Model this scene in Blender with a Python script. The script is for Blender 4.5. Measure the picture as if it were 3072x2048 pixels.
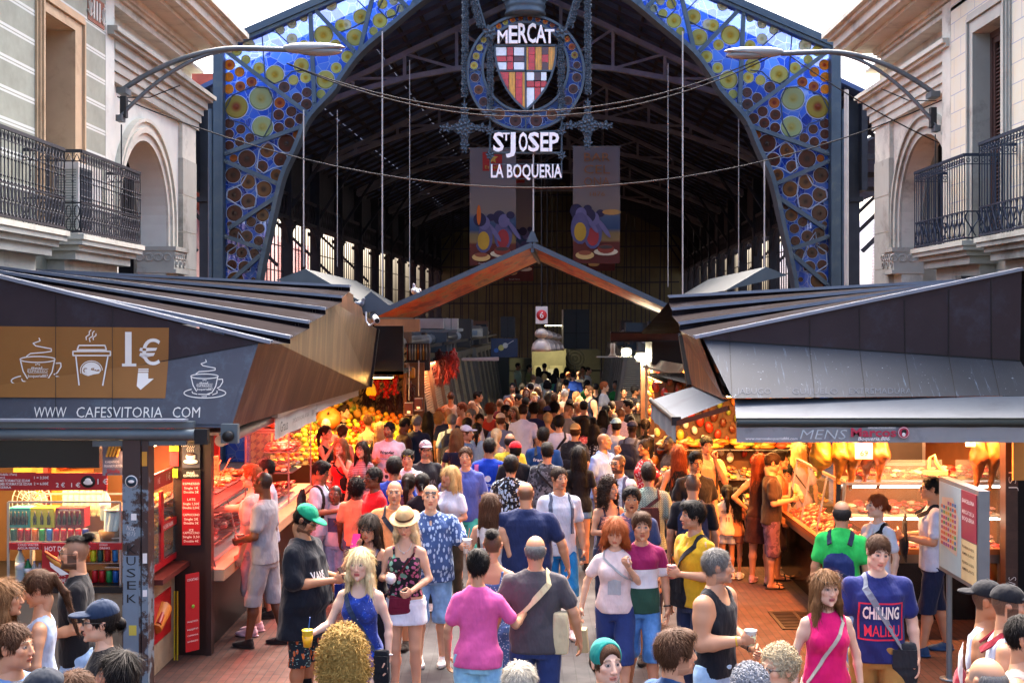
import bpy,math,random
import numpy as np
from mathutils import Vector,Matrix
R=math.radians
for o in list(bpy.data.objects):bpy.data.objects.remove(o)
sc=bpy.context.scene
COL=sc.collection
# ---------------------------------------------------------------- camera (level, shifted lens)
F,VX,HY,CH=3710.0,1567.0,959.0,3.45
cam=bpy.data.cameras.new('camera');camo=bpy.data.objects.new('camera',cam);COL.objects.link(camo)
camo.location=(0,0,CH);camo.rotation_euler=(R(90),0,0)
cam.sensor_width=36;cam.lens=F/3072*36;cam.shift_x=-(VX-1536)/3072;cam.shift_y=-(1024-HY)/3072
cam.clip_start=.1;cam.clip_end=2000
sc.camera=camo
# ---------------------------------------------------------------- sky, sun, exposure
SUN_EL,SUN_AZ=56,3
w=bpy.data.worlds.new("World");sc.world=w;w.use_nodes=True
nt=w.node_tree;bg=nt.nodes['Background'];sky=nt.nodes.new('ShaderNodeTexSky')
sky.sky_type='NISHITA';sky.sun_disc=False;sky.sun_elevation=R(SUN_EL);sky.sun_rotation=R(SUN_AZ)
sky.air_density=.7;sky.dust_density=9.0;sky.ozone_density=1.0
hs=nt.nodes.new('ShaderNodeHueSaturation');hs.inputs['Saturation'].default_value=1.1;hs.inputs['Value'].default_value=1.25
nt.links.new(sky.outputs[0],hs.inputs['Color']);nt.links.new(hs.outputs[0],bg.inputs[0]);bg.inputs[1].default_value=.15
sl=bpy.data.lights.new('sun','SUN');so=bpy.data.objects.new('sun',sl);COL.objects.link(so)
sl.energy=.5;sl.angle=R(85);sl.color=(1,.98,.95)
_d=Vector((math.sin(R(SUN_AZ))*math.cos(R(SUN_EL)),math.cos(R(SUN_AZ))*math.cos(R(SUN_EL)),math.sin(R(SUN_EL))))
so.rotation_euler=(-_d).to_track_quat('-Z','Y').to_euler()
vs=sc.view_settings;vs.view_transform='Standard';vs.look='None';vs.gamma=1;vs.exposure=2.6;vs.use_curve_mapping=False
sc.render.engine='CYCLES'
cy=sc.cycles;cy.use_denoising=True;cy.max_bounces=5;cy.diffuse_bounces=3;cy.glossy_bounces=2
cy.transmission_bounces=4;cy.transparent_max_bounces=10;cy.caustics_reflective=False;cy.caustics_refractive=False
cy.sample_clamp_indirect=6
def W(x,y,d):return Vector(((x-VX)*d/F,d,CH-(y-HY)*d/F))
# ---------------------------------------------------------------- materials
_mats={}
def lin(c):
 if isinstance(c,str):
  c=c.lstrip('#');c=[int(c[i:i+2],16)/255 for i in(0,2,4)]
  return tuple(v/12.92 if v<=.04045 else((v+.055)/1.055)**2.4 for v in c)
 return tuple(c)
class NT:
 def __init__(s,m):s.t=m.node_tree;s.n=s.t.nodes;s.b=s.n['Principled BSDF']
 def new(s,t,**k):
  n=s.n.new('ShaderNode'+t)
  for a,v in k.items():
   if a.startswith('i_'):
    key=a[2:];key=int(key)if key.isdigit()else key.replace('_',' ')
    n.inputs[key].default_value=v
   else:setattr(n,a,v)
  return n
 def ln(s,a,b):s.t.links.new(a,b)
 def coord(s,which='Object',scale=(1,1,1),rot=(0,0,0)):
  tc=s.new('TexCoord');mp=s.new('Mapping');mp.inputs['Scale'].default_value=scale;mp.inputs['Rotation'].default_value=rot
  s.ln(tc.outputs[which],mp.inputs[0]);return mp.outputs[0]
 def ramp(s,fac,stops,interp='LINEAR'):
  r=s.new('ValToRGB');r.color_ramp.interpolation=interp;e=r.color_ramp.elements
  while len(e)<len(stops):e.new(1)
  for el,(p,c)in zip(e,stops):
   el.position=p;el.color=(*c[:3],1)if not isinstance(c,(int,float))else(c,c,c,1)
  s.ln(fac,r.inputs[0]);return r.outputs[0]
 def mix(s,fac,a,b,mode='MIX'):
  m=s.new('Mix',data_type='RGBA',blend_type=mode)
  for i,v in((0,fac),(6,a),(7,b)):
   if hasattr(v,'is_output'):s.ln(v,m.inputs[i])
   else:m.inputs[i].default_value=v if i==0 else(*v[:3],1)
  return m.outputs[2]
 def noise(s,vec,scale,detail=4,rough=.6):
  n=s.new('TexNoise');n.inputs['Scale'].default_value=scale;n.inputs['Detail'].default_value=detail;n.inputs['Roughness'].default_value=rough
  if vec is not None:s.ln(vec,n.inputs[0])
  return n.outputs[0]
 def bump(s,h,strength=.3,dist=.01):
  b=s.new('Bump');b.inputs['Strength'].default_value=strength;b.inputs['Distance'].default_value=dist
  s.ln(h,b.inputs['Height']);s.ln(b.outputs[0],s.b.inputs['Normal'])
 def math(s,op,a,b=0.0):
  m=s.new('Math',operation=op)
  for i,v in((0,a),(1,b)):
   if hasattr(v,'is_output'):s.ln(v,m.inputs[i])
   else:m.inputs[i].default_value=v
  return m.outputs[0]
def newmat(name):
 m=bpy.data.materials.new(name);m.use_nodes=True;return m,NT(m)
def mat(name,col,rough=.6,metal=0.,var=.12,vs_=3.,bump=0.,bs=40.,emit=None,es=0.,spec=.5,stain=None,ss=1.2,stretch=(1,1,1),coat=0.):
 """plain surface with slight tonal variation, optional stains and bump"""
 if name in _mats:return _mats[name]
 c=lin(col);m,n=newmat(name)
 co=n.coord('Object',stretch)
 base=n.ramp(n.noise(co,vs_,5),[(.3,[v*(1-var)for v in c]),(.7,[min(1,v*(1+var))for v in c])])
 if stain is not None:
  f=n.ramp(n.noise(co,ss,8,.7),[(.52,0),(.68,1)])
  base=n.mix(f,base,lin(stain))
 n.ln(base,n.b.inputs['Base Color'])
 n.b.inputs['Roughness'].default_value=rough;n.b.inputs['Metallic'].default_value=metal
 n.b.inputs['Specular IOR Level'].default_value=spec
 if coat:n.b.inputs['Coat Weight'].default_value=coat;n.b.inputs['Coat Roughness'].default_value=.1
 if bump:n.bump(n.noise(co,bs,6),bump,.01)
 if emit is not None:
  n.b.inputs['Emission Color'].default_value=(*lin(emit),1);n.b.inputs['Emission Strength'].default_value=es
 _mats[name]=m;return m
def emis(name,col,strength):
 return mat(name,col,emit=col,es=strength)
def glass(name,col=(.9,.95,.95),alpha=.25,rough=.05):
 if name in _mats:return _mats[name]
 m,n=newmat(name);tr=n.new('BsdfTransparent');mx=n.new('MixShader')
 tr.inputs[0].default_value=(*lin(col),1);n.b.inputs['Base Color'].default_value=(*lin(col),1)
 n.b.inputs['Roughness'].default_value=rough;mx.inputs[0].default_value=alpha
 n.ln(tr.outputs[0],mx.inputs[1]);n.ln(n.b.outputs[0],mx.inputs[2]);n.ln(mx.outputs[0],n.n['Material Output'].inputs[0])
 _mats[name]=m;return m
# ---------------------------------------------------------------- objects
def tag(o,label=None,cat=None,group=None,kind=None):
 if label:o['label']=label
 if cat:o['category']=cat
 if group:o['group']=group
 if kind:o['kind']=kind
 return o
def link(name,me,parent=None):
 o=bpy.data.objects.new(name,me);COL.objects.link(o)
 if parent is not None:o.parent=parent
 return o
def thing(name,label,cat,loc=(0,0,0),rz=0,group=None):
 o=bpy.data.objects.new(name,None);COL.objects.link(o);o.empty_display_size=.1
 o.location=loc;o.rotation_euler=(0,0,rz);return tag(o,label,cat,group)
def dup(root,loc=None,rz=None,label=None,group=None):
 r=root.copy();COL.objects.link(r)
 if loc is not None:r.location=loc
 if rz is not None:r.rotation_euler=(0,0,rz)
 if label:r['label']=label
 if group:r['group']=group
 for ch in list(root.children):
  c=ch.copy();COL.objects.link(c);c.parent=r
  for g in list(ch.children):
   d=g.copy();COL.objects.link(d);d.parent=c
 return r
class MB:
 """mesh builder: lists of verts/faces, several materials"""
 def __init__(s):s.v=[];s.f=[];s.mi=[];s.ms=[];s.cur=0;s.sm=[]
 def m(s,material):
  if material not in s.ms:s.ms.append(material)
  s.cur=s.ms.index(material);return s
 def add(s,vs,fs,smooth=False):
  k=len(s.v);s.v+=[tuple(v)for v in vs]
  for f in fs:s.f.append([i+k for i in f]);s.mi.append(s.cur);s.sm.append(smooth)
  return s
 def hexa(s,p):
  return s.add(p,[(3,2,1,0),(4,5,6,7),(0,1,5,4),(1,2,6,5),(2,3,7,6),(3,0,4,7)])
 def box(s,x0,y0,z0,x1,y1,z1):
  return s.hexa([(x0,y0,z0),(x1,y0,z0),(x1,y1,z0),(x0,y1,z0),(x0,y0,z1),(x1,y0,z1),(x1,y1,z1),(x0,y1,z1)])
 def cbox(s,c,sz,M=None):
  c=Vector(c);x,y,z=[v/2 for v in sz]
  ps=[(-x,-y,-z),(x,-y,-z),(x,y,-z),(-x,y,-z),(-x,-y,z),(x,-y,z),(x,y,z),(-x,y,z)]
  return s.hexa([c+(M@Vector(p)if M else Vector(p))for p in ps])
 def bar(s,a,b,w_,h_=None,up=(0,0,1)):
  a=Vector(a);b=Vector(b);h_=h_ or w_;d=(b-a).normalized();u=Vector(up)
  if abs(d.dot(u))>.99:u=Vector((0,1,0))
  r=d.cross(u).normalized();u=r.cross(d)
  q=[-r*w_/2-u*h_/2,r*w_/2-u*h_/2,r*w_/2+u*h_/2,-r*w_/2+u*h_/2]
  return s.add([a+v for v in q]+[b+v for v in q],[(3,2,1,0),(4,5,6,7),(0,1,5,4),(1,2,6,5),(2,3,7,6),(3,0,4,7)])
 def tube(s,pts,r,n=8,cap=True):
  pts=[Vector(p)for p in pts];rs=r if isinstance(r,(list,tuple))else[r]*len(pts)
  vs=[];t0=(pts[1]-pts[0]).normalized();u=t0.orthogonal().normalized()
  for i,p in enumerate(pts):
   t=(pts[min(i+1,len(pts)-1)]-pts[max(i-1,0)]).normalized()
   u=(u-t*u.dot(t)).normalized();v=t.cross(u)
   vs+=[p+(u*math.cos(a)+v*math.sin(a))*rs[i]for a in[2*math.pi*j/n for j in range(n)]]
  fs=[(i*n+j,i*n+(j+1)%n,(i+1)*n+(j+1)%n,(i+1)*n+j)for i in range(len(pts)-1)for j in range(n)]
  s.add(vs,fs,True)
  if cap:s.add(vs[:n],[tuple(reversed(range(n)))]);s.add(vs[-n:],[tuple(range(n))])
  return s
 def lathe(s,prof,c=(0,0,0),n=16,M=None,smooth=True):
  vs=[];c=Vector(c)
  for(r,z)in prof:
   for j in range(n):
    a=2*math.pi*j/n;p=Vector((r*math.cos(a),r*math.sin(a),z));vs.append(c+(M@p if M else p))
  m_=len(prof)
  fs=[(i*n+j,i*n+(j+1)%n,(i+1)*n+(j+1)%n,(i+1)*n+j)for i in range(m_-1)for j in range(n)]
  if prof[0][0]>1e-5:fs.append(tuple(reversed(range(n))))
  if prof[-1][0]>1e-5:fs.append(tuple(range((m_-1)*n,m_*n)))
  return s.add(vs,fs,smooth)
 def ball(s,c,r,n=8,sc_=(1,1,1)):
  h=max(3,n//2+1);prof=[(math.sin(math.pi*i/h)*r,-math.cos(math.pi*i/h)*r)for i in range(h+1)]
  prof[0]=(1e-6,-r);prof[-1]=(1e-6,r)
  M=Matrix.Diagonal(Vector(sc_));return s.lathe(prof,c,n,M)
 def prism(s,pts2,fn,t0,t1):
  """outline pts2 (u,v) mapped by fn(u,v,t) and extruded t0..t1"""
  n=len(pts2);a=[fn(u,v,t0)for u,v in pts2];b=[fn(u,v,t1)for u,v in pts2]
  return s.add(a+b,[tuple(reversed(range(n))),tuple(range(n,2*n))]+[(i,(i+1)%n,n+(i+1)%n,n+i)for i in range(n)])
 def grid(s,fn,nu,nv,smooth=True,wrapu=False):
  vs=[fn(i/nu,j/nv)for j in range(nv+1)for i in range(nu+1)]
  return s.add(vs,[(j*(nu+1)+i,j*(nu+1)+i+1,(j+1)*(nu+1)+i+1,(j+1)*(nu+1)+i)for j in range(nv)for i in range(nu)],smooth)
 def mesh(s,name):
  me=bpy.data.meshes.new(name);me.from_pydata(s.v,[],s.f)
  for m_ in s.ms:me.materials.append(m_)
  me.polygons.foreach_set('material_index',s.mi);me.polygons.foreach_set('use_smooth',s.sm);me.update();return me
 def build(s,name,parent=None,label=None,cat=None,group=None,kind=None):
  return tag(link(name,s.mesh(name),parent),label,cat,group,kind)
def np_mesh(name,V,Fq,smooth=True):
 me=bpy.data.meshes.new(name);me.vertices.add(len(V));me.vertices.foreach_set('co',np.asarray(V,np.float32).ravel())
 n=len(Fq);me.loops.add(n*4);me.polygons.add(n)
 me.loops.foreach_set('vertex_index',np.asarray(Fq,np.int32).ravel())
 me.polygons.foreach_set('loop_start',np.arange(0,n*4,4,dtype=np.int32));me.polygons.foreach_set('loop_total',np.full(n,4,np.int32))
 me.polygons.foreach_set('use_smooth',np.full(n,smooth));me.update(calc_edges=True);return me
def setcol(me,C):
 a=me.color_attributes.new('Col','FLOAT_COLOR','POINT')
 a.data.foreach_set('color',np.concatenate([C,np.ones((len(C),1))],1).astype(np.float32).ravel())
_texts={}
def text_mb(mb,s,c,right,up,size,depth=.004,bold=0.,width=None,align='CENTER',lift=.0):
 """adds lettering to a mesh builder at point c, running along `right`, standing along `up`"""
 key=(s,bold,align)
 if key not in _texts:
  cu=bpy.data.curves.new('t','FONT');cu.body=s;cu.size=1;cu.align_x=align;cu.offset=bold;cu.resolution_u=2;cu.extrude=0
  cu.space_line=.95
  o=bpy.data.objects.new('t',cu);COL.objects.link(o);dg=bpy.context.evaluated_depsgraph_get();dg.update()if hasattr(dg,'update')else None
  me=bpy.data.meshes.new_from_object(o.evaluated_get(dg))
  V=[tuple(v.co)for v in me.vertices];FF=[tuple(p.vertices)for p in me.polygons]
  bpy.data.objects.remove(o);bpy.data.curves.remove(cu);bpy.data.meshes.remove(me);_texts[key]=(V,FF)
 V,FF=_texts[key]
 if not V:return mb
 r=Vector(right).normalized();u=Vector(up).normalized();c=Vector(c);nrm=r.cross(u).normalized()
 xs=[v[0]for v in V];kx=size
 if width:kx=width/(max(xs)-min(xs))
 front=[c+r*v[0]*kx+u*(v[1]-.33)*size+nrm*(depth+lift)for v in V]
 mb.add(front,FF)
 if depth>.006:
  cnt={}
  for f in FF:
   for i in range(len(f)):e=(f[i],f[(i+1)%len(f)]);cnt[e]=1
  back=[p-nrm*depth for p in front];n=len(V)
  mb.add(front+back,[(b,a,n+a,n+b)for(a,b)in cnt if(b,a)not in cnt])
  mb.add(back,[tuple(reversed(f))for f in FF])
 return mb
# ---------------------------------------------------------------- signed-distance modelling (people, bags, hams, cloth)
class SDF:
 def __init__(s,lo,hi,h):
  s.h=h;s.lo=np.array(lo,float)-2*h;n=np.ceil((np.array(hi)+2*h-s.lo)/h).astype(int)+1
  s.n=n;s.ax=[s.lo[i]+h*np.arange(n[i])for i in range(3)];s.F=np.full(n,.5,np.float32)
 def sub(s,lo,hi,m):
  sl=[]
  for i in range(3):
   a=int(max(0,math.floor((lo[i]-m-s.lo[i])/s.h)));b=int(min(s.n[i],math.ceil((hi[i]+m-s.lo[i])/s.h)+1));sl.append(slice(a,max(a,b)))
  g=np.meshgrid(*[s.ax[i][sl[i]]for i in range(3)],indexing='ij',sparse=True);return tuple(sl),g
 def join(s,sl,d,k):
  a=s.F[sl]
  if k>0:
   hh=np.maximum(k-np.abs(a-d),0)/k;s.F[sl]=np.minimum(a,d)-hh*hh*k*.25
  else:s.F[sl]=np.minimum(a,d)
 def cap(s,a,b,ra,rb,k=.02):
  a=np.array(a,float);b=np.array(b,float);r=max(ra,rb)
  sl,g=s.sub(np.minimum(a,b),np.maximum(a,b),r+k+2*s.h)
  if 0 in s.F[sl].shape:return s
  v=b-a;L=max(v@v,1e-9)
  t=np.clip(((g[0]-a[0])*v[0]+(g[1]-a[1])*v[1]+(g[2]-a[2])*v[2])/L,0,1)
  d=np.sqrt((g[0]-a[0]-t*v[0])**2+(g[1]-a[1]-t*v[1])**2+(g[2]-a[2]-t*v[2])**2)-(ra+(rb-ra)*t)
  s.join(sl,d,k);return s
 def ell_d(s,c,r,g):
  q=[(g[i]-c[i])for i in range(3)]
  k0=np.sqrt(sum((q[i]/r[i])**2 for i in range(3)));k1=np.sqrt(sum((q[i]/r[i]**2)**2 for i in range(3)))+1e-9
  return k0*(k0-1)/k1
 def ell(s,c,r,k=.02):
  c=np.array(c,float);r=np.array(r,float);sl,g=s.sub(c-r,c+r,k+2*s.h)
  if 0 in s.F[sl].shape:return s
  s.join(sl,s.ell_d(c,r,g),k);return s
 def cut_ell(s,c,r,k=.01):
  c=np.array(c,float);r=np.array(r,float);sl,g=s.sub(c-r,c+r,k+2*s.h)
  if 0 in s.F[sl].shape:return s
  d=-s.ell_d(c,r,g);a=s.F[sl];hh=np.maximum(k-np.abs(a-d),0)/k;s.F[sl]=np.maximum(a,d)+hh*hh*k*.25;return s
 def cut_plane(s,p,n):
  n=np.array(n,float);n/=np.linalg.norm(n);g=np.meshgrid(*s.ax,indexing='ij',sparse=True)
  d=(g[0]-p[0])*n[0]+(g[1]-p[1])*n[1]+(g[2]-p[2])*n[2];s.F=np.maximum(s.F,d.astype(np.float32));return s
 def cut_cap(s,a,b,r):
  a=np.array(a,float);b=np.array(b,float);sl,g=s.sub(np.minimum(a,b),np.maximum(a,b),r+2*s.h)
  if 0 in s.F[sl].shape:return s
  v=b-a;L=max(v@v,1e-9);t=np.clip(((g[0]-a[0])*v[0]+(g[1]-a[1])*v[1]+(g[2]-a[2])*v[2])/L,0,1)
  d=np.sqrt((g[0]-a[0]-t*v[0])**2+(g[1]-a[1]-t*v[1])**2+(g[2]-a[2]-t*v[2])**2)-r
  s.F[sl]=np.maximum(s.F[sl],-d);return s
 def loft(s,prof,off=0.,k=.03,cx=0.,p=2.4):
  """elliptical sections: rows of (z, rx, ry, cy)"""
  P=np.array(prof,float);z0,z1=P[0,0],P[-1,0];rmax=P[:,1].max()+off+.02
  sl,g=s.sub((cx-rmax,-rmax,z0),(cx+rmax,rmax,z1),k+2*s.h)
  if 0 in s.F[sl].shape:return s
  z=np.clip(g[2],z0,z1);rx=np.interp(z,P[:,0],P[:,1])+off;ry=np.interp(z,P[:,0],P[:,2])+off;c=np.interp(z,P[:,0],P[:,3])
  q=(np.abs((g[0]-cx)/rx)**p+np.abs((g[1]-c)/ry)**p)**(1/p)
  d=np.maximum((q-1)*np.minimum(rx,ry),np.maximum(z0-g[2],g[2]-z1));s.join(sl,d,k);return s
 def wrinkle(s,amp,f=18.,seed=0,vert=.35):
  if amp<=0:return s
  g=np.meshgrid(*s.ax,indexing='ij',sparse=True);a=seed*1.7
  n=np.sin(g[0]*f+3*np.sin(g[2]*f*.45+a)+a)*np.sin(g[2]*f*vert+2*np.sin(g[0]*f*.5+a*2)+g[1]*f*.7)+.6*np.sin(g[0]*f*1.9+g[2]*f*1.1+a)*np.sin(g[1]*f*1.7-g[2]*f*.8)
  s.F=s.F+(amp*n).astype(np.float32);return s
 def smooth(s,it=1):
  for _ in range(it):
   for ax in range(3):
    f=s.F;lo=np.concatenate([np.take(f,[0],ax),np.take(f,range(f.shape[ax]-1),ax)],ax)
    hi=np.concatenate([np.take(f,range(1,f.shape[ax]),ax),np.take(f,[-1],ax)],ax);s.F=f*.5+(lo+hi)*.25
  return s
 def sample(s,P):
  q=(np.asarray(P)-s.lo)/s.h;q=np.clip(q,0,np.array(s.n)-1.001);i=q.astype(int);f=q-i;out=0
  for dx in(0,1):
   for dy in(0,1):
    for dz in(0,1):
     wgt=(f[:,0]if dx else 1-f[:,0])*(f[:,1]if dy else 1-f[:,1])*(f[:,2]if dz else 1-f[:,2])
     out=out+wgt*s.F[i[:,0]+dx,i[:,1]+dy,i[:,2]+dz]
  return out
 def mesh(s):
  Fv=s.F;I=Fv<0;n=np.array(Fv.shape)-1
  cnt=np.zeros(n,np.int8)
  off=[(a,b,c)for a in(0,1)for b in(0,1)for c in(0,1)]
  for(a,b,c)in off:cnt+=I[a:a+n[0],b:b+n[1],c:c+n[2]]
  act=(cnt>0)&(cnt<8);idx=np.argwhere(act)
  if len(idx)==0:return np.zeros((0,3)),np.zeros((0,4),int)
  ids=np.full(n,-1,np.int32);ids[act]=np.arange(len(idx))
  val={o:Fv[idx[:,0]+o[0],idx[:,1]+o[1],idx[:,2]+o[2]]for o in off}
  acc=np.zeros((len(idx),3));num=np.zeros(len(idx))
  for o in off:
   for ax in range(3):
    if o[ax]==0:
     p=list(o);p[ax]=1;p=tuple(p);A=val[o];B=val[p];m=(A<0)!=(B<0)
     t=np.where(m,A/np.where(m,A-B,1),0);q=np.tile(np.array(o,float),(len(idx),1));q[:,ax]=t
     acc+=q*m[:,None];num+=m
  V=s.lo+s.h*(idx+acc/num[:,None]);quads=[]
  for ax in range(3):
   u,v=(ax+1)%3,(ax+2)%3
   A=np.take(I,range(I.shape[ax]-1),ax);B=np.take(I,range(1,I.shape[ax]),ax);ch=A!=B
   e=np.argwhere(ch);e=e[(e[:,u]>0)&(e[:,v]>0)&(e[:,u]<n[u])&(e[:,v]<n[v])]
   if len(e)==0:continue
   def cid(du,dv):
    q=e.copy();q[:,u]-=du;q[:,v]-=dv;return ids[q[:,0],q[:,1],q[:,2]]
   Q=np.stack([cid(1,1),cid(0,1),cid(0,0),cid(1,0)],1);ins=A[e[:,0],e[:,1],e[:,2]]
   Q[~ins]=Q[~ins][:,::-1];quads.append(Q)
  return V,np.concatenate(quads)
# ---------------------------------------------------------------- heads, hair, hands, feet (made once, reused)
_cache={}
def head_geo(kind,h):
 """head with face; origin at head centre, facing -Y; kind: m, f, k(id)"""
 key=('head',kind,h)
 if key in _cache:return _cache[key]
 s=SDF((-.1,-.14,-.24),(.1,.13,.14),h);jw={'m':1.,'f':.88,'k':.86}[kind]
 s.ell((0,.018,.03),(.077,.096,.09),.01)
 s.ell((0,-.028,-.03),(.062*(.5+.5*jw),.066,.082),.03)
 s.ell((0,-.048,-.082),(.036*jw,.038,.032),.02)
 for x in(-1,1):
  s.ell((x*.042*jw,-.01,-.066),(.022,.045,.03),.03);s.ell((x*.043,-.062,-.012),(.02,.02,.02),.02)
  s.cap((x*.012,-.083,.033),(x*.046,-.072,.034),.009 if kind=='m' else.006,.007,.012)
  s.cut_ell((x*.031,-.106,.012),(.021,.02,.014),.012)
  s.ell((x*.031,-.0735,.012),(.0155,.0145,.0125),.003)
  s.ell((x*.079,.012,.0),(.008,.02,.031),.006);s.ell((x*.082,.02,.015),(.008,.012,.012),.006)
  s.ell((x*.0115,-.1,-.031),(.0085,.011,.008),.006)
 s.cap((0,-.088,.018),(0,-.108,-.026),.0085,.0125,.01)
 s.ell((0,-.088,-.0565),(.024,.014,.0065),.004);s.ell((0,-.0855,-.067),(.02,.014,.007),.004)
 s.ell((0,-.082,-.101),(.017*jw,.014,.014),.015)
 nr=.056 if kind=='m' else(.045 if kind=='f' else.042)
 s.cap((0,.03,-.05),(0,.045,-.22),nr*.97,nr,.03)
 V,Q=s.mesh();_cache[key]=(V,Q);return V,Q
def ss(a,b,x):t=np.clip((x-a)/(b-a),0,1);return t*t*(3-2*t)
def head_col(V,skin,hair,o):
 """colours of skin, lips, brows, eyes, stubble, close-cropped hair per vertex"""
 x,y,z=V.T;ax=np.abs(x);C=np.tile(np.array(skin),(len(V),1));hairc=np.array(hair)
 def mixc(m,c):return C*(1-m[:,None])+np.array(c)*m[:,None]
 red=np.clip(np.exp(-((ax-.045)**2+(z+.025)**2)/.0006)*(y<-.03)+np.exp(-(x**2+(z+.028)**2)/.0003)*(y<-.09)+.7*np.exp(-((ax-.085)**2)/.0003)*(np.abs(z)<.04),0,1)*.35
 C=mixc(red,np.array(skin)*np.array([1.1,.72,.66]))
 n=.5+.5*np.sin(x*900+z*700)*np.sin(y*800-z*500)
 if o.get('buzz',0)or o.get('ring',0):
  top=ss(.052,.068,z+.35*(y+.03)*(y<.02))if not o.get('ring')else 0
  line=.045+np.clip((-y-.02)*.35,0,1);top=ss(-.004,.004,z-line+.0*x)*(y<.08)+ss(-.06,-.045,z)*(y>.035)
  side=ss(.052,.06,ax)*ss(-.005,.01,z-.0)*(y>-.045)*(y<.06)*(ax<.0785)
  m=np.clip(top+side,0,1)
  if o.get('ring'):m=np.clip(m*ss(.085,.05,z+.25*np.abs(y-.02)),0,1)*(y>-.05)
  C=mixc(m*(.75+.2*n)*o.get('buzz',.9),hairc)
 if o.get('beard',0):
  b=ss(-.035,-.05,z+.02*(ax>.045))*(y<.02)*ss(-.125,-.112,z)*(1-np.exp(-(x**2/.0005+(z+.062)**2/.00012)))
  b=np.clip(b+(np.exp(-((z+.046)**2)/.00003)*(ax<.03)*(y<-.08)),0,1);sb=(ax>.048)*(y>-.045)*(y<.022)*ss(.01,-.005,z)*(z>-.06);C=mixc(np.clip(b+sb,0,1)*o['beard']*.85,hairc)
 lips=((ax<.024)&(z<-.049)&(z>-.0745)&(y<-.083));lc=o.get('lips',None)or tuple(np.array(skin)*np.array([.95,.5,.48]))
 C=mixc(lips*(1-ss(.018,.027,ax)*.8)*.85,lc);C=mixc(((np.abs(z+.0618)<.0022)&(ax<.021)&(y<-.08))*.7,(.06,.015,.012))
 if o.get('mouth'):C=mixc(((np.abs(z+.0615)<.006)&(ax<.014)&(y<-.08))*1.,(.03,.008,.008))
 brow=np.exp(-((z-.034-.006*np.sin(ax*60))**2)/.00002)*(ax>.014)*(ax<.05)*(y<-.05);C=mixc(np.clip(brow*1.2,0,.85),hairc*.6)
 d=np.sqrt((ax-.031)**2+((z-.012)*1.5)**2);eye=(d<.0125)*(y<-.07);C=mixc(eye*1.,(.42,.38,.35))
 lid=np.exp(-((d-.0145)/.0022)**2)*(y<-.066);C=mixc(np.clip(lid,0,.6),np.array(skin)*.25)
 lid2=((z>.0165)&(d<.0145)&(y<-.066));C=mixc(lid2*.75,np.array(skin)*.2)
 iris=(np.sqrt((ax-.031)**2+(z-.012)**2)<.0072)*(y<-.075);C=mixc(iris*1.,(.015,.01,.008))
 C=mixc(np.exp(-((ax-.01)**2+(z+.036)**2)/.00001)*.8*(y<-.09),np.array(skin)*.15)
 return C
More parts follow.
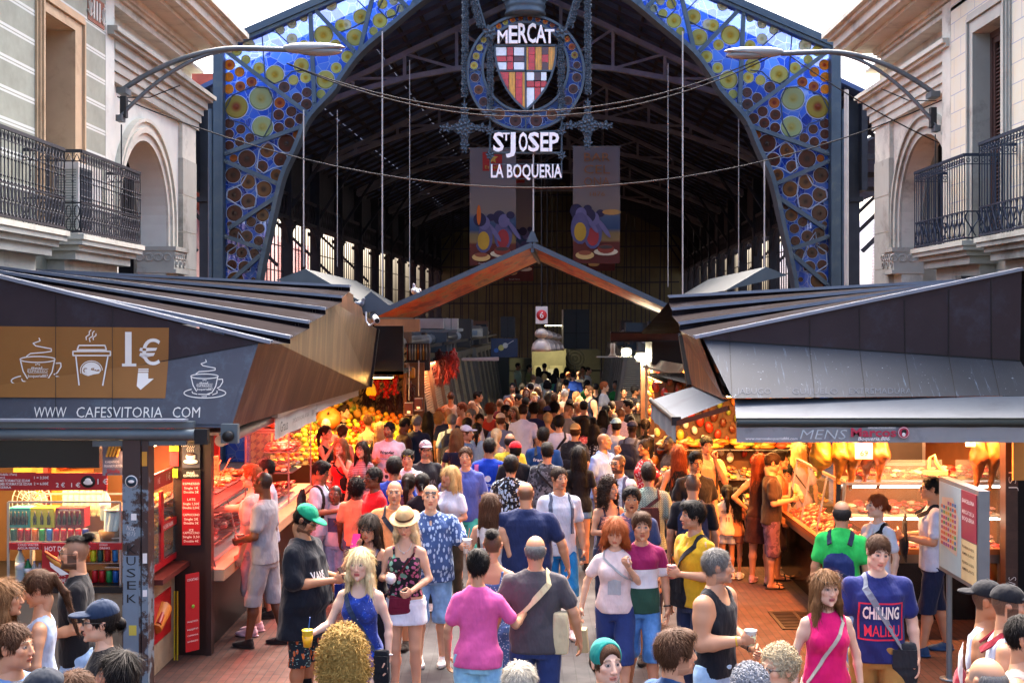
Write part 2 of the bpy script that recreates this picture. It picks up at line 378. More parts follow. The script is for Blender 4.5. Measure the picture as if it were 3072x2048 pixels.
def hair_geo(style,h):
 key=('hair',style,h)
 if key in _cache:return _cache[key]
 s=SDF((-.17,-.15,-.52),(.17,.2,.24),h);amp=.0022
 th={'short':.013,'quiff':.017,'thick':.024,'fade':.016}.get(style,.014)
 long=style in('long','longwave','bob','curlylong','verylong')
 if style in('afro','curly'):th=.035 if style=='afro' else.028
 if style=='curlylong':th=.026
 s.ell((0,.02,.034),(.079+th*.75,.098+th*.8,.091+th),.01)
 if style=='quiff':s.ell((0,-.05,.118),(.055,.05,.035),.02)
 if style=='fade':s.ell((0,-.01,.115),(.062,.085,.035),.02)
 if style=='thick':s.ell((0,-.045,.105),(.07,.06,.04),.02)
 s.cut_ell((0,-.128,.0),(.08,.085,.098),.012)
 if long:
  L={'long':.3,'longwave':.3,'bob':.14,'curlylong':.24,'verylong':.44}[style];wv=.02 if style in('bob','curlylong')else 0
  s.ell((0,.03,0),(.09+wv,.09,.1),.02)
  s.cut_ell((0,-.13,-.022),(.069,.1,.118),.012)
  for x in(-.062,-.022,.022,.062):
   s.cap((x,.06,0),(x*1.5,.085,-L),.046+wv*.6,.026,.03)
  for x in(-1,1):
   s.cap((x*.074,-.012,.03),(x*(.088+wv),-.012,-.1),.023+wv*.6,.024+wv*.5,.03)
   if L>.2:s.cap((x*.088,-.012,-.1),(x*.105,-.03,-min(L,.3)+.02),.026+wv*.4,.013,.03)
  s.cap((0,.04,.06),(0,.07,-.1),.07,.07,.03)
 else:
  s.cut_cap((-.2,-.02,-.055),(.2,-.02,-.055),.052);s.cut_plane((0,.03,-.075),(0,-.25,-1))
  for x in(-1,1):s.cut_ell((x*.09,-.005,-.03),(.03,.045,.045),.01)
  if style in('short','fade','quiff'):
   for x in(-1,1):s.cut_ell((x*.105,.0,-.01),(.03,.1,.07),.01)
 if style=='pony':
  s.ell((0,.118,.055),(.03,.03,.03),.02);s.cap((0,.13,.05),(0,.17,-.06),.03,.035,.02);s.cap((0,.17,-.06),(0,.15,-.25),.034,.014,.02)
 if style=='longpony':
  s.ell((0,.12,.04),(.03,.03,.03),.02);s.cap((0,.13,.04),(0,.16,-.1),.026,.026,.02);s.cap((0,.16,-.1),(0,.13,-.42),.026,.012,.02)
 if style=='bun':s.ell((0,.1,.115),(.042,.042,.04),.01)
 if style=='lowbun':s.ell((0,.13,-.02),(.04,.035,.04),.015)
 if style=='topknot':
  s.F[:]=.5;s.ell((0,.03,.115),(.03,.075,.02),.02);s.ell((0,.105,.13),(.03,.04,.032),.02)
 if style=='mohawk':
  s.F[:]=.5;s.ell((0,0.01,.1),(.055,.1,.042),.02);s.cut_ell((0,-.1,.02),(.08,.06,.08),.01)
 if style=='ring':
  s.F[:]=.5;s.ell((0,.03,.015),(.084,.098,.065),.01);s.cut_ell((0,-.04,.04),(.11,.09,.16),.02);s.cut_ell((0,.02,.1),(.075,.08,.05),.01)
  s.cut_plane((0,.03,-.06),(0,-.25,-1))
  for x in(-1,1):s.cut_ell((x*.09,-.005,-.03),(.03,.045,.045),.01)
 g=np.meshgrid(*s.ax,indexing='ij',sparse=True)
 if style in('afro','curly','curlylong','elder'):
  f=150 if style=='afro' else 105
  nz=np.sin(g[0]*f+2*np.sin(g[2]*f*.6))*np.sin(g[1]*f+2*np.sin(g[0]*f*.7))*np.sin(g[2]*f+1.5*np.sin(g[1]*f*.8));s.F=s.F+(.009*nz).astype(np.float32)
 else:
  ang=np.arctan2(g[0],g[1]-.02)
  nz=np.sin(ang*26+4*np.sin(g[2]*22))*.6+np.sin(ang*51+g[2]*30)*.5+(np.sin(g[2]*34+3*np.sin(ang*3))*.9 if style=='longwave' else 0)
  s.F=s.F+((.0026 if long else.0012)*nz).astype(np.float32)
 V,Q=s.mesh();_cache[key]=(V,Q);return V,Q
def hat_geo(kind,h):
 key=('hat',kind,h)
 if key in _cache:return _cache[key]
 s=SDF((-.2,-.27,-.05),(.2,.27,.22),h)
 if kind in('cap','capback'):
  s.ell((0,.018,.045),(.09,.108,.093),.005);s.cut_plane((0,0,.035),(0,.12,-1));s.cut_ell((0,.015,.02),(.08,.098,.09),.003)
  y=-1 if kind=='cap' else 1
  t=SDF((-.2,-.27,-.05),(.2,.27,.22),h);t.ell((0,.01+y*.115,.05),(.077,.085,.013+h*.6),.004)
  t.cut_ell((0,.018,.03),(.084,.1,.1),.003);s.F=np.minimum(s.F,t.F);s.ell((0,.018,.14),(.009,.009,.006),.004)
 elif kind=='straw':
  s.ell((0,.015,.075),(.085,.105,.085),.01);s.cut_ell((0,.015,.185),(.03,.08,.04),.02);s.cut_plane((0,0,.04),(0,0,-1));s.ell((0,.01,.05),(.145,.165,.006+h*.5),.015)
 elif kind=='band':
  s.ell((0,.018,.034),(.092,.108,.098),.005);s.cut_plane((0,-.055,.0),(0,-1,.15));s.cut_plane((0,.03,0),(0,1,-.3))
 V,Q=s.mesh();_cache[key]=(V,Q);return V,Q
def hand_geo(pose,h):
 """wrist at origin, fingers toward -Z, palm faces -Y, thumb on +X"""
 key=('hand',pose,h)
 if key in _cache:return _cache[key]
 s=SDF((-.07,-.1,-.22),(.1,.05,.04),h);fr=max(.0085,h*.95);c={'relaxed':.5,'grip':1.35,'flat':.12,'point':1.2}[pose]
 s.cap((0,0,.03),(0,0,-.02),.027,.025,.01);s.ell((0,-.002,-.055),(.042,.017,.048),.012)
 for i,(x,L)in enumerate(((.03,.072),(.01,.08),(-.0105,.075),(-.029,.058))):
  p=np.array((x,-.002,-.09));a=.15*c+(i*.06);n=3;cc=c*(1+.08*i)if not(pose=='point' and i==0)else.1
  for j in range(n):
   a+=cc*(.35+.25*(j>0));q=p+np.array((x*.06,-math.sin(a),-math.cos(a)))*L/n*(1.15-.15*j);s.cap(p,q,fr,fr*.9,.004);p=q
 th=[(.028,-.004,-.03),(.055,-.02,-.052),(.056-.014*c,-.034-.01*c,-.082)]
 s.cap(th[0],th[1],.014,.0115,.012);s.cap(th[1],th[2],.0115,.0095,.004)
 V,Q=s.mesh();_cache[key]=(V,Q);return V,Q
def shoe_geo(kind,h):
 """ankle at origin, sole at z=-.085, toe toward -Y"""
 key=('shoe',kind,h)
 if key in _cache:return _cache[key]
 s=SDF((-.07,-.22,-.1),(.07,.1,.06),h)
 if kind=='sneaker':
  s.cap((0,.03,-.045),(0,-.04,-.045),.04,.044,.02);s.ell((0,-.12,-.058),(.047,.075,.036),.03);s.cap((0,.01,-.02),(0,.012,.005),.042,.042,.02)
  s.cut_plane((0,0,-.083),(0,0,-1));s.cut_plane((0,0,.008),(0,-.3,1))
  t=SDF((-.07,-.22,-.1),(.07,.1,.06),h);t.ell((0,-.055,-.075),(.05,.14,.02),.01);t.cut_plane((0,0,-.086),(0,0,-1));s.F=np.minimum(s.F,t.F)
 else:
  s.ell((0,-.055,-.078),(.047,.14,.012+h*.3),.01);s.cap((-.04,-.1,-.06),(0,-.1,-.035),.012,.012,.01);s.cap((.04,-.1,-.06),(0,-.1,-.035),.012,.012,.01)
 V,Q=s.mesh();_cache[key]=(V,Q);return V,Q
def foot_bare(s,p,yaw,k):
 c,n=math.cos(yaw),math.sin(yaw)
 def T(x,y,z):return(p[0]+x*c-y*n,p[1]+x*n+y*c,p[2]+z)
 s.cap(T(0,.025,-.05),T(0,-.09,-.062),.03*k,.026*k,.03);s.cap(T(.012,-.09,-.06),T(.014,-.16,-.068),.024*k,.014*k,.015);s.cap(T(-.014,-.09,-.06),T(-.014,-.145,-.068),.022*k,.013*k,.015)
def rotz(V,a):c,s_=math.cos(a),math.sin(a);return V@np.array([[c,s_,0],[-s_,c,0],[0,0,1]])
def rotx(V,a):c,s_=math.cos(a),math.sin(a);return V@np.array([[1,0,0],[0,c,s_],[0,-s_,c]])
def roty(V,a):c,s_=math.cos(a),math.sin(a);return V@np.array([[c,0,-s_],[0,1,0],[s_,0,c]])
# ---------------------------------------------------------------- cloth and skin materials
def skin_mat():
 if 'skin' in _mats:return _mats['skin']
 m,n=newmat('skin');a=n.new('Attribute',attribute_name='Col');n.ln(a.outputs['Color'],n.b.inputs['Base Color'])
 n.b.inputs['Roughness'].default_value=.48;n.b.inputs['Specular IOR Level'].default_value=.35
 n.b.inputs['Subsurface Weight'].default_value=.0
 n.bump(n.noise(n.coord(),180,3),.08,.002);_mats['skin']=m;return m
def hair_mat(col):
 key='hair'+str(col)
 if key in _mats:return _mats[key]
 c=lin(col);m,n=newmat('hair');co=n.coord('Object',(60,60,7))
 f=n.noise(co,2.2,6,.75)
 n.ln(n.ramp(f,[(.2,[v*.6 for v in c]),(.55,c),(.85,[min(1,v*1.5+.006)for v in c])]),n.b.inputs['Base Color'])
 n.b.inputs['Roughness'].default_value=.6;n.b.inputs['Specular IOR Level'].default_value=.18;n.bump(f,.5,.01)
 _mats[key]=m;return m
def cloth(col,pat=None,c2=None,c3=None):
 key='cloth'+str((col,pat,c2,c3))
 if key in _mats:return _mats[key]
 m,n=newmat('fabric');co=n.coord();c=lin(col)
 base=n.ramp(n.noise(co,9,5,.65),[(.3,[v*.88 for v in c]),(.7,[min(1,v*1.08)for v in c])])
 b2=lin(c2)if c2 else None;b3=lin(c3)if c3 else None
 def vor(scale,feat='F1',stretch=(1,1,1),rot=(0,0,0)):
  v=n.new('TexVoronoi',feature=feat);v.inputs['Scale'].default_value=scale;n.ln(n.coord('Object',stretch,rot),v.inputs[0]);return v
 if pat=='floral':
  v=vor(26);base=n.mix(n.ramp(v.outputs[0],[(.36,1),(.4,0)],'LINEAR'),base,b2)
  if b3:base=n.mix(n.ramp(vor(13).outputs[0],[(.3,1),(.33,0)]),base,b3)
 elif pat=='leaf':
  v=vor(15,'F1',(2.2,2.2,1),(.5,.4,.3));base=n.mix(n.ramp(v.outputs[0],[(.36,1),(.41,0)]),base,b2)
  if b3:base=n.mix(n.ramp(vor(24,'F1',(1,1,2.4),(.2,.7,0)).outputs[0],[(.2,1),(.24,0)]),base,b3)
 elif pat=='camo':
  base=n.mix(n.ramp(n.noise(co,14,3),[(.48,0),(.52,1)]),base,b2)
  if b3:base=n.mix(n.ramp(n.noise(co,23,3),[(.55,0),(.58,1)]),base,b3)
 elif pat=='geo':
  b=n.new('TexBrick');b.inputs['Scale'].default_value=14;n.ln(n.coord('Object',(1,1,1),(1.57,0.5,.8)),b.inputs[0]);b.inputs['Mortar Size'].default_value=.035
  base=n.mix(b.outputs['Fac'],base,b2)
 elif pat=='stripe':
  wv=n.new('TexWave',bands_direction='Z');wv.inputs['Scale'].default_value=13;n.ln(co,wv.inputs[0]);base=n.mix(n.ramp(wv.outputs[0],[(.45,0),(.55,1)]),base,b2)
 elif pat=='dots':
  base=n.mix(n.ramp(vor(48).outputs[0],[(.22,1),(.27,0)]),base,b2)
 elif pat=='galaxy':
  base=n.mix(n.ramp(n.noise(co,7,6,.7),[(.45,0),(.62,1)]),base,b2);base=n.mix(n.ramp(n.noise(co,60,3),[(.66,0),(.7,1)]),base,(.5,.6,.9))
 elif isinstance(pat,tuple)and pat[0]=='bands':
  sp=n.new('SeparateXYZ');n.ln(co,sp.inputs[0]);z=sp.outputs[2]
  base=n.mix(n.math('LESS_THAN',z,pat[1]),base,b2);base=n.mix(n.math('LESS_THAN',z,pat[2]),base,b3)
 if pat=='denim' or(pat is None and False):
  base=n.mix(n.ramp(n.noise(co,5,3),[(.4,0),(.75,1)]),base,[min(1,v*1.9+.05)for v in c])
 n.ln(base,n.b.inputs['Base Color']);n.b.inputs['Roughness'].default_value=.85;n.b.inputs['Specular IOR Level'].default_value=.2
 n.b.inputs['Sheen Weight'].default_value=.1
 n.bump(n.noise(n.coord('Object',(1,1,.5),(.3,.2,0)),7.5,3,.5),.7,.06)
 _mats[key]=m;return m
# ---------------------------------------------------------------- people
SKIN={'a':'#e3b291','b':'#d49c78','c':'#c28a63','d':'#a56c48','e':'#6b412b','f':'#432a1e','p':'#ecc0a6'}
HAIRC={'k':'#14100f','d':'#2a1c14','n':'#4a2f1d','l':'#7a5534','y':'#c9a66b','w':'#e6cf9e','g':'#6f6c68','s':'#b9b5ae','r':'#7d3a1c','o':'#a8562a','x':'#2c2927'}
ARMS={
'down':((.245,.02,1.13),(.262,-.05,.885),'relaxed'),'away':((.285,.02,1.15),(.33,-.06,.92),'relaxed'),
'hold':((.235,.0,1.13),(.13,-.245,1.17),'grip'),'low':((.235,.0,1.13),(.1,-.235,1.06),'grip'),'phone':((.23,-.03,1.14),(.06,-.29,1.16),'grip'),
'face':((.23,-.13,1.2),(.07,-.2,1.43),'flat'),'mouth':((.23,-.13,1.17),(.075,-.185,1.46),'grip'),'reach':((.21,-.22,1.28),(.16,-.48,1.27),'relaxed'),'hip':((.37,.06,1.16),(.2,-.03,1.0),'relaxed'),
'strap':((.24,-.02,1.15),(.13,-.17,1.33),'grip'),'swing':((.24,.1,1.15),(.25,.1,.88),'relaxed'),'fwd':((.24,-.04,1.14),(.24,-.19,.93),'relaxed'),
'out':((.30,-.05,1.16),(.34,-.28,1.2),'grip'),'cross':((.235,-.03,1.15),(.0,-.235,1.14),'relaxed'),'up':((.26,-.1,1.5),(.12,-.1,1.66),'grip'),'pocket':((.265,.05,1.15),(.22,-.02,.95),'relaxed'),
'back':((.25,.12,1.16),(.12,.2,1.02),'relaxed'),'side':((.26,-.06,1.14),(.36,-.22,1.1),'grip')}
TOPS={'tee':(.66,'crew',.84,.016),'polo':(.62,'polo',.85,.015),'shirt':(.68,'polo',.82,.022),'longtee':(.85,'crew',.68,.04),'vee':(.6,'vee',.87,.016),'tank':(0,'scoop',.88,.014),
'wtank':(0,'scoop',.9,.012),'strap':(0,'strap',.9,.013),'crop':(0,'scoop',1.13,.01),'off':(.5,'off',.92,.02),'dress':(0,'strap',.86,.015),'tdress':(.3,'crew',.86,.015),
'cap':(.3,'crew',.88,.014),'ls':(1.9,'polo',.86,.022),'slvless':(.0,'crew',.9,.016),'wide':(.62,'scoopw',.88,.018)}
PEOPLE=[]
def strands(V,Qd,style,s,seed,hat=False):
 """adds loose locks lying on the hair so that it does not read as one smooth cap"""
 rg=np.random.default_rng(seed);curly=style in('afro','curly','curlylong','elder');n=int((2000 if s>300 else 800)*(1.6 if style in('long','longwave','verylong','bob','curlylong')else 1)*(.8 if curly else 1))
 ok=V[~((V[:,1]<-.045)&(V[:,2]<.075))&((V[:,2]<.02)|(not hat))];ok=ok if len(ok)>9 else V;P=ok[rg.integers(0,len(ok),n)];c=np.array((0,.02,.03));N=P-c;N[:,2]=np.where(P[:,2]<-.05,0,N[:,2]);N/=np.linalg.norm(N,axis=1)[:,None]+1e-9
 if curly:
  rr=(.013 if style!='elder' else.009)*rg.uniform(.5,1.5,(n,1));A_=rg.normal(size=(n,3));A_-=N*(A_*N).sum(1)[:,None];A_/=np.linalg.norm(A_,axis=1)[:,None];B_=np.cross(N,A_);K=6;pts=[]
  for j in range(K):a=j/(K-1)*4.6;pts.append(P+N*(.002+rr*(1-math.cos(a))*.8)+A_*rr*math.sin(a)+B_*.004*j)
  wd=B_*.0035
 else:
  cr=P-np.array((0,.05,.13));t=cr-N*(cr*N).sum(1)[:,None];t/=np.linalg.norm(t,axis=1)[:,None]+1e-9;dn=np.array((0,.0,-1.));low=(P[:,2]<.06)[:,None];t=np.where(low,dn-N*(N@dn)[:,None]*.8,t)+rg.normal(size=(n,3))*.16;t/=np.linalg.norm(t,axis=1)[:,None]
  L=(.035 if style in('short','fade','quiff','thick','ring','mohawk','bun','lowbun','pony','longpony','topknot')else.09)*rg.uniform(.6,1.3,(n,1));pts=[P-N*.002,P+t*L*.4+N*.0035,P+t*L*.75+N*.003,P+t*L];wd=np.cross(N,t)*(.0022 if s>300 else.003)
 K=len(pts);VV=[V];QQ=[Qd];k=len(V)
 for j,p in enumerate(pts):w_=wd*(1-.7*j/(K-1));VV+=[p-w_,p+w_]
 i=np.arange(n)
 for j in range(K-1):a=k+2*j*n+i;QQ.append(np.stack([a,a+n,a+3*n,a+2*n],1))
 return np.concatenate(VV),np.concatenate(QQ)
def PX(x,y,h):s=(y-HY)/(CH-h);d=F/s;return((x-VX)*d/F,d,s)
def person(px,py,h,face,sex,skin,hair,top,bottom,label,arms=('down','down'),group=None,**o):
 X,Y,s=PX(px,py,h)
 if 'd' in o:Y=o['d'];s=F/Y;X=(px-VX)*Y/F;h=min(1.95,max(1.0,CH-(py-HY)/s))
 k=h/1.75;sk=lin(SKIN[skin]);sk=tuple(v*o.get('tone',1.)*.8 for v in sk);hstyle,hc=hair;hcol=lin(HAIRC.get(hc,hc))
 hb=min(.021,max(.0115,3.3/s));hh=.0045 if s>215 else(.006 if s>150 else.0085);hd=.0055 if s>215 else(.007 if s>150 else.009)
 fem=sex=='f';kid=h<1.5;wv=o.get('w',1.)*(.9 if kid else 1.);belly=o.get('belly',0.);sd=len(PEOPLE);mus=o.get('mus',1.)
 rot=R(face)-math.atan2(X,Y)*.0
 sh=(.15 if fem else.17)*wv*(1+.02*(mus-1))
 if fem:T=[(.8,.13,.1,.02),(.88,.168,.118,.018),(.95,.17,.115,.012),(1.06,.132,.092,0),(1.14,.128,.088,0),(1.24,.142,.098,-.006),(1.32,.143,.096,0),(1.385,.125,.078,.01),(1.43,.085,.06,.012),(1.465,.05,.05,.01)]
 else:T=[(.8,.135,.1,.012),(.88,.162,.112,.012),(.96,.156,.11,.005),(1.06,.146,.105,0),(1.15,.147,.104,0),(1.26,.17,.113,-.004),(1.34,.17,.11,0),(1.395,.148,.09,.01),(1.44,.095,.066,.012),(1.48,.055,.055,.01)]
 T=[(z,rx*wv+(belly*.35 if.9<z<1.25 else 0),ry*(wv*.5+.5)+(belly*.55 if.92<z<1.25 else 0),cy_-(belly*.5 if.92<z<1.25 else 0))for z,rx,ry,cy_ in T]
 TK=[(z*k,rx*k,ry*k,c*k)for z,rx,ry,c in T]
 hk=1. if h>1.6 else(h/1.6)**.3;hk*=o.get('hk',.985 if not fem else.965)
 hz=h-.121*hk;hc_=np.array((0,-.02*k,hz));fwd=o.get('fwd',0.);hc_[1]-=fwd
 lo=np.array((-.5,-.62,-.01));hi=np.array((.5,.35,1.55*k))
 A=[]
 for sgn,a in zip((1,-1),arms):
  e,wr,hp=ARMS[a]
  f=lambda p:np.array((sgn*p[0]*(wv*.75+.25)*(.95 if abs(p[0])>.15 else 1)*k,p[1]*k,p[2]*k))
  A.append((np.array((sgn*sh*k,.008*k,(1.385 if not fem else 1.365)*k)),f(e),f(wr),hp,sgn))
 lg=o.get('legs','stand');L=[]
 for sgn in(1,-1):
  x=.092*k*wv;hp_=np.array((sgn*x,.01,.87*k));kn=np.array((sgn*x*1.02,-.01,.49*k));an=np.array((sgn*x*1.12,.02,.088))
  if lg=='walk':kn[1]=-.13*k if sgn==o.get('lead',1)else.02;an[1]=-.2*k if sgn==o.get('lead',1)else.25*k;an[2]=.088 if sgn==o.get('lead',1)else.11
  if lg=='wide':kn[0]*=1.5;an[0]*=2.1
  if lg=='step':kn[1]+=-.06*sgn;an[1]+=-.14*sgn;kn[0]*=1.1;an[0]*=1.3
  L.append((hp_,kn,an,sgn))
 xs=[p[0]for a in A for p in a[:3]];ys=[p[1]for a in A for p in a[:3]]+[l[2][1]for l in L]
 lo=np.array((min(xs+[-.28*k])-.06,min(min(ys)-.08,-.2),-.0));hi=np.array((max(xs+[.28*k])+.06,max(max(ys)+.12,.19+.1*belly),1.56*k))
 B=SDF(lo,hi,hb);B.loft(TK,0,.03*k,p=2.2)
 if fem and not kid:
  for x in(-1,1):B.ell((x*.066*k,-.085*k,1.25*k),(.06*k,.052*k,.06*k),.03)
 am=(1. if not fem else.8)*(wv*.4+.6)*mus*(.85 if kid else 1)
 for S,E_,Wr,hp,sgn in A:
  B.cap(S,S+(E_-S)*.35,.053*k*am,.05*k*am,.04*k);B.cap(S+(E_-S)*.3,E_,.049*k*am,.039*k*am,.02);m_=E_+(Wr-E_)*.3
  B.cap(E_,m_,.038*k*am,.041*k*am,.02);B.cap(m_,Wr,.041*k*am,.0255*k*(am*.5+.5),.015)
  B.cap((0,.012*k,1.455*k),S,.045*k*am,.04*k*am,.03)
 lm=(1. if not fem else.98)*(wv*.45+.55)*(.88 if kid else 1)
 for H_,K_,N_,sgn in L:
  B.cap(H_,K_,.086*k*lm,.055*k*lm,.03);c_=K_+(N_-K_)*.32+np.array((0,.014,0));B.cap(K_,c_,.05*k*lm,.056*k*lm,.02);B.cap(c_,N_,.053*k*lm,.034*k*lm,.02)
  foot_bare(B,N_,-.15*sgn,k*.9+.1)
 B.cap((0,.012*k,1.44*k),(0,0.,hz-.1*hk),.055*k*(.86 if fem else 1),.05*k*(.86 if fem else 1),.03)
 V,Q=B.mesh();C=np.tile(np.array(sk),(len(V),1))
 n=.96+.06*np.sin(V[:,0]*31+V[:,2]*17+sd)*np.sin(V[:,1]*23+V[:,2]*29);C=C*n[:,None];C[:,1:]*=(1-.08*ss(.5,.42,V[:,2]/k))[:,None]
 Vs,Qs,Cs=[V],[Q],[C];nn=len(V)
 Hv,Hq=head_geo('k' if kid else sex,hh);yaw=R(o.get('yaw',0));pit=R(o.get('pitch',0));tilt=R(o.get('tilt',0))
 def HT(P):return roty(rotz(rotx(P*hk,pit),yaw),tilt)+hc_
 hv=Hv.copy();
 w_n=ss(-.19,-.085,hv[:,2])[:,None];Vs.append(HT(hv)*w_n+(hv*hk+hc_)*(1-w_n));Qs.append(Hq+nn);Cs.append(head_col(Hv,sk,hcol,o));nn+=len(Hv)
 hands=[]
 for S,E_,Wr,hp,sgn in A:
  hp=o.get('handL' if sgn>0 else 'handR',hp)
  hv,hq=hand_geo(hp,max(.005,min(.0085,hh*1.15)));f=(Wr-E_)/np.linalg.norm(Wr-E_)
  t=np.array((0,-.5,0))+np.array((0,0,1.))*(1-abs(f[2]))*1.5;t=t-f*(t@f);t/=np.linalg.norm(t);pal=np.cross(f,t)*sgn
  if o.get('palm')=='in':pass
  M=np.stack([t,-pal,-f]);hv2=(hv*k*(1. if not fem else.92))@M+Wr;q=hq if sgn>0 else hq[:,::-1]
  Vs.append(hv2);Qs.append(q+nn);Cs.append(np.tile(np.array(sk)*np.array([1.,.93,.9]),(len(hv2),1)));nn+=len(hv2)
  hands.append((Wr+f*.075*k+pal*.03*k,f,t,pal))
 me=np_mesh('person',np.concatenate(Vs),np.concatenate(Qs));setcol(me,np.concatenate(Cs));me.materials.append(skin_mat())
 root=link('person',me);root.location=(X,Y,0);root.rotation_euler=(0,0,rot)
 tag(root,label,'person',group)
 if hstyle not in('bald','buzz'):
  hv,hq=hair_geo(hstyle,hd)
  if s>150:hv,hq=strands(hv,hq,hstyle,s,sd,bool(o.get('hat')))
  m2=np_mesh('hair',HT(hv),hq);m2.materials.append(hair_mat(HAIRC.get(hc,hc)));link('hair',m2,root)
 if o.get('hat'):
  kind,c1=o['hat'][:2];hv,hq=hat_geo(kind,hd);hp=rotx(hv+np.array((0,0,.004 if hstyle in('bald','buzz','ring')else.01)),R(o['hat'][2]if len(o['hat'])>2 else 0));m2=np_mesh('hat',HT(hp),hq)
  m2.materials.append(cloth(c1,'camo','#c0a0a0','#404050')if kind=='cap' and c1=='#8a8490' else cloth(c1));link({'straw':'hat','band':'headband'}.get(kind,'cap'),m2,root)
  if kind=='straw':
   t=SDF((-.11,-.12,.03),(.11,.14,.1),hd);t.ell((0,.015,.062),(.089,.11,.3),0);t.cut_plane((0,0,.078),(0,0,1));t.cut_plane((0,0,.056),(0,0,-1));bv,bq=t.mesh()
   m3=np_mesh('hat_band',HT(bv+np.array((0,0,.01))),bq);m3.materials.append(cloth('#4a2a1c'));link('hat_band',m3,root)
 if o.get('glasses')or o.get('shades'):
  mb=MB();up=bool(o.get('shades'));mb.m(mat('frame_black','#15120f',.35))
  z0=.105 if up else.012;y0=-.088 if up else-.098;yc=o.get('shades')if isinstance(o.get('shades'),str)else None
  def G(x,y,z):
   p=np.array([[x,y,z]]);p=(rotx(p-np.array([[0,0,z0]]),R(35)if up else 0)+np.array([[0,0,z0]]));return Vector(HT(p)[0])
  for x in(-1,1):
   ring=[G(x*.032+.0215*math.cos(a),y0-.004,z0+.016*math.sin(a))for a in[i*math.pi/5 for i in range(11)]];mb.tube(ring,.0028 if not up else.0035,5,False)
   mb.tube([G(x*.052,y0,z0+.004),G(x*.085,y0+.04,z0+.006),G(x*.088,.01,z0+.002)],.0026,5)
   if up:mb.m(mat('lens'+str(yc),yc or '#1a1512',.15));mb.add([G(x*.032+.021*math.cos(a),y0-.006,z0+.0155*math.sin(a))for a in[i*math.pi/5 for i in range(10)]],[tuple(range(10))]);mb.m(_mats['frame_black'])
  mb.tube([G(-.012,y0-.006,z0+.004),G(.012,y0-.006,z0+.004)],.0025,5);mb.build('sunglasses' if up else 'glasses',root)
 kind,c1=top[0],top[1];sl,neck,hem,loose=TOPS[kind];hem=o.get('hem',hem);loose=max(loose,.55*hb)
 Ht=SDF(lo+np.array((0,0,hem*k-.06)),hi,hb)
 T2=[(z,rx+(loose*.5 if z<1.1 and not fem else 0),ry+(loose*.4 if z<1.1 else 0),c)for z,rx,ry,c in T];zlow=min(hem,.8)
 T2=[(zlow-.03,T2[1][1]+.01,T2[1][2],.012)]+T2[1:]
 if zlow<.78:T2=[(zlow-.03,T2[1][1]+loose*.9,T2[1][2]+loose*.7,.012)]+T2[1:]
 if neck in('strap','off'):T2=[t for t in T2 if t[0]<1.42]
 Ht.loft([(z*k,rx*k,ry*k,c*k)for z,rx,ry,c in T2],loose,.03*k,p=2.2)
 if fem and not kid:
  for x in(-1,1):Ht.ell((x*.066*k,-.085*k,1.25*k),(.06*k+loose*.7,.052*k+loose*.7,.06*k+loose*.7),.045)
 if neck not in('strap','off'):
  for S,E_,Wr,hp,sgn in A:Ht.cap((0,.012*k,1.45*k),S,.044*k*am+loose*.6,.04*k*am+loose*.8,.03)
 if sl>0:
  for S,E_,Wr,hp,sgn in A:
   u=(E_-S);e1=min(sl,1.);S0=S if neck!='off' else S+u*.12
   Ht.cap(S0,S+u*e1,.051*am*k+loose*.7,.047*k*am+loose*1.15,.028*k)
   if sl>1:Ht.cap(E_,E_+(Wr-E_)*(sl-1),.045*k*am+loose,.034*k*am+loose,.02)
 else:
  if neck in('scoop','crew'):
   for S,E_,Wr,hp,sgn in A:
    S2=S+np.array((sgn*(.028 if kind!='slvless' else.045)*k,0,-.02*k));Ht.cut_ell(S2,(.062*k,.14*k,.12*k),.02)
 Ht.wrinkle(.0062,17,sd);Ht.cut_plane((0,0,hem*k),(0,.04*math.sin(sd),-1))
 if neck in('crew',):Ht.cut_ell((0,-.02*k,1.525*k),(.082*k,.085*k,.078*k),.006)
 elif neck=='polo':Ht.cut_ell((0,-.03*k,1.53*k),(.072*k,.085*k,.08*k),.006);Ht.cut_ell((0,-.12*k,1.43*k),(.024*k,.05*k,.07*k),.006)
 elif neck=='vee':Ht.cut_ell((0,-.02*k,1.52*k),(.085*k,.085*k,.08*k),.006);Ht.cut_ell((0,-.13*k,1.43*k),(.05*k,.06*k,.12*k),.006)
 elif neck=='scoop':Ht.cut_ell((0,-.05*k,1.49*k),(.095*k,.13*k,.13*k),.006);Ht.cut_ell((0,.1*k,1.5*k),(.085*k,.06*k,.1*k),.006)
 elif neck=='scoopw':Ht.cut_ell((0,-.05*k,1.49*k),(.11*k,.13*k,.13*k),.006)
 elif neck=='strap':Ht.cut_plane((0,0,1.325*k),(0,.12,1));Ht.cut_ell((0,-.15*k,1.36*k),(.045*k,.1*k,.07*k),.01)
 elif neck=='off':Ht.cut_plane((0,0,1.375*k),(0,0,1))
 if sl>0 and sl<=1:
  pass
 if neck=='polo':
  for i in range(10):
   a0,a1=[math.pi*2*(j/10)-math.pi*.5 for j in(i,i+1)]
   if i in(0,9):continue
   p=lambda a:(math.cos(a)*.069*k,(.0+math.sin(a)*.066)*k,(1.475+.03*math.sin(a))*k);Ht.cap(p(a0),p(a1),.012*k,.012*k,.008)
 if neck=='strap':
  for x in(-1,1):
   Ht.cap((x*.085*k,-.1*k,1.3*k),(x*.098*k,-.055*k,1.415*k),.011,.011,.008);Ht.cap((x*.098*k,-.055*k,1.415*k),(x*.095*k,.06*k,1.405*k),.011,.011,.008);Ht.cap((x*.095*k,.06*k,1.405*k),(x*.08*k,.11*k,1.28*k),.011,.011,.008)
 Vt,Qt=Ht.mesh();m3=np_mesh('top',Vt,Qt);m3.materials.append(cloth(*top[1:]));
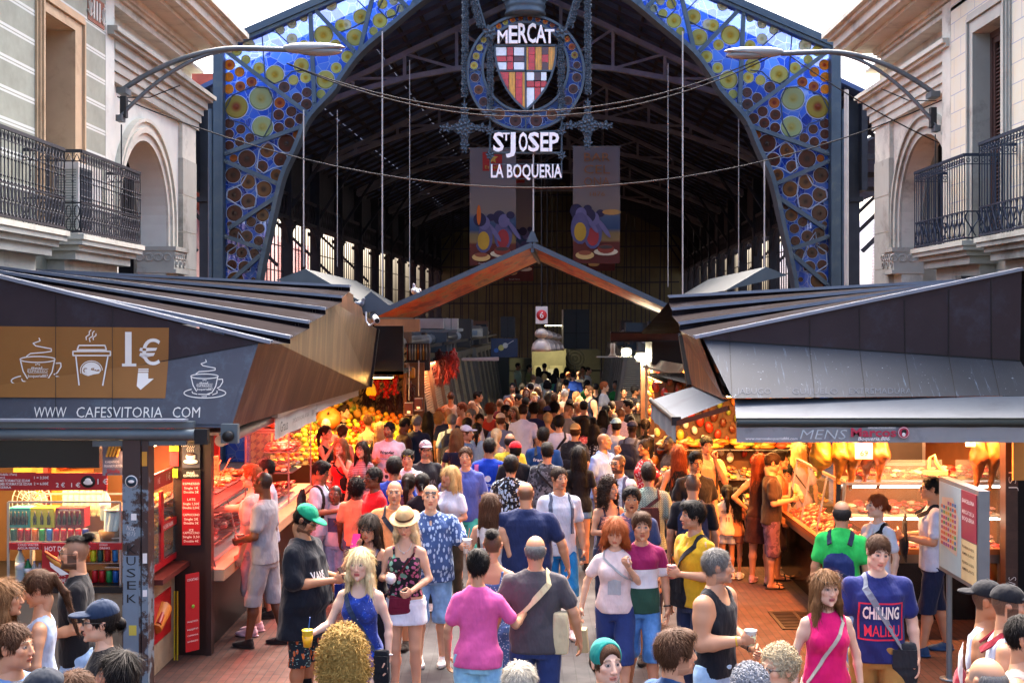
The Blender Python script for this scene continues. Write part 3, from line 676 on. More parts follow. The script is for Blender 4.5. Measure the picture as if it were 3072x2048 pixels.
 nm={'tee':'tshirt','longtee':'tshirt','vee':'tshirt','wide':'tshirt','polo':'polo_shirt','shirt':'shirt','ls':'shirt','dress':'dress','tdress':'dress'}.get(kind,'top')
 link(nm,m3,root)
 bk=bottom[0];Z={'shorts':.5,'short':.7,'skirt':.56,'mini':.66,'pants':.1,'bermuda':.42,'dress':.6,'longskirt':.2,'hot':.76}[bk];Z=o.get('bz',Z)
 lo2=lo.copy();lo2[2]=Z*k-.08;hi2=hi.copy();hi2[2]=1.06*k;Bt=SDF(lo2,hi2,hb);bl=max(.012,.5*hb)
 Bt.loft([t for t in TK if t[0]<1.05*k],bl,.03,p=2.2);Bt.cut_plane((0,0,1.03*k),(0,0,1));fl=.02 if bk in('shorts','bermuda','short')else.012
 if bk in('skirt','mini','dress','longskirt'):
  wd=.2 if bk!='longskirt' else.22;Bt.loft([(Z*k-.05,wd*k*wv,.155*k,.01),(.8*k,.185*k*wv,.13*k,.012),(.9*k,.172*k*wv,.118*k,.014)],bl,.03,p=2.1)
 else:
  for H_,K_,N_,sgn in L:
   Bt.cap(H_,K_,.088*k*lm+bl,.056*k*lm+bl+fl,.02)
   if Z<.3:Bt.cap(K_,N_,.056*k*lm+bl+fl*.5,.045*k+bl,.02)
   elif Z<.5:Bt.cap(K_,K_+(N_-K_)*.3,.056*k*lm+bl+fl,.056*k*lm+bl+fl,.02)
 Bt.wrinkle(.006,15,sd+5);Bt.cut_plane((0,0,Z*k),(0,0,-1));Vb,Qb=Bt.mesh();m4=np_mesh('bottom',Vb,Qb);m4.materials.append(cloth(*bottom[1:]))
 link({'pants':'trousers','skirt':'skirt','mini':'skirt','dress':'skirt','longskirt':'skirt'}.get(bk,'shorts'),m4,root)
 shk=o.get('shoe',('sneaker','#d8d4d0' if sd%3 else '#26221f'))
 hv,hq=shoe_geo(shk[0],.007 if s>150 else.011)
 for H_,K_,N_,sgn in L:
  v2=rotz(hv*(.88+.12*k)*(.93 if fem else 1.)*(np.array([sgn,1,1])),-.15*sgn)+N_;m5=np_mesh('shoe',v2,hq if sgn>0 else hq[:,::-1]);m5.materials.append(cloth(shk[1]));link('shoe',m5,root)
 P=dict(root=root,H=Ht,B=B,Bt=Bt,k=k,h=h,hands=hands,s=s,HT=HT,X=X,Y=Y,rot=rot,A=A,hb=hb,T=TK)
 PEOPLE.append(P)
 for dc in o.get('print',()):decal(P,*dc)
 for cr in o.get('carry',()):CARRY[cr[0]](P,*cr[1:])
 return P
def surf(P,x,z,side,gap=.006,lower=False):
 """point on the shirt surface seen from front (-1) or back (1)"""
 H=P['Bt']if lower else P['H'];ys=np.linspace(.4,0,90)*side;pts=np.stack([np.full(90,x),ys,np.full(90,z)],1);f=H.sample(pts);i=np.argmax(f<0)if(f<0).any()else 60
 return ys[i]+side*(gap+.002)
def surf_top(P,x,y,gap=.006):
 zs=np.linspace(1.6*P['k'],1.2*P['k'],80);f=P['H'].sample(np.stack([np.full(80,x),np.full(80,y),zs],1));i=np.argmax(f<0)if(f<0).any()else 40;return zs[i]+gap
def decal(P,s_,z,size,col,side='f',x=0.,lines=1.05,bold=.0,width=None,kind='text',name='lettering'):
 sg=-1 if side=='f' else 1;k=P['k'];mb=MB();mb.m(cloth(col))
 if kind=='text':
  t=MB();text_mb(t,s_,(0,0,0),(1,0,0),(0,0,1),size,0,bold,width);vs=t.v;fs=t.f
 elif kind=='poly':vs=[(a*size,0,b*size)for a,b in s_];fs=[tuple(range(len(vs)))]
 elif kind=='grid':
  w_,h_=s_;nx,nz=10,8;vs=[(w_*(i/nx-.5),0,h_*(j/nz-.5))for j in range(nz+1)for i in range(nx+1)];fs=[(j*(nx+1)+i,j*(nx+1)+i+1,(j+1)*(nx+1)+i+1,(j+1)*(nx+1)+i)for j in range(nz)for i in range(nx)]
 out=[]
 for v in vs:
  vx,vz=v[0]+x,v[2]+z*k;xx=vx if sg<0 else-vx;yy=surf(P,xx,vz,sg,.008 if kind!='grid' else.005);out.append((xx,yy,vz))
 mb.add(out,fs);me=mb.mesh(name)
 link(name,me,P['root'])
def toW(P,p):c,s_=math.cos(P['rot']),math.sin(P['rot']);return Vector((P['X']+p[0]*c-p[1]*s_,P['Y']+p[0]*s_+p[1]*c,p[2]))
def wthing(P,mb,name,label,cat,group=None):
 o=mb.build(name,None,label,cat,group);o.location=(P['X'],P['Y'],0);o.rotation_euler=(0,0,P['rot']);return o
def backpack(P,col,label,c2=None,front=False,w_=.15,ht=.22,straps=True,zc=1.2,name='backpack'):
 k=P['k'];sg=-1 if front else 1;yb=surf(P,0,zc*k,sg,0);root=thing(name,label,name,(P['X'],P['Y'],0),P['rot'])
 S=SDF((-.24,min(yb,yb+sg*.3)-.05,.85*k),(.24,max(yb,yb+sg*.3)+.05,1.6*k),.012 if P['s']>200 else.018)
 S.loft([((zc-ht)*k,w_*.86*k,.07*k,0),((zc-ht*.5)*k,w_*k,.09*k,0),((zc+ht*.5)*k,w_*.95*k,.08*k,0),((zc+ht*.95)*k,w_*.6*k,.045*k,0)],0,.02,p=3);V0=None
 S.F=S.F;S.wrinkle(.003,20,3);V,Q=S.mesh();V[:,1]+=yb+sg*.075*k
 m1=np_mesh('bag_body',V,Q);m1.materials.append(cloth(col));link('bag_body',m1,root)
 pk=SDF((-.2,-.15,.8*k),(.2,.15,1.6*k),.012 if P['s']>200 else.018);pk.ell((0,0,(zc-ht*.35)*k),(w_*.8*k,.045*k,ht*.5*k),0);V,Q=pk.mesh();V[:,1]+=yb+sg*.145*k
 m1=np_mesh('pocket',V,Q);m1.materials.append(cloth(c2 or col));link('pocket',m1,root)
 if straps:
  for x in(-1,1):
   mb=MB().m(cloth(c2 or col));pts=[]
   for z in np.linspace((zc-ht*.6)*k,1.38*k,8):pts.append((x*.118*k,surf(P,x*.118*k,z,-sg,.004),z))
   for yy in(-.06,-.03,0,.03,.06):pts.append((x*.105*k,sg*yy*k,surf_top(P,x*.105*k,sg*yy*k)))
   pts.append((x*.09*k,yb+sg*.03,1.37*k))
   strapmesh(mb,pts,.045*k,.012);mb.build('strap',root)
 return root
def strapmesh(mb,pts,w_,t):
 pts=[Vector(p)for p in pts];n=len(pts);vs=[]
 for i,p in enumerate(pts):
  tg=(pts[min(i+1,n-1)]-pts[max(i-1,0)]).normalized();ctr=Vector((0,0,p.z-.1));out=(p-ctr);out=(out-tg*out.dot(tg)).normalized();side=tg.cross(out).normalized()
  vs+=[p-side*w_/2-out*t/2,p+side*w_/2-out*t/2,p+side*w_/2+out*t/2,p-side*w_/2+out*t/2]
 fs=[(i*4+j,i*4+(j+1)%4,(i+1)*4+(j+1)%4,(i+1)*4+j)for i in range(n-1)for j in range(4)]+[(0,1,2,3),((n-1)*4+3,(n-1)*4+2,(n-1)*4+1,(n-1)*4)]
 mb.add(vs,fs,False)
def crossbag(P,col,label,sgn=1,strap='#222222',size=(.15,.06,.12),w_=.03,name='shoulder_bag',hip=.2,zb=.93,front=True,bagoff=None):
 """strap from the shoulder on side sgn, bag at the opposite hip"""
 k=P['k'];root=thing(name,label,'bag',(P['X'],P['Y'],0),P['rot']);mb=MB().m(cloth(strap));F_,Bk=[],[]
 for i in range(13):
  t=i/12;x=sgn*(.11*(1-t)-.165*t)*k;z=(1.39*(1-t)+(zb+.1)*t)*k;F_.append((x,surf(P,x,z,-1,.007),z));Bk.append((x,surf(P,x,z,1,.007),z))
 pts=Bk[::-1]+[(sgn*.105*k,yy*k,surf_top(P,sgn*.105*k,yy*k))for yy in(.06,.03,0,-.03,-.06)]+F_;strapmesh(mb,pts,w_,.006);mb.build('strap',root)
 sx,sy,sz=size;c=np.array((-sgn*hip*k,(-.06 if front else.06),zb*k))if bagoff is None else np.array(bagoff)*k
 S=SDF(c-np.array((sx,sy+.02,sz))-.02,c+np.array((sx,sy+.02,sz))+.02,.01 if P['s']>200 else.016)
 S.loft([(c[2]-sz,sx*.5,sy*.8,c[1]),(c[2]-sz*.5,sx*.56,sy,c[1]),(c[2]+sz*.8,sx*.5,sy*.75,c[1]),(c[2]+sz,sx*.46,sy*.6,c[1])],0,.01,cx=c[0],p=4.5);V,Q=S.mesh()
 m1=np_mesh('bag_body',V,Q);m1.materials.append(cloth(col));link('bag_body',m1,root)
 mb=MB().m(cloth(col));mb.cbox(c+np.array((0,-sy*1.0,sz*.3)),(sx*.9,.008,sz*.9));mb.build('flap',root)
 return root
def cup(P,side,col,label,liquid=None,straw=None,hgt=.11,r=.04,name='cup'):
 c,f,t,pal=P['hands'][0 if side=='L' else 1];root=thing(name,label,name,toW(P,c),P['rot']);mb=MB().m(mat('cupm'+col,col,.3))
 mb.lathe([(r*.7,-hgt/2),(r,hgt/2),(r*1.06,hgt/2+.003),(r*1.06,hgt/2+.008),(r*.9,hgt/2+.01)],n=14);mb.build('cup_body',root)
 if liquid:MB().m(mat('liq'+liquid,liquid,.3)).lathe([(r*.72,-hgt/2+.004),(r*.955,hgt*.2)],n=14).build('drink',root).scale=(1.02,1.02,1)
 if straw:MB().m(mat('straw'+straw,straw,.4)).tube([(0,0,0),(.012,-.01,hgt*.5+.02),(.025,-.02,hgt+.05)],.004,6).build('straw',root)
 return root
def phone(P,side,col,label):
 c,f,t,pal=P['hands'][0 if side=='L' else 1];root=thing('phone',label,'phone',toW(P,c+np.array((0,-.02,.03))),P['rot']);Mx=Matrix.Rotation(R(-35),3,'X')
 MB().m(mat('ph'+col,col,.3)).cbox((0,0,0),(.07,.009,.14),Mx).build('case',root);MB().m(mat('phscr','#10141a',.1)).cbox((0,.006,0),(.062,.003,.128),Mx).build('screen',root);return root
def paperbag(P,side,col,label,w_=.2,ht=.26,drop=.12):
 c,f,t,pal=P['hands'][0 if side=='L' else 1];root=thing('paper_bag',label,'bag',toW(P,c+np.array((0,0,-drop-ht/2))),P['rot'])
 MB().m(mat('pb'+col,col,.8,bump=.1,bs=12)).hexa([(-.05,-w_/2,-ht/2),(.05,-w_/2,-ht/2),(.05,w_/2,-ht/2),(-.05,w_/2,-ht/2),(-.04,-w_/2-.01,ht/2),(.03,-w_/2-.01,ht/2),(.03,w_/2+.01,ht/2),(-.04,w_/2+.01,ht/2)]).build('bag_body',root)
 MB().m(mat('pbh','#c9bfa0',.8)).tube([(-.02,-.05,ht/2),(-.01,-.02,ht/2+drop),(-.01,.02,ht/2+drop),(-.02,.05,ht/2)],.004,6).build('handle',root);return root
def snack(P,side,kind,label):
 c,f,t,pal=P['hands'][0 if side=='L' else 1];mb=MB()
 if kind=='banana':
  mb.m(mat('ban','#e8c93a',.5));
  for a in(0,2.1,4.2):mb.tube([(0,0,.02),(.03*math.cos(a),.03*math.sin(a),.03),(.05*math.cos(a),.05*math.sin(a),-.03)],[.012,.014,.004],6)
  mb.tube([(0,0,-.09),(0,.01,-.03),(0,0,.03)],[.012,.019,.018],8);mb.m(mat('ban2','#f2e8c0',.5));mb.tube([(0,0,.03),(-.01,0,.06),(-.02,0,.085)],[.015,.015,.006],8);nm='banana'
 elif kind=='ball':mb.m(mat('foil','#dfe3e8',.35,.5,bump=.6,bs=60)).ball((0,0,0),.05,12);nm='ice_cream'
 elif kind=='paper':mb.m(mat('paperw','#f4f2ee',.7)).cbox((0,0,.03),(.05,.012,.1),Matrix.Rotation(.4,3,'Y'));nm='napkin'
 else:mb.m(mat('food','#d8a060',.6,bump=.5)).ball((0,0,.01),.03,8,(1,.8,.7));nm='snack'
 o=mb.build(nm,None,label,nm.replace('_',' '));o.location=toW(P,c);o.rotation_euler=(0,0,P['rot']);return o
def necklace(P,z=1.33,col='#cfc9c0'):
 k=P['k'];mb=MB().m(mat('chain'+col,col,.3,.8));pts=[]
 for i in range(13):
  a=math.pi*(i/12);x=.062*math.cos(a)*k;zz=(1.455-(1.455-z)*math.sin(a))*k;H=P['B'];ys=np.linspace(-.3,.05,90);f=H.sample(np.stack([np.full(90,x),ys,np.full(90,zz)],1));j=np.argmax(f<0)if(f<0).any()else 60;pts.append((x,ys[j]-.004,zz))
 mb.tube(pts,.0028,5);p=Vector(pts[6]);mb.ball(p+Vector((0,-.003,-.008)),.012,8);mb.build('necklace',P['root'])
def bracelet(P,side,col):
 S,E_,Wr,hp,sgn=P['A'][0 if side=='L' else 1];f=Vector(Wr-E_).normalized();c=Vector(Wr)-f*.02;mb=MB().m(mat('br'+col,col,.4));u=f.orthogonal().normalized();v=f.cross(u);r=.031*P['k']
 mb.tube([c+(u*math.cos(a)+v*math.sin(a))*r for a in[i*math.pi/6 for i in range(13)]],.007,6,False);mb.build('bracelet',P['root'])
CARRY=dict(backpack=backpack,bag=crossbag,cup=cup,phone=phone,paperbag=paperbag,snack=snack,necklace=necklace,bracelet=bracelet)
# ================================================================ GROUND
def ground():
 m,n=newmat('brick_paving');co=n.coord('Object',(1,1,1),(0,0,R(90)));b=n.new('TexBrick');n.ln(co,b.inputs[0])
 b.inputs['Scale'].default_value=4.2;b.inputs['Mortar Size'].default_value=.022;b.inputs['Brick Width'].default_value=.85;b.inputs['Row Height'].default_value=.34;b.inputs['Bias'].default_value=-.1
 b.inputs['Color1'].default_value=(.1,.045,.034,1);b.inputs['Color2'].default_value=(.07,.036,.03,1);b.inputs['Mortar'].default_value=(.035,.026,.024,1)
 b2=n.new('TexBrick');n.ln(co,b2.inputs[0]);b2.inputs['Scale'].default_value=4.2;b2.inputs['Mortar Size'].default_value=.02;b2.inputs['Brick Width'].default_value=1.3;b2.inputs['Row Height'].default_value=.55
 b2.inputs['Color1'].default_value=(.052,.052,.056,1);b2.inputs['Color2'].default_value=(.038,.038,.042,1);b2.inputs['Mortar'].default_value=(.03,.03,.032,1)
 sp=n.new('SeparateXYZ');n.ln(n.coord(),sp.inputs[0]);ax=n.math('ABSOLUTE',n.math('ADD',sp.outputs[0],-.1));f=n.math('GREATER_THAN',ax,1.75)
 c=n.mix(f,b2.outputs[0],b.outputs[0]);nz=n.ramp(n.noise(n.coord(),1.3,8,.7),[(.35,.72),(.65,1.12)])
 c=n.mix(1.,c,nz,'MULTIPLY');sp2=n.ramp(n.noise(n.coord(),26,4,.6),[(.7,0),(.74,1)]);c=n.mix(n.math('MULTIPLY',sp2,.35),c,(.12,.11,.1))
 n.ln(c,n.b.inputs['Base Color']);n.ln(n.ramp(n.noise(n.coord(),3,5),[(.3,.6),(.7,.9)]),n.b.inputs['Roughness']);n.b.inputs['Specular IOR Level'].default_value=.25;n.bump(n.mix(f,b2.outputs[1],b.outputs[1]),-.4,.006)
 mb=MB().m(m);mb.add([(-60,-20,0),(60,-20,0),(60,160,0),(-60,160,0)],[(0,1,2,3)]);mb.build('ground',kind='structure')
ground()
# ================================================================ SIDE BUILDINGS
stone=mat('stone','#a2a298',.8,stain='#77756c',ss=.9,bump=.15,bs=30,var=.1,vs_=1.5)
stone2=mat('stone_pale','#c0bfb2',.8,stain='#8f8e84',ss=1.1,bump=.1,bs=30,var=.08)
plaster=mat('plaster_white','#c6c9c0',.85,stain='#a3a49c',ss=.7,bump=.06,bs=25,var=.05)
cream=mat('plaster_cream','#d2c8a4',.85,stain='#b9ab8a',ss=.7,var=.06)
tan=mat('stone_tan','#b79c7b',.8,stain='#9c8263',ss=1.3,var=.08,bump=.1)
darkin=mat('dark_interior','#1a1a1c',.9);iron=mat('wrought_iron','#3a3a40',.5,.5,var=.2,bump=.2);ironb=mat('blue_iron','#1e2c40',.45,.5,var=.2)
def banded():
 m,n=newmat('banded_render');sp=n.new('SeparateXYZ');n.ln(n.coord(),sp.inputs[0]);z=n.math('FRACT',n.math('DIVIDE',n.math('ADD',sp.outputs[2],.08),.405))
 l=n.math('ADD',n.math('LESS_THAN',z,.07),n.math('MULTIPLY',n.math('GREATER_THAN',z,.11),n.math('LESS_THAN',z,.2)))
 nz=n.ramp(n.noise(n.coord(),2.2,8,.7),[(.35,lin('#85887a')),(.65,lin('#969a8b'))]);c=n.mix(l,nz,lin('#c4c7bf'));n.ln(c,n.b.inputs['Base Color']);n.b.inputs['Roughness'].default_value=.9
 n.bump(l,.3,.01);return m
def ashlar():
 m,n=newmat('ashlar_cream');b=n.new('TexBrick');n.ln(n.coord('Object',(1,1,1),(0,R(90),R(90))),b.inputs[0])
 tc=n.new('TexCoord');sp=n.new('SeparateXYZ');cb=n.new('CombineXYZ');n.ln(tc.outputs['Object'],sp.inputs[0]);n.ln(sp.outputs[1],cb.inputs[0]);n.ln(sp.outputs[2],cb.inputs[1]);n.ln(cb.outputs[0],b.inputs[0])
 b.inputs['Scale'].default_value=1.;b.inputs['Brick Width'].default_value=.62;b.inputs['Row Height'].default_value=.3;b.inputs['Mortar Size'].default_value=.008
 b.inputs['Color1'].default_value=(*lin('#ccc8b4'),1);b.inputs['Color2'].default_value=(*lin('#c3bfac'),1);b.inputs['Mortar'].default_value=(*lin('#8d97a8'),1)
 nz=n.ramp(n.noise(n.coord(),2,7,.7),[(.45,0),(.75,.5)]);n.ln(n.mix(nz,b.outputs[0],lin('#c9b486')),n.b.inputs['Base Color']);n.b.inputs['Roughness'].default_value=.85;return m
def facade(s,XB,XA,dS,wallA,wallB,op,win,name,label,balc,ironm,ac=False):
 """s side, XB recessed wall with the arch, XA proud wall for d<dS"""
 root=thing(name,label,'building',(s*XA,20,0))
 def P(p,d,z,X=XA):return(s*(X-p)-s*XA,d-20,z)
 def fb(mb,d0,z0,d1,z1,p0,p1,X=XA):
  a=P(p0,d0,z0,X);b=P(p1,d1,z1,X);return mb.box(min(a[0],b[0]),a[1],z0,max(a[0],b[0]),b[1],z1)
 w0,w1,wz0,wz1=win['in'];th=.55 if s<0 else.42
 mb=MB().m(wallA)
 for(d0,z0,d1,z1)in((4,0,w0,8.8),(w1,0,dS,8.8),(w0,0,w1,wz0),(w0,wz1,w1,8.8)):fb(mb,d0,z0,d1,z1,-.6,0)
 mb.m(plaster if s<0 else stone2);fb(mb,dS-.42,3.,dS+.003,8.803,-.6,.004)
 mb.build('front_wall',root)
 c,r_,zs=op;mb=MB().m(plaster if s<0 else stone2)
 arc=[(c-r_*math.cos(a),zs+r_*math.sin(a))for a in[math.pi*i/24 for i in range(25)]]
 out=[(dS,0),(c-r_,0)]+arc+[(c+r_,0),(26,0),(26,8.8),(dS,8.8)]
 mb.prism(out,lambda u,v,t:P(t,u,v,XB),-th,0);mb.build('arched_wall',root)
 mb=MB().m(stone2 if s<0 else stone)
 for(ra,rb,pr)in((r_+.003,r_+.14,.05),(r_+.14,r_+.24,.1),(r_+.24,r_+.34,.07),(r_+.34,r_+.4,.12)):
  n=24;pa=[(c-ra*math.cos(math.pi*i/n),zs+ra*math.sin(math.pi*i/n))for i in range(n+1)];pb=[(c-rb*math.cos(math.pi*i/n),zs+rb*math.sin(math.pi*i/n))for i in range(n+1)]
  for i in range(n):mb.prism([pa[i],pb[i],pb[i+1],pa[i+1]],lambda u,v,t:P(t,u,v,XB),.0,pr)
  for sg in(-1,1):
   if c+sg*rb-.02>dS:fb(mb,min(c+sg*ra,c+sg*rb),4.85,max(c+sg*ra,c+sg*rb),zs,0,pr,XB)
 mb.build('arch_moulding',root)
 mb=MB().m(stone);fb(mb,c+r_-.01,4.42,25.05,4.85,-th-.01,.16,XB);fb(mb,c+r_-.03,4.8,25.07,4.88,-th-.02,.2,XB);fb(mb,c+r_-.03,4.36,25.07,4.43,-th-.02,.2,XB)
 for i in range(3):
  for q in((-.1,.08),(.1,.08),(0,-.07)):
   cx=c+r_+.12+i*.28+q[0]*.7;pts=[P(.17,cx+.06*math.cos(a),4.62+q[1]+.06*math.sin(a),XB)for a in[j*math.pi/5 for j in range(11)]];mb.tube(pts,.016,5,False)
 for i in range(3):
  for q in((-.1,.08),(.1,.08)):
   X0=-th+.12+i*.19+q[0]*.8;pts=[P(X0+.07*math.cos(a),c+r_-.012,4.62+q[1]*.6+.07*math.sin(a),XB)for a in[j*math.pi/5 for j in range(11)]];mb.tube(pts,.018,5,False)
 mb.build('carved_capital',root)
 mb=MB().m(stone)
 for i in range(9):fb(mb,24.975,.9*i*.83+.01,26.006,.9*(i+1)*.83-.004,-.01,.1,XB)
 mb.m(stone2);fb(mb,24.985,0,26.002,7.46,-.9,.085,XB);mb.build('pilaster',root)
 mb=MB().m(stone if s<0 else stone2)
 for(z0,z1,p)in((7.44,7.6,.12),(7.6,7.76,.16),(7.76,7.9,.2),(7.9,8.06,.27),(8.06,8.12,.36),(8.12,8.2,.42)):fb(mb,dS-.35 if p>.3 else dS+.002,z0,26+p,z1,-.4,p,XB)
 mb.build('entablature',root)
 mb=MB().m(stone2)
 for(z0,z1,p)in((8.7,8.8,.08),(8.8,8.86,.14),(8.86,8.98,.2),(8.98,9.05,.55),(9.05,9.15,.75),(9.15,9.32,.85),(9.32,9.4,.95),(9.4,9.5,1.05)):fb(mb,4,z0,25.2+p,z1,-1.2,p+.1,XB)
 mb.m(stone);fb(mb,3.9,9.5,25.8,9.56,-1.2,.7,XB);mb.build('cornice',root)
 mb=MB().m(plaster)
 for d in(21.6,23.6):
  fb(mb,d,8.28,d+.16,8.5,0,.015,XB);mb.m(darkin)
  for i in range(4):
   for j in(0,1):fb(mb,d+.025+i*.032,8.31+j*.09,d+.042+i*.032,8.38+j*.09,.015,.02,XB)
  mb.m(plaster)
 mb.build('vent_grille',root)
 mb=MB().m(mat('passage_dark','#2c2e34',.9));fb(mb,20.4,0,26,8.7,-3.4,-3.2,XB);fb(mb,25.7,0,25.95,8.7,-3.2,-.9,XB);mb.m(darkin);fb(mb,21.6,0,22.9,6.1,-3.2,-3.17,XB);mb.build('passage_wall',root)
 mb=MB().m(stone2);mb.box(*(min(-s*0,s*3.6),-16,8.62),*(max(0,s*3.6),6,8.68));mb.build('roof',root)
 wr=link('window',MB().mesh('window'),root);o0,o1,oz=win['out'];mb=MB().m(win['m'])
 for k,(e,p)in enumerate(((0,.03),(.05,.06),(.1,.09),(.16,.05))):
  a0,a1,az=o0+e,o1-e,oz-e;q=(.05 if k<3 else min(w0-a0,.3));q1=.05 if k<3 else a1-w1;qz=.05 if k<3 else az-wz1
  fb(mb,a0,4.6,a0+q,az,0,p);fb(mb,a1-q1,4.6,a1,az,0,p);fb(mb,a0+q,az-qz,a1-q1,az,0,p+.002)
 mb.build('surround',wr)
 mb=MB().m(win['m']);fb(mb,w1-.004,wz0,w1+.02,wz1+.02,-.6,.001);fb(mb,w0-.02,wz0,w0+.004,wz1+.02,-.6,.001);fb(mb,w0,wz1-.004,w1,wz1+.02,-.6,.0015);mb.build('reveal',wr)
 mb=MB().m(win['fm']);rec=win['rec']
 fb(mb,w0,wz0,w0+.09,wz1-.004,-rec-.06,-rec+.05);fb(mb,w1-.09,wz0,w1,wz1,-rec-.06,-rec+.05);fb(mb,w0+.09,wz1-.1,w1-.09,wz1,-rec-.06,-rec+.052)
 mid=(w0+w1)/2
 if win.get('shutter'):
  for(a0,a1)in((w0+.09,mid-.01),(mid+.01,w1-.09)):
   for z0,z1 in((wz0,wz0+1.5),(wz0+1.5,wz1-.1)):
    fb(mb,a0,z0,a0+.07,z1,-rec-.02,-rec+.03);fb(mb,a1-.07,z0,a1,z1,-rec-.02,-rec+.03);fb(mb,a0+.07,z1-.09,a1-.07,z1,-rec-.02,-rec+.03);fb(mb,a0+.07,z0,a1-.07,z0+.05,-rec-.02,-rec+.03)
    k=int((z1-z0-.2)/.06)
    for i in range(k):
     z=z0+.08+i*.06;q=[P(-rec+.02,a0+.07,z),P(-rec+.02,a1-.07,z),P(-rec-.03,a1-.07,z+.045),P(-rec-.03,a0+.07,z+.045)];mb.add(q+[(x_,y_,z_+.012)for x_,y_,z_ in q],[(0,1,2,3),(4,5,6,7),(0,1,5,4),(2,3,7,6)])
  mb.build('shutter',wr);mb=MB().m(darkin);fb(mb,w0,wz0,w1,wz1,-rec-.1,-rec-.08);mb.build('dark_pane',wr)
 else:
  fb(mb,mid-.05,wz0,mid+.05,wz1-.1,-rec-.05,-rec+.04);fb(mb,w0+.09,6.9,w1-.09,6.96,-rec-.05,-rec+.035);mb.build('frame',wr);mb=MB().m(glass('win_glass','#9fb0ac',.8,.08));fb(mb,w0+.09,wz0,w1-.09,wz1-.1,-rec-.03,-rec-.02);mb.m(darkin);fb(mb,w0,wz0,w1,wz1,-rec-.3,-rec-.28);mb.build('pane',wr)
 for(d0,d1,pj,zr,deco)in balc:
  br=link('balcony',MB().mesh('balcony'),root)
  mb=MB().m(stone2 if s<0 else stone)
  for i,(z0,z1,e)in enumerate(((4.57,4.64,.06),(4.5,4.57,.03),(4.42,4.5,-.05),(4.3,4.42,-.12))):fb(mb,d0-e,z0,d1+e,z1,-.1,pj+e)
  fb(mb,d0+.2,4.05,d1-.2,4.3,-.1,pj*.45)
  mb.build('slab',br)
  mb=MB().m(ironm);zb=4.66;pa=[P(-.02,d0,0),P(pj,d0,0),P(pj,d1,0),P(-.02,d1,0)]
  for a,b in((0,1),(1,2),(2,3)):
   A_=Vector(pa[a]);B_=Vector(pa[b]);L=(B_-A_).length;nb=max(2,int(L/.105));dr=(B_-A_)/nb
   for z,t in((zr,.045),(zb+.02,.03),(zb+.42,.022),(zr-.14,.014)):mb.bar(A_+Vector((0,0,z)),B_+Vector((0,0,z)),t*.8,t)
   for i in range(nb+1):
    p=A_+dr*i;mb.tube([p+Vector((0,0,zb)),p+Vector((0,0,zr))],.0085,5,False)
    if deco=='ring':
     for z in(zb+.44,zb+.5,zb+.72,zb+.8):mb.ball(p+Vector((0,0,z)),.019,5)
    if i<nb:
     q=p+dr*.5;e=dr.normalized()
     if deco=='ring':
      for zc,rz_,rx_ in((zb+.12,.085,.036),(zb+.3,.085,.036)):mb.tube([q+e*rx_*math.cos(t)+Vector((0,0,zc+rz_*math.sin(t)))for t in[j*math.pi/5 for j in range(11)]],.0085,4,False)
      mb.tube([p+Vector((0,0,zr-.16)),q+Vector((0,0,zr-.04)),p+dr+Vector((0,0,zr-.16))],.008,4,False)
     else:
      mb.tube([q+e*.045*math.sin(t*6)*(1 if i%2 else-1)+Vector((0,0,zb+.05+t*.36))for t in[j/8 for j in range(9)]],.011,4,False);mb.tube([q+e*.03*math.cos(t)+Vector((0,0,zr-.08+.03*math.sin(t)))for t in[j*math.pi/4 for j in range(9)]],.007,4,False)
  mb.build('railing',br)
 if s<0:
  mb=MB().m(tan);d=19.05;mb.m(mat('relief_red','#8a5c4a',.9));fb(mb,d,8.08,d+.75,8.5,.0,.012);mb.m(plaster)
  for i in range(3):fb(mb,d+.2+i*.13,8.14,d+.25+i*.13,8.44,.012,.03)
  for i in range(5):
   a=math.pi*(i+.5)/5
   for c0,sg in((d+.08,1),(d+.68,-1)):mb.bar(P(.02,c0,8.14),P(.02,c0+.12*math.cos(a)*1,8.14+.28*math.sin(a)),.02,.012)
  mb.build('relief_panel',root)
 return root
B_L=facade(-1,6.95,6.7,20.3,banded(),plaster,(22.7,1.42,5.3),dict(**{'in':(17.15,18.4,4.6,7.75),'out':(17.0,18.85,8.05)},m=tan,fm=mat('wood_brown','#6e3b26',.6),rec=.45),'corner_building',
'pale building with grey banded wall, tall tan framed window and arched passage',[(8,16.6,.55,5.73,'ring'),(17.23,19.9,.55,5.8,'ring')],iron)
B_R=facade(1,7.5,7.2,21.2,ashlar(),cream,(22.95,1.5,5.38),dict(**{'in':(18.5,19.65,4.6,8.0),'out':(18.2,19.95,8.35)},m=stone,fm=mat('shutter_brown','#4d332b',.6),rec=.28,shutter=True),'corner_building',
'cream stone block building with brown louvred shutters, blue iron balconies and arched passage',[(18.6,20.96,.55,5.93,'scroll'),(10,18.0,.55,6.0,'scroll')],ironb)
def ac_unit():
 r=thing('air_conditioner','white air conditioner on the iron balcony beside the tan window','air conditioner',(-6.35,18.0,4.64));mb=MB().m(mat('ac_white','#d8d8d4',.5));mb.box(-.3,-.45,0,.05,.5,1.05);mb.build('casing',r)
 mb=MB().m(mat('ac_grille','#26323e',.5));mb.box(.05,-.4,.08,.058,.1,.98);mb.m(mat('ac_coil','#8d9a90',.5))
 for i in range(24):mb.box(-.28,-.458,.08+i*.037,.02,-.45,.095+i*.037)
 mb.build('grille',r);mb=MB().m(mat('ac_wire','#b8bcc0',.4,.6))
 for i in range(10):mb.bar((.062,-.4,.1+i*.095),(.062,.1,.1+i*.095),.006)
 mb.build('fan_guard',r)
ac_unit()
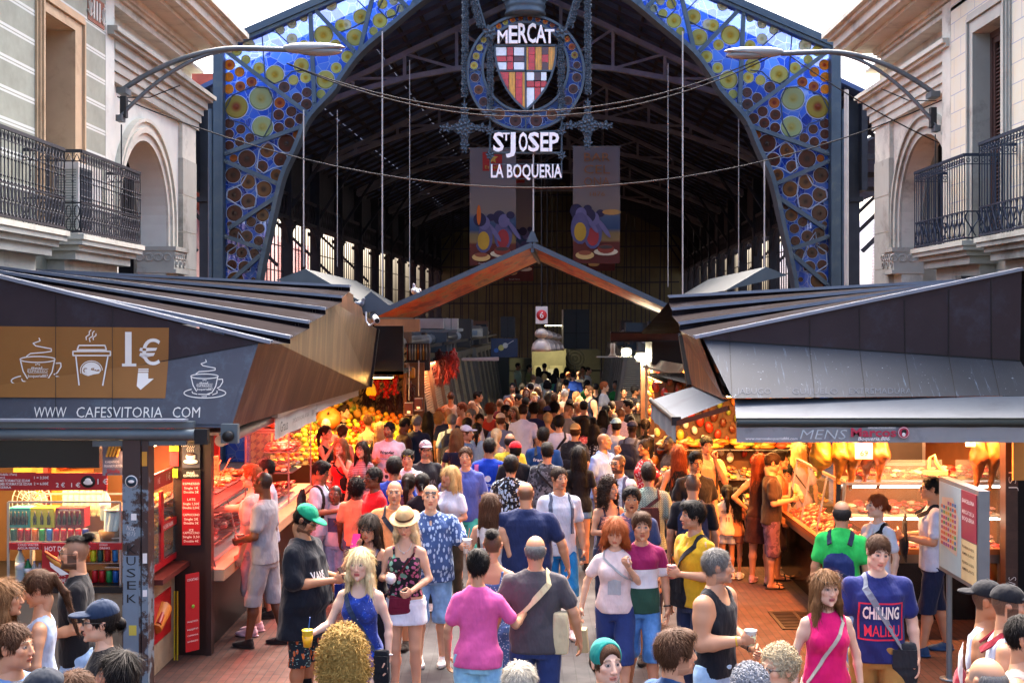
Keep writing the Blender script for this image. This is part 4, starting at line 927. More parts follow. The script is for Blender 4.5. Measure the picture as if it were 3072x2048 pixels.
# ================================================================ STREET LAMPS
def lamp(s,X0,d0,z1,z2,xh0,xh1,zh,dh,label):
 r=thing('street_lamp',label,'street lamp',(s*X0,d0,z2));g=mat('lamp_grey','#62686c',.5,.4,stain='#6a6c6c',ss=8);O=Vector((s*X0,d0,z2))
 mb=MB().m(g);T=Vector((s*xh0,dh,zh+.03))
 for z,n_ in((z1,0),(z2,1)):
  A_=Vector((s*X0,d0-.1*n_,z));pts=[]
  for i in range(17):
   t=i/16;x=A_.x+(T.x-A_.x)*t;zz=A_.z+(T.z-A_.z)*(1-(1-min(1,t*1.35))**2.0);pts.append(Vector((x,A_.y+(T.y-A_.y)*t+.06*n_*math.sin(math.pi*t),zz))-O)
  mb.tube(pts,.045 if n_==0 else.035,8)
 mb.build('arm',r);mb=MB().m(g);mb.cbox(Vector((s*X0,d0,z1))-O-Vector((s*.06,0,0)),(.16,.3,.1));mb.build('wall_bracket',r);mb=MB().m(g);mb.cbox(Vector((s*(X0-.04),d0-.1,z2))-O,(.1,.2,.1));mb.build('wall_bracket',r)
 S=SDF((-.62,-.2,-.2),(.62,.2,.2),.022);S.ell((0,0,.0),(.54,.14,.1),0);S.ell((s*.25,0,.01),(.3,.09,.07),.05);S.cut_plane((0,0,-.045),(-s*.12,0,-1));V,Q=S.mesh();V=V+np.array(Vector((s*(xh0+xh1)/2,dh,zh+.05))-O)
 me=np_mesh('lamp_head',V,Q);me.materials.append(mat('lamp_shell','#8c8e8c',.45));link('lamp_head',me,r)
 mb=MB().m(mat('lamp_glass','#7f8482',.2));mb.ball(Vector((s*((xh0+xh1)/2-.08),dh,zh-.0))-O,1,14,(.4,.12,.075));mb.build('lens',r)
 mb=MB().m(mat('cable_black','#1b1c1f',.6));a=Vector((s*X0,d0,z1-.1));b=a.lerp(T,.35);b.z+=-.08
 mb.tube([a-O,a.lerp(b,.5)-O-Vector((0,0,.1)),b-O],.01,5);mb.tube([Vector((s*(X0-.06),d0-.12,z2-.1))-O,Vector((s*(X0-.06),d0-.12,4.6))-O],.012,5);mb.cbox(Vector((s*(X0-.08),d0-.05,z2+.2))-O,(.1,.12,.35));mb.build('cable',r)
lamp(-1,6.7,20.6,7.25,6.78,3.95,3.1,8.0,21,'grey twin-arm street lamp on the pale banded building')
lamp(1,7.2,21.5,7.35,6.75,4.6,3.6,8.15,22,'grey twin-arm street lamp on the cream building with shutters')
def wire(a,b,sag,label,r_=.012):
 a=Vector(a);b=Vector(b);mb=MB().m(mat('cable_black','#1b1c1f',.6));mb.tube([a.lerp(b,t)-Vector((0,0,sag*4*t*(1-t)))for t in[i/24 for i in range(25)]],r_,5);mb.build('cable',None,label,'cable')
wire(W(860,190,21),W(2340,150,22),.95,'black cable strung between the two street lamps, upper one')
wire(W(870,195,21.1),W(2345,155,22.1),1.02,'black cable strung between the two street lamps, lower of the pair')
wire(W(352,290,20.8),W(2828,300,22.0),1.55,'long black cable sagging just under the white sign lettering')
wire(W(2345,150,22),W(2820,430,22.3),.1,'black cable from the right lamp head to the arched wall')
# ================================================================ HALL
hallm=mat('hall_iron','#2b2f36',.7,.2,var=.25);hallb=mat('hall_brown','#34343a',.7,.1,var=.25);roofm=mat('hall_roof','#4a5f86',.9,var=.3,vs_=1)
def Hx(u,d):return.11+.048*(d-30)+u
def hall():
 r=thing('market_hall','huge dark iron market hall with gabled roof behind the stained glass arch','market hall',(0,30,0))
 def Q(u,d,z):return Vector((Hx(u,d),d-30,z))
 mb=MB().m(roofm)
 for s in(-1,1):
  cuts=[0,4.38,4.41,6.58,6.62,9.4]if s<0 else[0,9.4]
  for i in range(0,len(cuts),2):
   a,b=cuts[i],cuts[i+1]
   za,zb=13.1-.477*a,13.1-.477*b
   mb.hexa([Q(s*a,30.9,za),Q(s*b,30.9,zb),Q(s*b,92,zb),Q(s*a,92,za)]+[Q(s*a,30.9,za+.12),Q(s*b,30.9,zb+.12),Q(s*b,92,zb+.12),Q(s*a,92,za+.12)])
  mb.hexa([Q(s*9.45,30.9,8.5),Q(s*11.6,30.9,7.8),Q(s*11.6,92,7.8),Q(s*9.45,92,8.5),Q(s*9.45,30.9,8.6),Q(s*11.6,30.9,7.9),Q(s*11.6,92,7.9),Q(s*9.45,92,8.6)])
 mb.build('roof',r);mb=MB().m(hallb)
 for s in(-1,1):
  for d in(31.6,35.8,40,48.5,57):mb=MB().m(hallb);mb.bar(Q(s*8.5,d,5.2),Q(s*11.2,d,7.8),.12,.1);mb.bar(Q(s*8.5,d,7.6),Q(s*11.5,d,7.7),.12,.14);mb.bar(Q(s*11.5,d,0),Q(s*11.5,d,7.8),.2);mb.build('side_aisle_frame',r)
 mb=MB().m(hallb)
 for s in(-1,1):
  for a in np.arange(.5,9.2,.62):mb.bar(Q(s*a,31,13.0-.477*a),Q(s*a,91,13.0-.477*a),.07,.12)
  for d in np.arange(31.5,91,1.05):mb.bar(Q(0,d,12.88),Q(s*9.3,d,12.88-.477*9.3),.07,.1)
 mb.build('purlins',r)
 for d in(35.,43.5,52,60.5,69):
  mb=MB().m(mat('truss_grey','#84878c',.7,.1,var=.2));lo=lambda u:10.7-.031*u*u;hi=lambda u:12.72-.477*abs(u);us=[-8.1+1.473*i for i in range(12)]
  for a,b in zip(us,us[1:]):mb.bar(Q(a,d,lo(a)),Q(b,d,lo(b)),.16,.14);
  mb.bar(Q(-8.1,d,hi(-8.1)),Q(0,d,hi(0)),.16,.14);mb.bar(Q(8.1,d,hi(8.1)),Q(0,d,hi(0)),.16,.14)
  for i,a in enumerate(us):
   mb.bar(Q(a,d,lo(a)),Q(a,d,hi(a)),.09)
   if i<5:mb.bar(Q(a,d,hi(a)),Q(us[i+1],d,lo(us[i+1])),.07)
   if i>6:mb.bar(Q(a,d,hi(a)),Q(us[i-1],d,lo(us[i-1])),.07)
  mb.build('truss',r)
 for s in(-1,1):
  mb=MB().m(hallm);mb.hexa([Q(s*8.35,31,6.7),Q(s*8.5,31,6.7),Q(s*8.5,91,6.7),Q(s*8.35,91,6.7),Q(s*8.35,31,9.1),Q(s*8.5,31,9.1),Q(s*8.5,91,9.1),Q(s*8.35,91,9.1)])
  mb.build('upper_wall',r)
  for i,d in enumerate(np.arange(31.5,88,4.25)):
   mb=MB().m(hallm);mb.cbox(Q(s*8.2,d,4.5),(.34,.3,9));mb.cbox(Q(s*8.2,d,6.5),(.5,.45,.12));mb.cbox(Q(s*8.2,d,3.6),(.46,.4,.1))
   mb.bar(Q(s*8.1,d,7.0),Q(s*6.6,d,9.3),.12,.1);mb.build('column',r)
   mb=MB().m(hallb);d2=d+4.25
   mb.bar(Q(s*8.15,d,6.75),Q(s*8.15,d2,6.75),.08,.1);mb.bar(Q(s*8.15,d,7.5),Q(s*8.15,d2,7.5),.08,.1)
   for k in range(10):a=d+4.25*k/10;mb.bar(Q(s*8.15,a,6.75),Q(s*8.15,a+.42,7.5),.03);mb.bar(Q(s*8.15,a+.42,6.75),Q(s*8.15,a,7.5),.03)
   for k in range(9):
    t=k/8;t2=min(1,(k+1)/8);mb.bar(Q(s*8.15,d+4.25*t,6.72-.9*(2*t-1)**4),Q(s*8.15,d+4.25*t2,6.72-.9*(2*t2-1)**4),.08,.1)
   for k in range(1,9):mb.bar(Q(s*8.25,d+.47*k,2.6),Q(s*8.25,d+.47*k,6.6),.035)
   for z in(3.4,4.2,5.0,5.8):mb.bar(Q(s*8.27,d,z),Q(s*8.27,d2,z),.03)
   mb.build('lattice_girder',r)
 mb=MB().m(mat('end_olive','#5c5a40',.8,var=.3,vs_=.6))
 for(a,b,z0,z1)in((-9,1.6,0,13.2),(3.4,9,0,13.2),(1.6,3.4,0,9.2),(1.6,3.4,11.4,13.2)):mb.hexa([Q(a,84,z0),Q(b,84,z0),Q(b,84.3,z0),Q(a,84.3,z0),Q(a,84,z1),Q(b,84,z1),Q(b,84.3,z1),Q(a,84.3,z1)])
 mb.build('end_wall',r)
 mb=MB().m(hallm)
 for i in range(46):u=-6.5+i*.29;mb.bar(Q(u,72+(i%3),0),Q(u+(.4 if i%7==0 else 0),72+(i%3),11.5),.055)
 for i in range(7):mb.bar(Q(-7,72,4.4+i*1.05),Q(7,72,4.4+i*1.05+(i%2)*.2),.08)
 mb.build('inner_screen',r)
hall()
def outer_facade(s,m1,m2,label):
 r=thing('neighbour_building',label,'building',(Hx(s*16.5,55),55,0));mb=MB().m(m1);mb.box(-.2,-26,0,.2,32,8.6);mb.build('wall',r)
 for i in range(10):
  d=-24+i*5.6
  mb=MB().m(m2)
  for k in range(34):mb.box(-s*.2-.03,d,2.9+k*.16,-s*.2+.03,d+3.3,2.98+k*.16)
  mb.build('louvre',r)
outer_facade(-1,mat('pinkwhite','#e0b0a2',.9),mat('louvre_pink','#e89c8a',.8),'sunlit building with pink louvres seen through the hall openings')
outer_facade(1,mat('facade_white','#f0ece8',.9),mat('louvre_pale','#d8ccc8',.8),'whitish building seen between the iron columns right of the aisle')
tag(MB().m(mat('tile_red','#b5583f',.8,var=.2)).box(-17,48,8.5,-11.7,60,13.0).build('roof_annex'),'red tiled roof behind the pale banded building','roof')
# ================================================================ STAINED GLASS ARCH
def stain_mat():
 m,n=newmat('blue_stained_glass');v=n.new('TexVoronoi',feature='DISTANCE_TO_EDGE');v.inputs['Scale'].default_value=4.2;co=n.coord();n.ln(co,v.inputs[0])
 v2=n.new('TexVoronoi');v2.inputs['Scale'].default_value=4.2;n.ln(co,v2.inputs[0]);sp=n.new('SeparateColor');n.ln(v2.outputs['Color'],sp.inputs[0])
 c=n.ramp(sp.outputs[0],[(0,lin('#1c44b0')),(.5,lin('#2c62d8')),(1,lin('#5a90e8'))]);f=n.ramp(v.outputs[0],[(.014,1),(.028,0)]);c2=n.mix(f,c,lin('#9db4dd'));n.ln(c2,n.b.inputs['Base Color']);n.b.inputs['Roughness'].default_value=.12
 tr=n.new('BsdfTransparent');n.ln(n.mix(.6,c2,(.85,.93,1)),tr.inputs[0]);tl=n.new('BsdfTranslucent');n.ln(c2,tl.inputs[0]);m2=n.new('MixShader');m2.inputs[0].default_value=.5;n.ln(tl.outputs[0],m2.inputs[1]);n.ln(n.b.outputs[0],m2.inputs[2]);mx=n.new('MixShader');mx.inputs[0].default_value=.5;n.ln(tr.outputs[0],mx.inputs[1]);n.ln(m2.outputs[0],mx.inputs[2]);n.ln(mx.outputs[0],n.n['Material Output'].inputs[0]);return m
stained=stain_mat();steel=mat('arch_steel','#3c4e5e',.45,.3,var=.12,stain='#4e5a60',ss=3)
def roundel_mat(nm,edge,centre,alpha):
 m,n=newmat(nm);co=n.coord();g=n.new('TexGradient',gradient_type='SPHERICAL');n.ln(co,g.inputs[0]);c=n.ramp(g.outputs[0],[(.0,lin(edge)),(.45,lin(edge)),(.72,lin(centre)),(1,[v*.6 for v in lin(centre)])]);n.ln(c,n.b.inputs['Base Color']);n.b.inputs['Roughness'].default_value=.22;n.b.inputs['Specular IOR Level'].default_value=.3
 tr=n.new('BsdfTransparent');n.ln(c,tr.inputs[0]);mx=n.new('MixShader');mx.inputs[0].default_value=alpha;n.ln(tr.outputs[0],mx.inputs[1]);n.ln(n.b.outputs[0],mx.inputs[2]);n.ln(mx.outputs[0],n.n['Material Output'].inputs[0]);return m
RM={'b':roundel_mat('glass_brown','#44201a','#281210',.8),'B':roundel_mat('glass_amber_brown','#5e3618','#30180e',.8),'o':roundel_mat('glass_orange','#f09820','#c83c08',.45),'u':roundel_mat('glass_rust','#a85a20','#782010',.55),'y':roundel_mat('glass_yellow','#e0dc80','#d0b030',.35),
'g':roundel_mat('glass_greenish','#a0b080','#a8a058',.5),'G':roundel_mat('glass_olive','#9a8c3c','#80300f',.55),'w':roundel_mat('glass_pale','#eef0d8','#d8d0a0',.3)}
_rm={}
def roundel_mesh(k):
 if k not in _rm:
  prof=[(1.06,0),(1.07,.05),(1.01,.07),(1.0,.05),(.86,.1),(.8,.07),(.66,.13),(.6,.1),(.45,.15),(.4,.12),(.25,.17),(.18,.16),(.12,.28),(.0001,.3)]
  mb=MB().m(RM[k]);mb.lathe(prof[3:],n=22);mb.m(mat('lead_white','#94a4bc',.5));mb.lathe(prof[:4],n=22);_rm[k]=mb.mesh('roundel')
 return _rm[k]
RL="""1540,435,35,o 1535,517,32,o 1607,483,32,o 1535,598,32,o 1612,580,34,u 1688,550,34,u 1588,340,35,y 1670,305,40,w 1650,400,30,y 1738,457,38,y 1845,500,60,y 1585,717,76,G 1752,660,77,g 1762,852,70,g 1908,585,37,b 1970,537,33,y 2052,520,36,y 1993,657,34,b 2060,620,33,b 2057,700,37,b 1877,690,36,u 1955,748,34,b 1870,770,36,b 2017,797,36,b 1944,825,35,b 1872,857,34,b 1538,828,33,b 1615,867,31,b 1537,900,32,b 1676,927,32,b 1608,952,32,b 1538,977,32,b 1925,963,58,b 1993,905,28,u 1792,1010,47,B 1884,1072,46,b 1758,1118,40,b 1657,1067,58,b 1567,1063,26,u 1563,1177,50,b 1665,1222,47,B 1770,1270,52,B 1855,1175,40,B 1570,1308,50,b 1668,1352,50,b 1573,1432,53,b 1762,1445,42,B 1800,1387,20,b 1540,1505,18,b 1686,1490,32,b 1742,1535,32,b 2040,305,35,y 2023,440,50,y 2172,235,62,y 2252,300,35,y 2185,535,60,y 2258,455,35,y 2155,632,30,y 1960,260,35,w 1880,200,30,w 1960,160,30,w 2040,120,25,w 2225,35,35,w 2290,170,40,y
2324,165,35,w 2424,112,50,y 2384,250,55,y 2334,380,40,y 2552,138,48,y 2509,208,28,y 2569,25,33,y 2627,90,30,y 2689,55,27,w 2644,5,28,w 1580,1573,42,b 1655,1588,40,b 1735,1618,32,b 1548,1673,36,b 1622,1698,36,b 1705,1706,34,b 1555,1780,34,b 1640,1793,40,b 1578,1883,55,B 1700,1878,16,b 1450,-40,0,b"""
def arch():
 D0=30.;s0=F/D0;C0=1581.
 r=thing('stained_glass_arch','tall blue stained glass arch with round bottle-end panes in a steel truss','arch',(0,D0,0));O=Vector((0,D0,0))
 inner=[(760,1400),(768,1000),(781,838),(817,670),(848,536),(888,446),(915,380),(942,339),(1000,277),(1024,237),(1082,160),(1176,80),(1274,0),(1370,-50),(1480,-82),(1581,-92)]
 topc=[(657,140),(1581,-262)]
 def P(x,y,dd=0.,mir=1):
  if mir<0:x=2*C0-x
  return W(x,y,D0)+Vector((0,dd,0))-O
 for mir in(1,-1):
  mb=MB().m(steel);mb.cbox((P(658,500,0,mir).x,.0,5.05),(.2,.4,10.1));mb.cbox((P(644,500,0,mir).x,.12,5.0),(.1,.2,10.0));mb.tube([(P(636,0,0,mir).x,-.1,0),(P(636,0,0,mir).x,-.1,P(636,330).z)],.07,8);mb.cbox((P(672,500,0,mir).x,.0,4.9),(.05,.5,9.8));mb.build('column',r)
  mb=MB().m(steel);a,b=P(645,143,0,mir),P(1581,-262,0,mir);mb.bar(a,b,.42,.17);mb.bar(a+Vector((0,0,-.14)),b+Vector((0,0,-.14)),.3,.08);mb.build('top_chord',r)
  mb=MB().m(steel)
  pts=[P(x,y,0,mir)for x,y in inner];sm=[]
  for i in range(len(pts)-1):
   for t in(0,.25,.5,.75):
    p0,p1,p2,p3=pts[max(i-1,0)],pts[i],pts[i+1],pts[min(i+2,len(pts)-1)];sm.append(.5*((2*p1)+(p2-p0)*t+(2*p0-5*p1+4*p2-p3)*t*t+(3*p1-p0-3*p2+p3)*t**3))
  sm.append(pts[-1])
  for a,b in zip(sm,sm[1:]):mb.bar(a,b+(b-a)*.04,.1,.5,up=(0,1,0))
  mb.build('inner_chord',r)
  mb=MB().m(steel);M_=[((672,150),(935,350)),((932,28),(945,330)),((940,25),(1073,165)),((1131,-60),(1078,165)),((1140,-60),(1225,27)),((672,464),(924,375)),((672,482),(844,556)),((687,687),(835,589)),((675,709),(795,749)),((675,860),(790,760)),((1300,-120),(1235,25)),((1300,-120),(1400,-65)),((1460,-190),(1410,-65)),((1460,-190),(1540,-90))]
  for a,b in M_:
   mb.bar(P(*a,-.05,mir),P(*b,-.05,mir),.1,.1)
  mb.m(mat('rivet','#55646f',.4,.4))
  for a,b in M_:
   for q,w_ in((a,b),(b,a)):
    for t in(.03,.07):mb.ball(P(q[0]+(w_[0]-q[0])*t,q[1]+(w_[1]-q[1])*t,-.11,mir),.025,5)
  mb.build('truss_member',r)
  o2=[(670,1400),(670,146),(1581,-250)];mb=MB().m(stained);il=[(x-3,y)for x,y in inner]
  poly=[P(x,y,.06,mir)for x,y in o2]+[P(x,y,.06,mir)for x,y in reversed(il)]
  mb.add(poly,[tuple(range(len(poly)))]);mb.add([p+Vector((0,.025,0))for p in poly],[tuple(range(len(poly)))]);mb.build('glass_panel',r)
  for loop,dark in(([(1725,1130),(1740,1010),(1800,950),(1850,980),(1935,1050),(1920,1110),(1830,1130),(1770,1165),(1725,1130)],0),([(1520,1330),(1530,1280),(1620,1240),(1660,1170),(1710,1180),(1725,1300),(1710,1390),(1640,1405),(1520,1330)],0),([(1545,805),(1510,740),(1560,640),(1700,580),(1800,590),(1835,670),(1820,830),(1770,920),(1700,900),(1640,830),(1545,805)],1),([(1780,520),(1760,240),(1810,205),(1860,220),(1970,320)],1),([(1780,520),(1840,562),(1900,540),(1960,480),(2040,470)],1),
([(1520,1780),(1530,1690),(1590,1650),(1600,1560),(1655,1640),(1690,1750),(1680,1820),(1600,1830),(1520,1780)],0),([(2290,215),(2370,185),(2475,130),(2480,80),(2400,0)],1),([(2570,0),(2540,60),(2600,120),(2660,100),(2680,40)],1)):
   mb=MB().m(mat('lead_dark','#26364e',.5)if dark else mat('lead_white','#94a4bc',.5));mb.tube([P(x/2.24,y/2.24,.03,mir)for x,y in loop],.016,5,False);mb.build('tracery',r)
 items=[]
 for it in RL.split():
  x,y,rr,k=it.split(',');x,y,rr=float(x)/2.24,float(y)/2.24,float(rr)/2.24/s0
  if rr>0:items+=[(rr,x,y,k,1),(rr,x,y,k,-1)]
 items.sort(key=lambda t:-t[0]);rest=MB();rx=Matrix.Rotation(R(90),3,'X')
 for i,(rr,x,y,k,mir)in enumerate(items):
  p=P(x,y,.045,mir)
  if i<100:
   o=link('roundel',roundel_mesh(k),r);o.location=p;o.rotation_euler=(R(90),0,0);o.scale=(rr*1.02,rr*1.02,rr*.35)
  else:
   me=roundel_mesh(k);M=rx@Matrix.Diagonal(Vector((rr*1.02,rr*1.02,rr*.35)))
   for pl in me.polygons:
    pass
   off=len(rest.v)
   for v in me.vertices:rest.v.append(tuple(p+M@v.co))
   for mt in me.materials:
    if mt not in rest.ms:rest.ms.append(mt)
   for pl in me.polygons:rest.f.append([off+q for q in pl.vertices]);rest.mi.append(rest.ms.index(me.materials[pl.material_index]));rest.sm.append(True)
 rest.build('small_roundels',r,kind='stuff')
arch()
def rod(x,y0,y1,d,label,r_=.018):
 a=W(x,y0,d);b=W(x,y1,d);MB().m(mat('rod_white','#b0aca8',.4)).tube([(0,0,0),(0,0,b.z-a.z)],r_,6).build('hanging_rod',None,label,'rod').location=a
rod(1147,95,905,29.6,'white steel rod hanging left of centre down to the copper canopy end');rod(2048,95,905,29.6,'white steel rod hanging right of centre down to the copper canopy end')
rod(911,330,800,29.4,'white steel rod hanging over the left stall roof gable');rod(2293,480,800,29.4,'white steel rod hanging over the grey gable on the right')
rod(1229,180,870,31,'thin rod hanging just behind the left white rod',.01);rod(2004,190,860,31,'thin rod hanging just behind the right white rod',.01)
rod(1600,300,720,29.3,'white rod hanging behind the crest down to the canopy peak');rod(1012,330,800,30.8,'thin rod hanging beside the inner edge of the left glass',.01);rod(2216,350,800,30.8,'thin rod hanging beside the inner edge of the right glass',.01)
rod(2539,270,860,28,'pale pole standing right of the arch column',.05)
# ================================================================ HANGING SIGN
def clip(poly,edges):
 for(a,b)in edges:
  out=[]
  for i in range(len(poly)):
   p,q=poly[i],poly[(i+1)%len(poly)];f=lambda t:(b[0]-a[0])*(t[1]-a[1])-(b[1]-a[1])*(t[0]-a[0]);fp,fq=f(p),f(q)
   if fp>=0:out.append(p)
   if(fp>=0)!=(fq>=0):t=fp/(fp-fq);out.append((p[0]+(q[0]-p[0])*t,p[1]+(q[1]-p[1])*t))
  poly=out
  if not poly:return[]
 return poly
def flower(mb,c,r_,dn=(0,-1,0),n=6):
 c=Vector(c);d=Vector(dn).normalized();u=d.orthogonal().normalized();v=d.cross(u)
 for i in range(n):
  a=2*math.pi*i/n;e=u*math.cos(a)+v*math.sin(a);t=d.cross(e);mb.add([c+d*r_*.15,c+e*r_*.6+t*r_*.33+d*r_*.35,c+e*r_*1.1+d*r_*.15,c+e*r_*.6-t*r_*.33+d*r_*.35,c-d*r_*.1],[(0,1,2),(0,2,3),(4,2,1),(4,3,2)])
 mb.ball(c+d*r_*.25,r_*.3,6)
def sign():
 D0=29.3;r=thing('hanging_sign','ornate hanging sign with glass coat of arms, crown and flower chains','sign',W(1577,219,D0));O=Vector(r.location)
 def P(cx,cy,dd=0.):return W(1024+cx/2.24,cy/2.24,D0)+Vector((0,dd,0))-O
 px=1/(F/D0)/2.24;zz=mat('zinc','#42505c',.5,.35,var=.2);n=64
 def E(cx,cy,rx,ry,a):return(cx+rx*math.cos(a),cy-ry*math.sin(a))
 outer=[E(1240,492,390,385,2*math.pi*i/n)for i in range(n)];inner=[E(1237,455,288,300,2*math.pi*i/n)for i in range(n)]
 mb=MB().m(zz)
 for L,t in((outer,.14),(inner,.12)):
  for i in range(n):mb.bar(P(*L[i]),P(*L[(i+1)%n]),.045+t*.1,.2,up=(0,1,0))
 for a in(math.pi/2,0,math.pi,-math.pi/2):mb.bar(P(*E(1240,492,390,385,a),-.02),P(*E(1237,455,288,300,a),-.02),.03,.05,up=(0,1,0))
 mb.build('ring_frame',r)
 mb=MB().m(stained);mb.add([P(*p,.0)for p in outer]+[P(*p,.0)for p in inner],[(i,(i+1)%n,n+(i+1)%n,n+i)for i in range(n)]);mb.build('ring_glass',r)
 for it in "957,270,22,y 930,323,24,y 906,380,25,y 892,443,27,y 898,523,30,b 923,605,32,B 955,685,32,b 1060,767,42,B 1170,812,42,b 1310,812,44,b 1417,770,42,B 1522,678,32,b 1558,600,34,b 1582,523,32,b 1582,440,26,b 1567,373,25,G 1548,317,24,u 1517,265,22,o 1462,205,18,u 1417,172,18,u 1370,150,18,o 1320,135,18,u 1268,127,18,u 1205,127,18,u 1152,137,20,o 1102,152,20,y 1058,180,20,o 1013,205,20,y".split():
  x,y,q,k=it.split(',');o=link('roundel',roundel_mesh(k),r);o.location=P(float(x),float(y),-.02);o.rotation_euler=(R(90),0,0);o.scale=(float(q)*px*.95,)*2+(float(q)*px*.4,)
 sh=[(1030,308),(1033,370),(1045,440),(1070,520),(1110,600),(1165,675),(1240,745),(1312,675),(1370,600),(1408,520),(1432,440),(1442,370),(1445,308)]
 mb=MB().m(zz)
 for a,b in zip(sh,sh[1:]+sh[:1]):mb.bar(P(*a),P(*b),.05,.08,up=(0,1,0))
 mb.bar(P(1236,308),P(1240,740),.035,.06,up=(0,1,0));mb.bar(P(1040,478),P(1420,478),.035,.06,up=(0,1,0));mb.build('shield_frame',r)
 def gm(nm,c,var=.12):return mat(nm,c,.15,var=var,vs_=6,coat=.3)
 W_,R_,Dk,Y_=gm('sg_white','#dfeaf0'),gm('sg_red','#b81820',.3),gm('sg_dark','#4a1622'),mat('sg_yellow','#c8902a',.15,var=.4,vs_=9,stretch=(3,1,.5))
 edges=list(zip(sh,sh[1:]+sh[:1]));edges=[(b,a)for a,b in edges]
 def cell(mb,x0,y0,x1,y1,m_,dd=-.01):
  pts=[(x0,y0),(x1,y0),(x1,y1),(x0,y1)];q=clip(pts,edges)
  if len(q)<3:q=clip(pts,[(b,a)for a,b in edges])
  if len(q)>=3:mb.m(m_).prism(q,lambda u,v,t:P(u,v,t),dd,dd+.03)
 Q1=MB()
 xs=[1030,1112,1157,1232];ys=[316,378,418,472]
 for i in range(3):
  for j in range(3):cell(Q1,xs[i]+3,ys[j]+3,xs[i+1]-3,ys[j+1]-3,(Dk if(i,j)==(2,1)else R_)if(i==1 or j==1)else W_)
 xs=[1244,1298,1340,1380,1445];ys=[484,545,588,745]
 for i in range(3):
  for j in range(3):cell(Q1,xs[i]+2,ys[j]+3,xs[i+1]-2,ys[j+1]-3,(Dk if(i,j)==(1,0)else R_)if(i==1 or j==1)else W_)
 Q1.build('cross_quarter',r);Q2=MB()
 for k,(x0,x1,c_)in enumerate(((1244,1256,Y_),(1258,1300,R_),(1304,1346,Y_),(1349,1391,R_),(1393,1445,Y_))):
  if c_ is R_:
   for j in range(3):cell(Q2,x0,318+j*52,x1,316+(j+1)*52,Dk if k==3 and j!=1 else R_)
  else:cell(Q2,x0,318,x1,472,c_)
 for k,(x0,x1,c_)in enumerate(((1060,1124,R_),(1127,1168,Y_),(1171,1216,R_),(1218,1236,Y_))):
  if c_ is R_:
   for j in range(5):cell(Q2,x0,486+j*52,x1,484+(j+1)*52,R_)
  else:cell(Q2,x0,486,x1,745,c_)
 Q2.build('striped_quarter',r)
 wh=mat('letter_white','#f4f4f4',.5,var=.03)
 def word(t,x0,x1,y0,y1,nm,bold=.035,dd=-.08):
  mb=MB().m(wh);hgt=(y1-y0)*px;text_mb(mb,t,P((x0+x1)/2,(y0+y1)/2,dd)-Vector((0,0,hgt*.02)),(1,0,0),(0,0,1),hgt/.72,.05,bold,(x1-x0)*px);return mb.build(nm,r)
 for ch,x0,x1,y0,y1 in(('M',1050,1118,212,300),('E',1122,1182,180,300),('R',1184,1246,165,297),('C',1248,1308,165,297),('A',1306,1376,178,298),('T',1366,1432,205,300)):word(ch,x0,x1,y0,y1,'letter',.018)
 for ch,x0,x1,y0,y1 in(('S',1020,1092,895,1022),('T',1084,1132,898,950),('J',1122,1188,895,1022),('O',1192,1252,895,1022),('S',1254,1330,895,1022),('E',1334,1390,895,1022),('P',1392,1458,895,1022)):word(ch,x0,x1,y0,y1,'letter',.022)
 word('LA BOQUERIA',1003,1478,1108,1198,'letters',.018)
 mb=MB().m(zz)
 for y in(885,1030):mb.tube([P(1000,y),P(1480,y)],.03,6)
 for x in(1000,1480):mb.tube([P(x,800),P(x,1060)],.028,6);mb.bar(P(x,1060),P(x,1200),.03)
 for y in(1104,1201):mb.bar(P(1000,y),P(1482,y),.02)
 for i in range(60):
  x=1000+480*i/59
  for y in(885,1030):mb.ball(P(x,y),.034,5)
 for x in(1000,1480):
  for y in(885,1045):flower(mb,P(x,y,-.08),.11)
  mb.tube([P(x,1050),P(x,1080)],[.09,.01],6)
 mb.build('name_frame',r)
 for k,(pts,big)in enumerate((([(835,-60),(830,660)],26),([(1655,-60),(1655,640)],26),([(1000,225),(1000,780)],30),([(1478,225),(1478,780)],30),([(870,-60),(905,80),(940,195)],26),([(1610,-60),(1565,80),(1530,195)],26))):
  mb=MB().m(zz);L=0
  for a,b in zip(pts,pts[1:]):
   dist=math.dist(a,b);nn=int(dist/17)
   for i in range(nn):
    t=i/nn;p=P(a[0]+(b[0]-a[0])*t+4*math.sin(i*2.4),a[1]+(b[1]-a[1])*t,-.05)
    for j in range(3):an=i*1.3+j*2.1;flower(mb,p+Vector((.035*math.cos(an),.05*math.sin(an),0)),.075,(math.cos(an),-abs(math.sin(an))-.3,.2),5)
   mb.tube([P(*a,-.02),P(*b,-.02)],.025,5)
  mb.build('flower_chain',r)
 for sx in(-1,1):
  x0=1240+sx*240
  for y in(225,760):mb=MB().m(zz);flower(mb,P(x0,y,-.12),.17,n=6);mb.build('rosette',r)
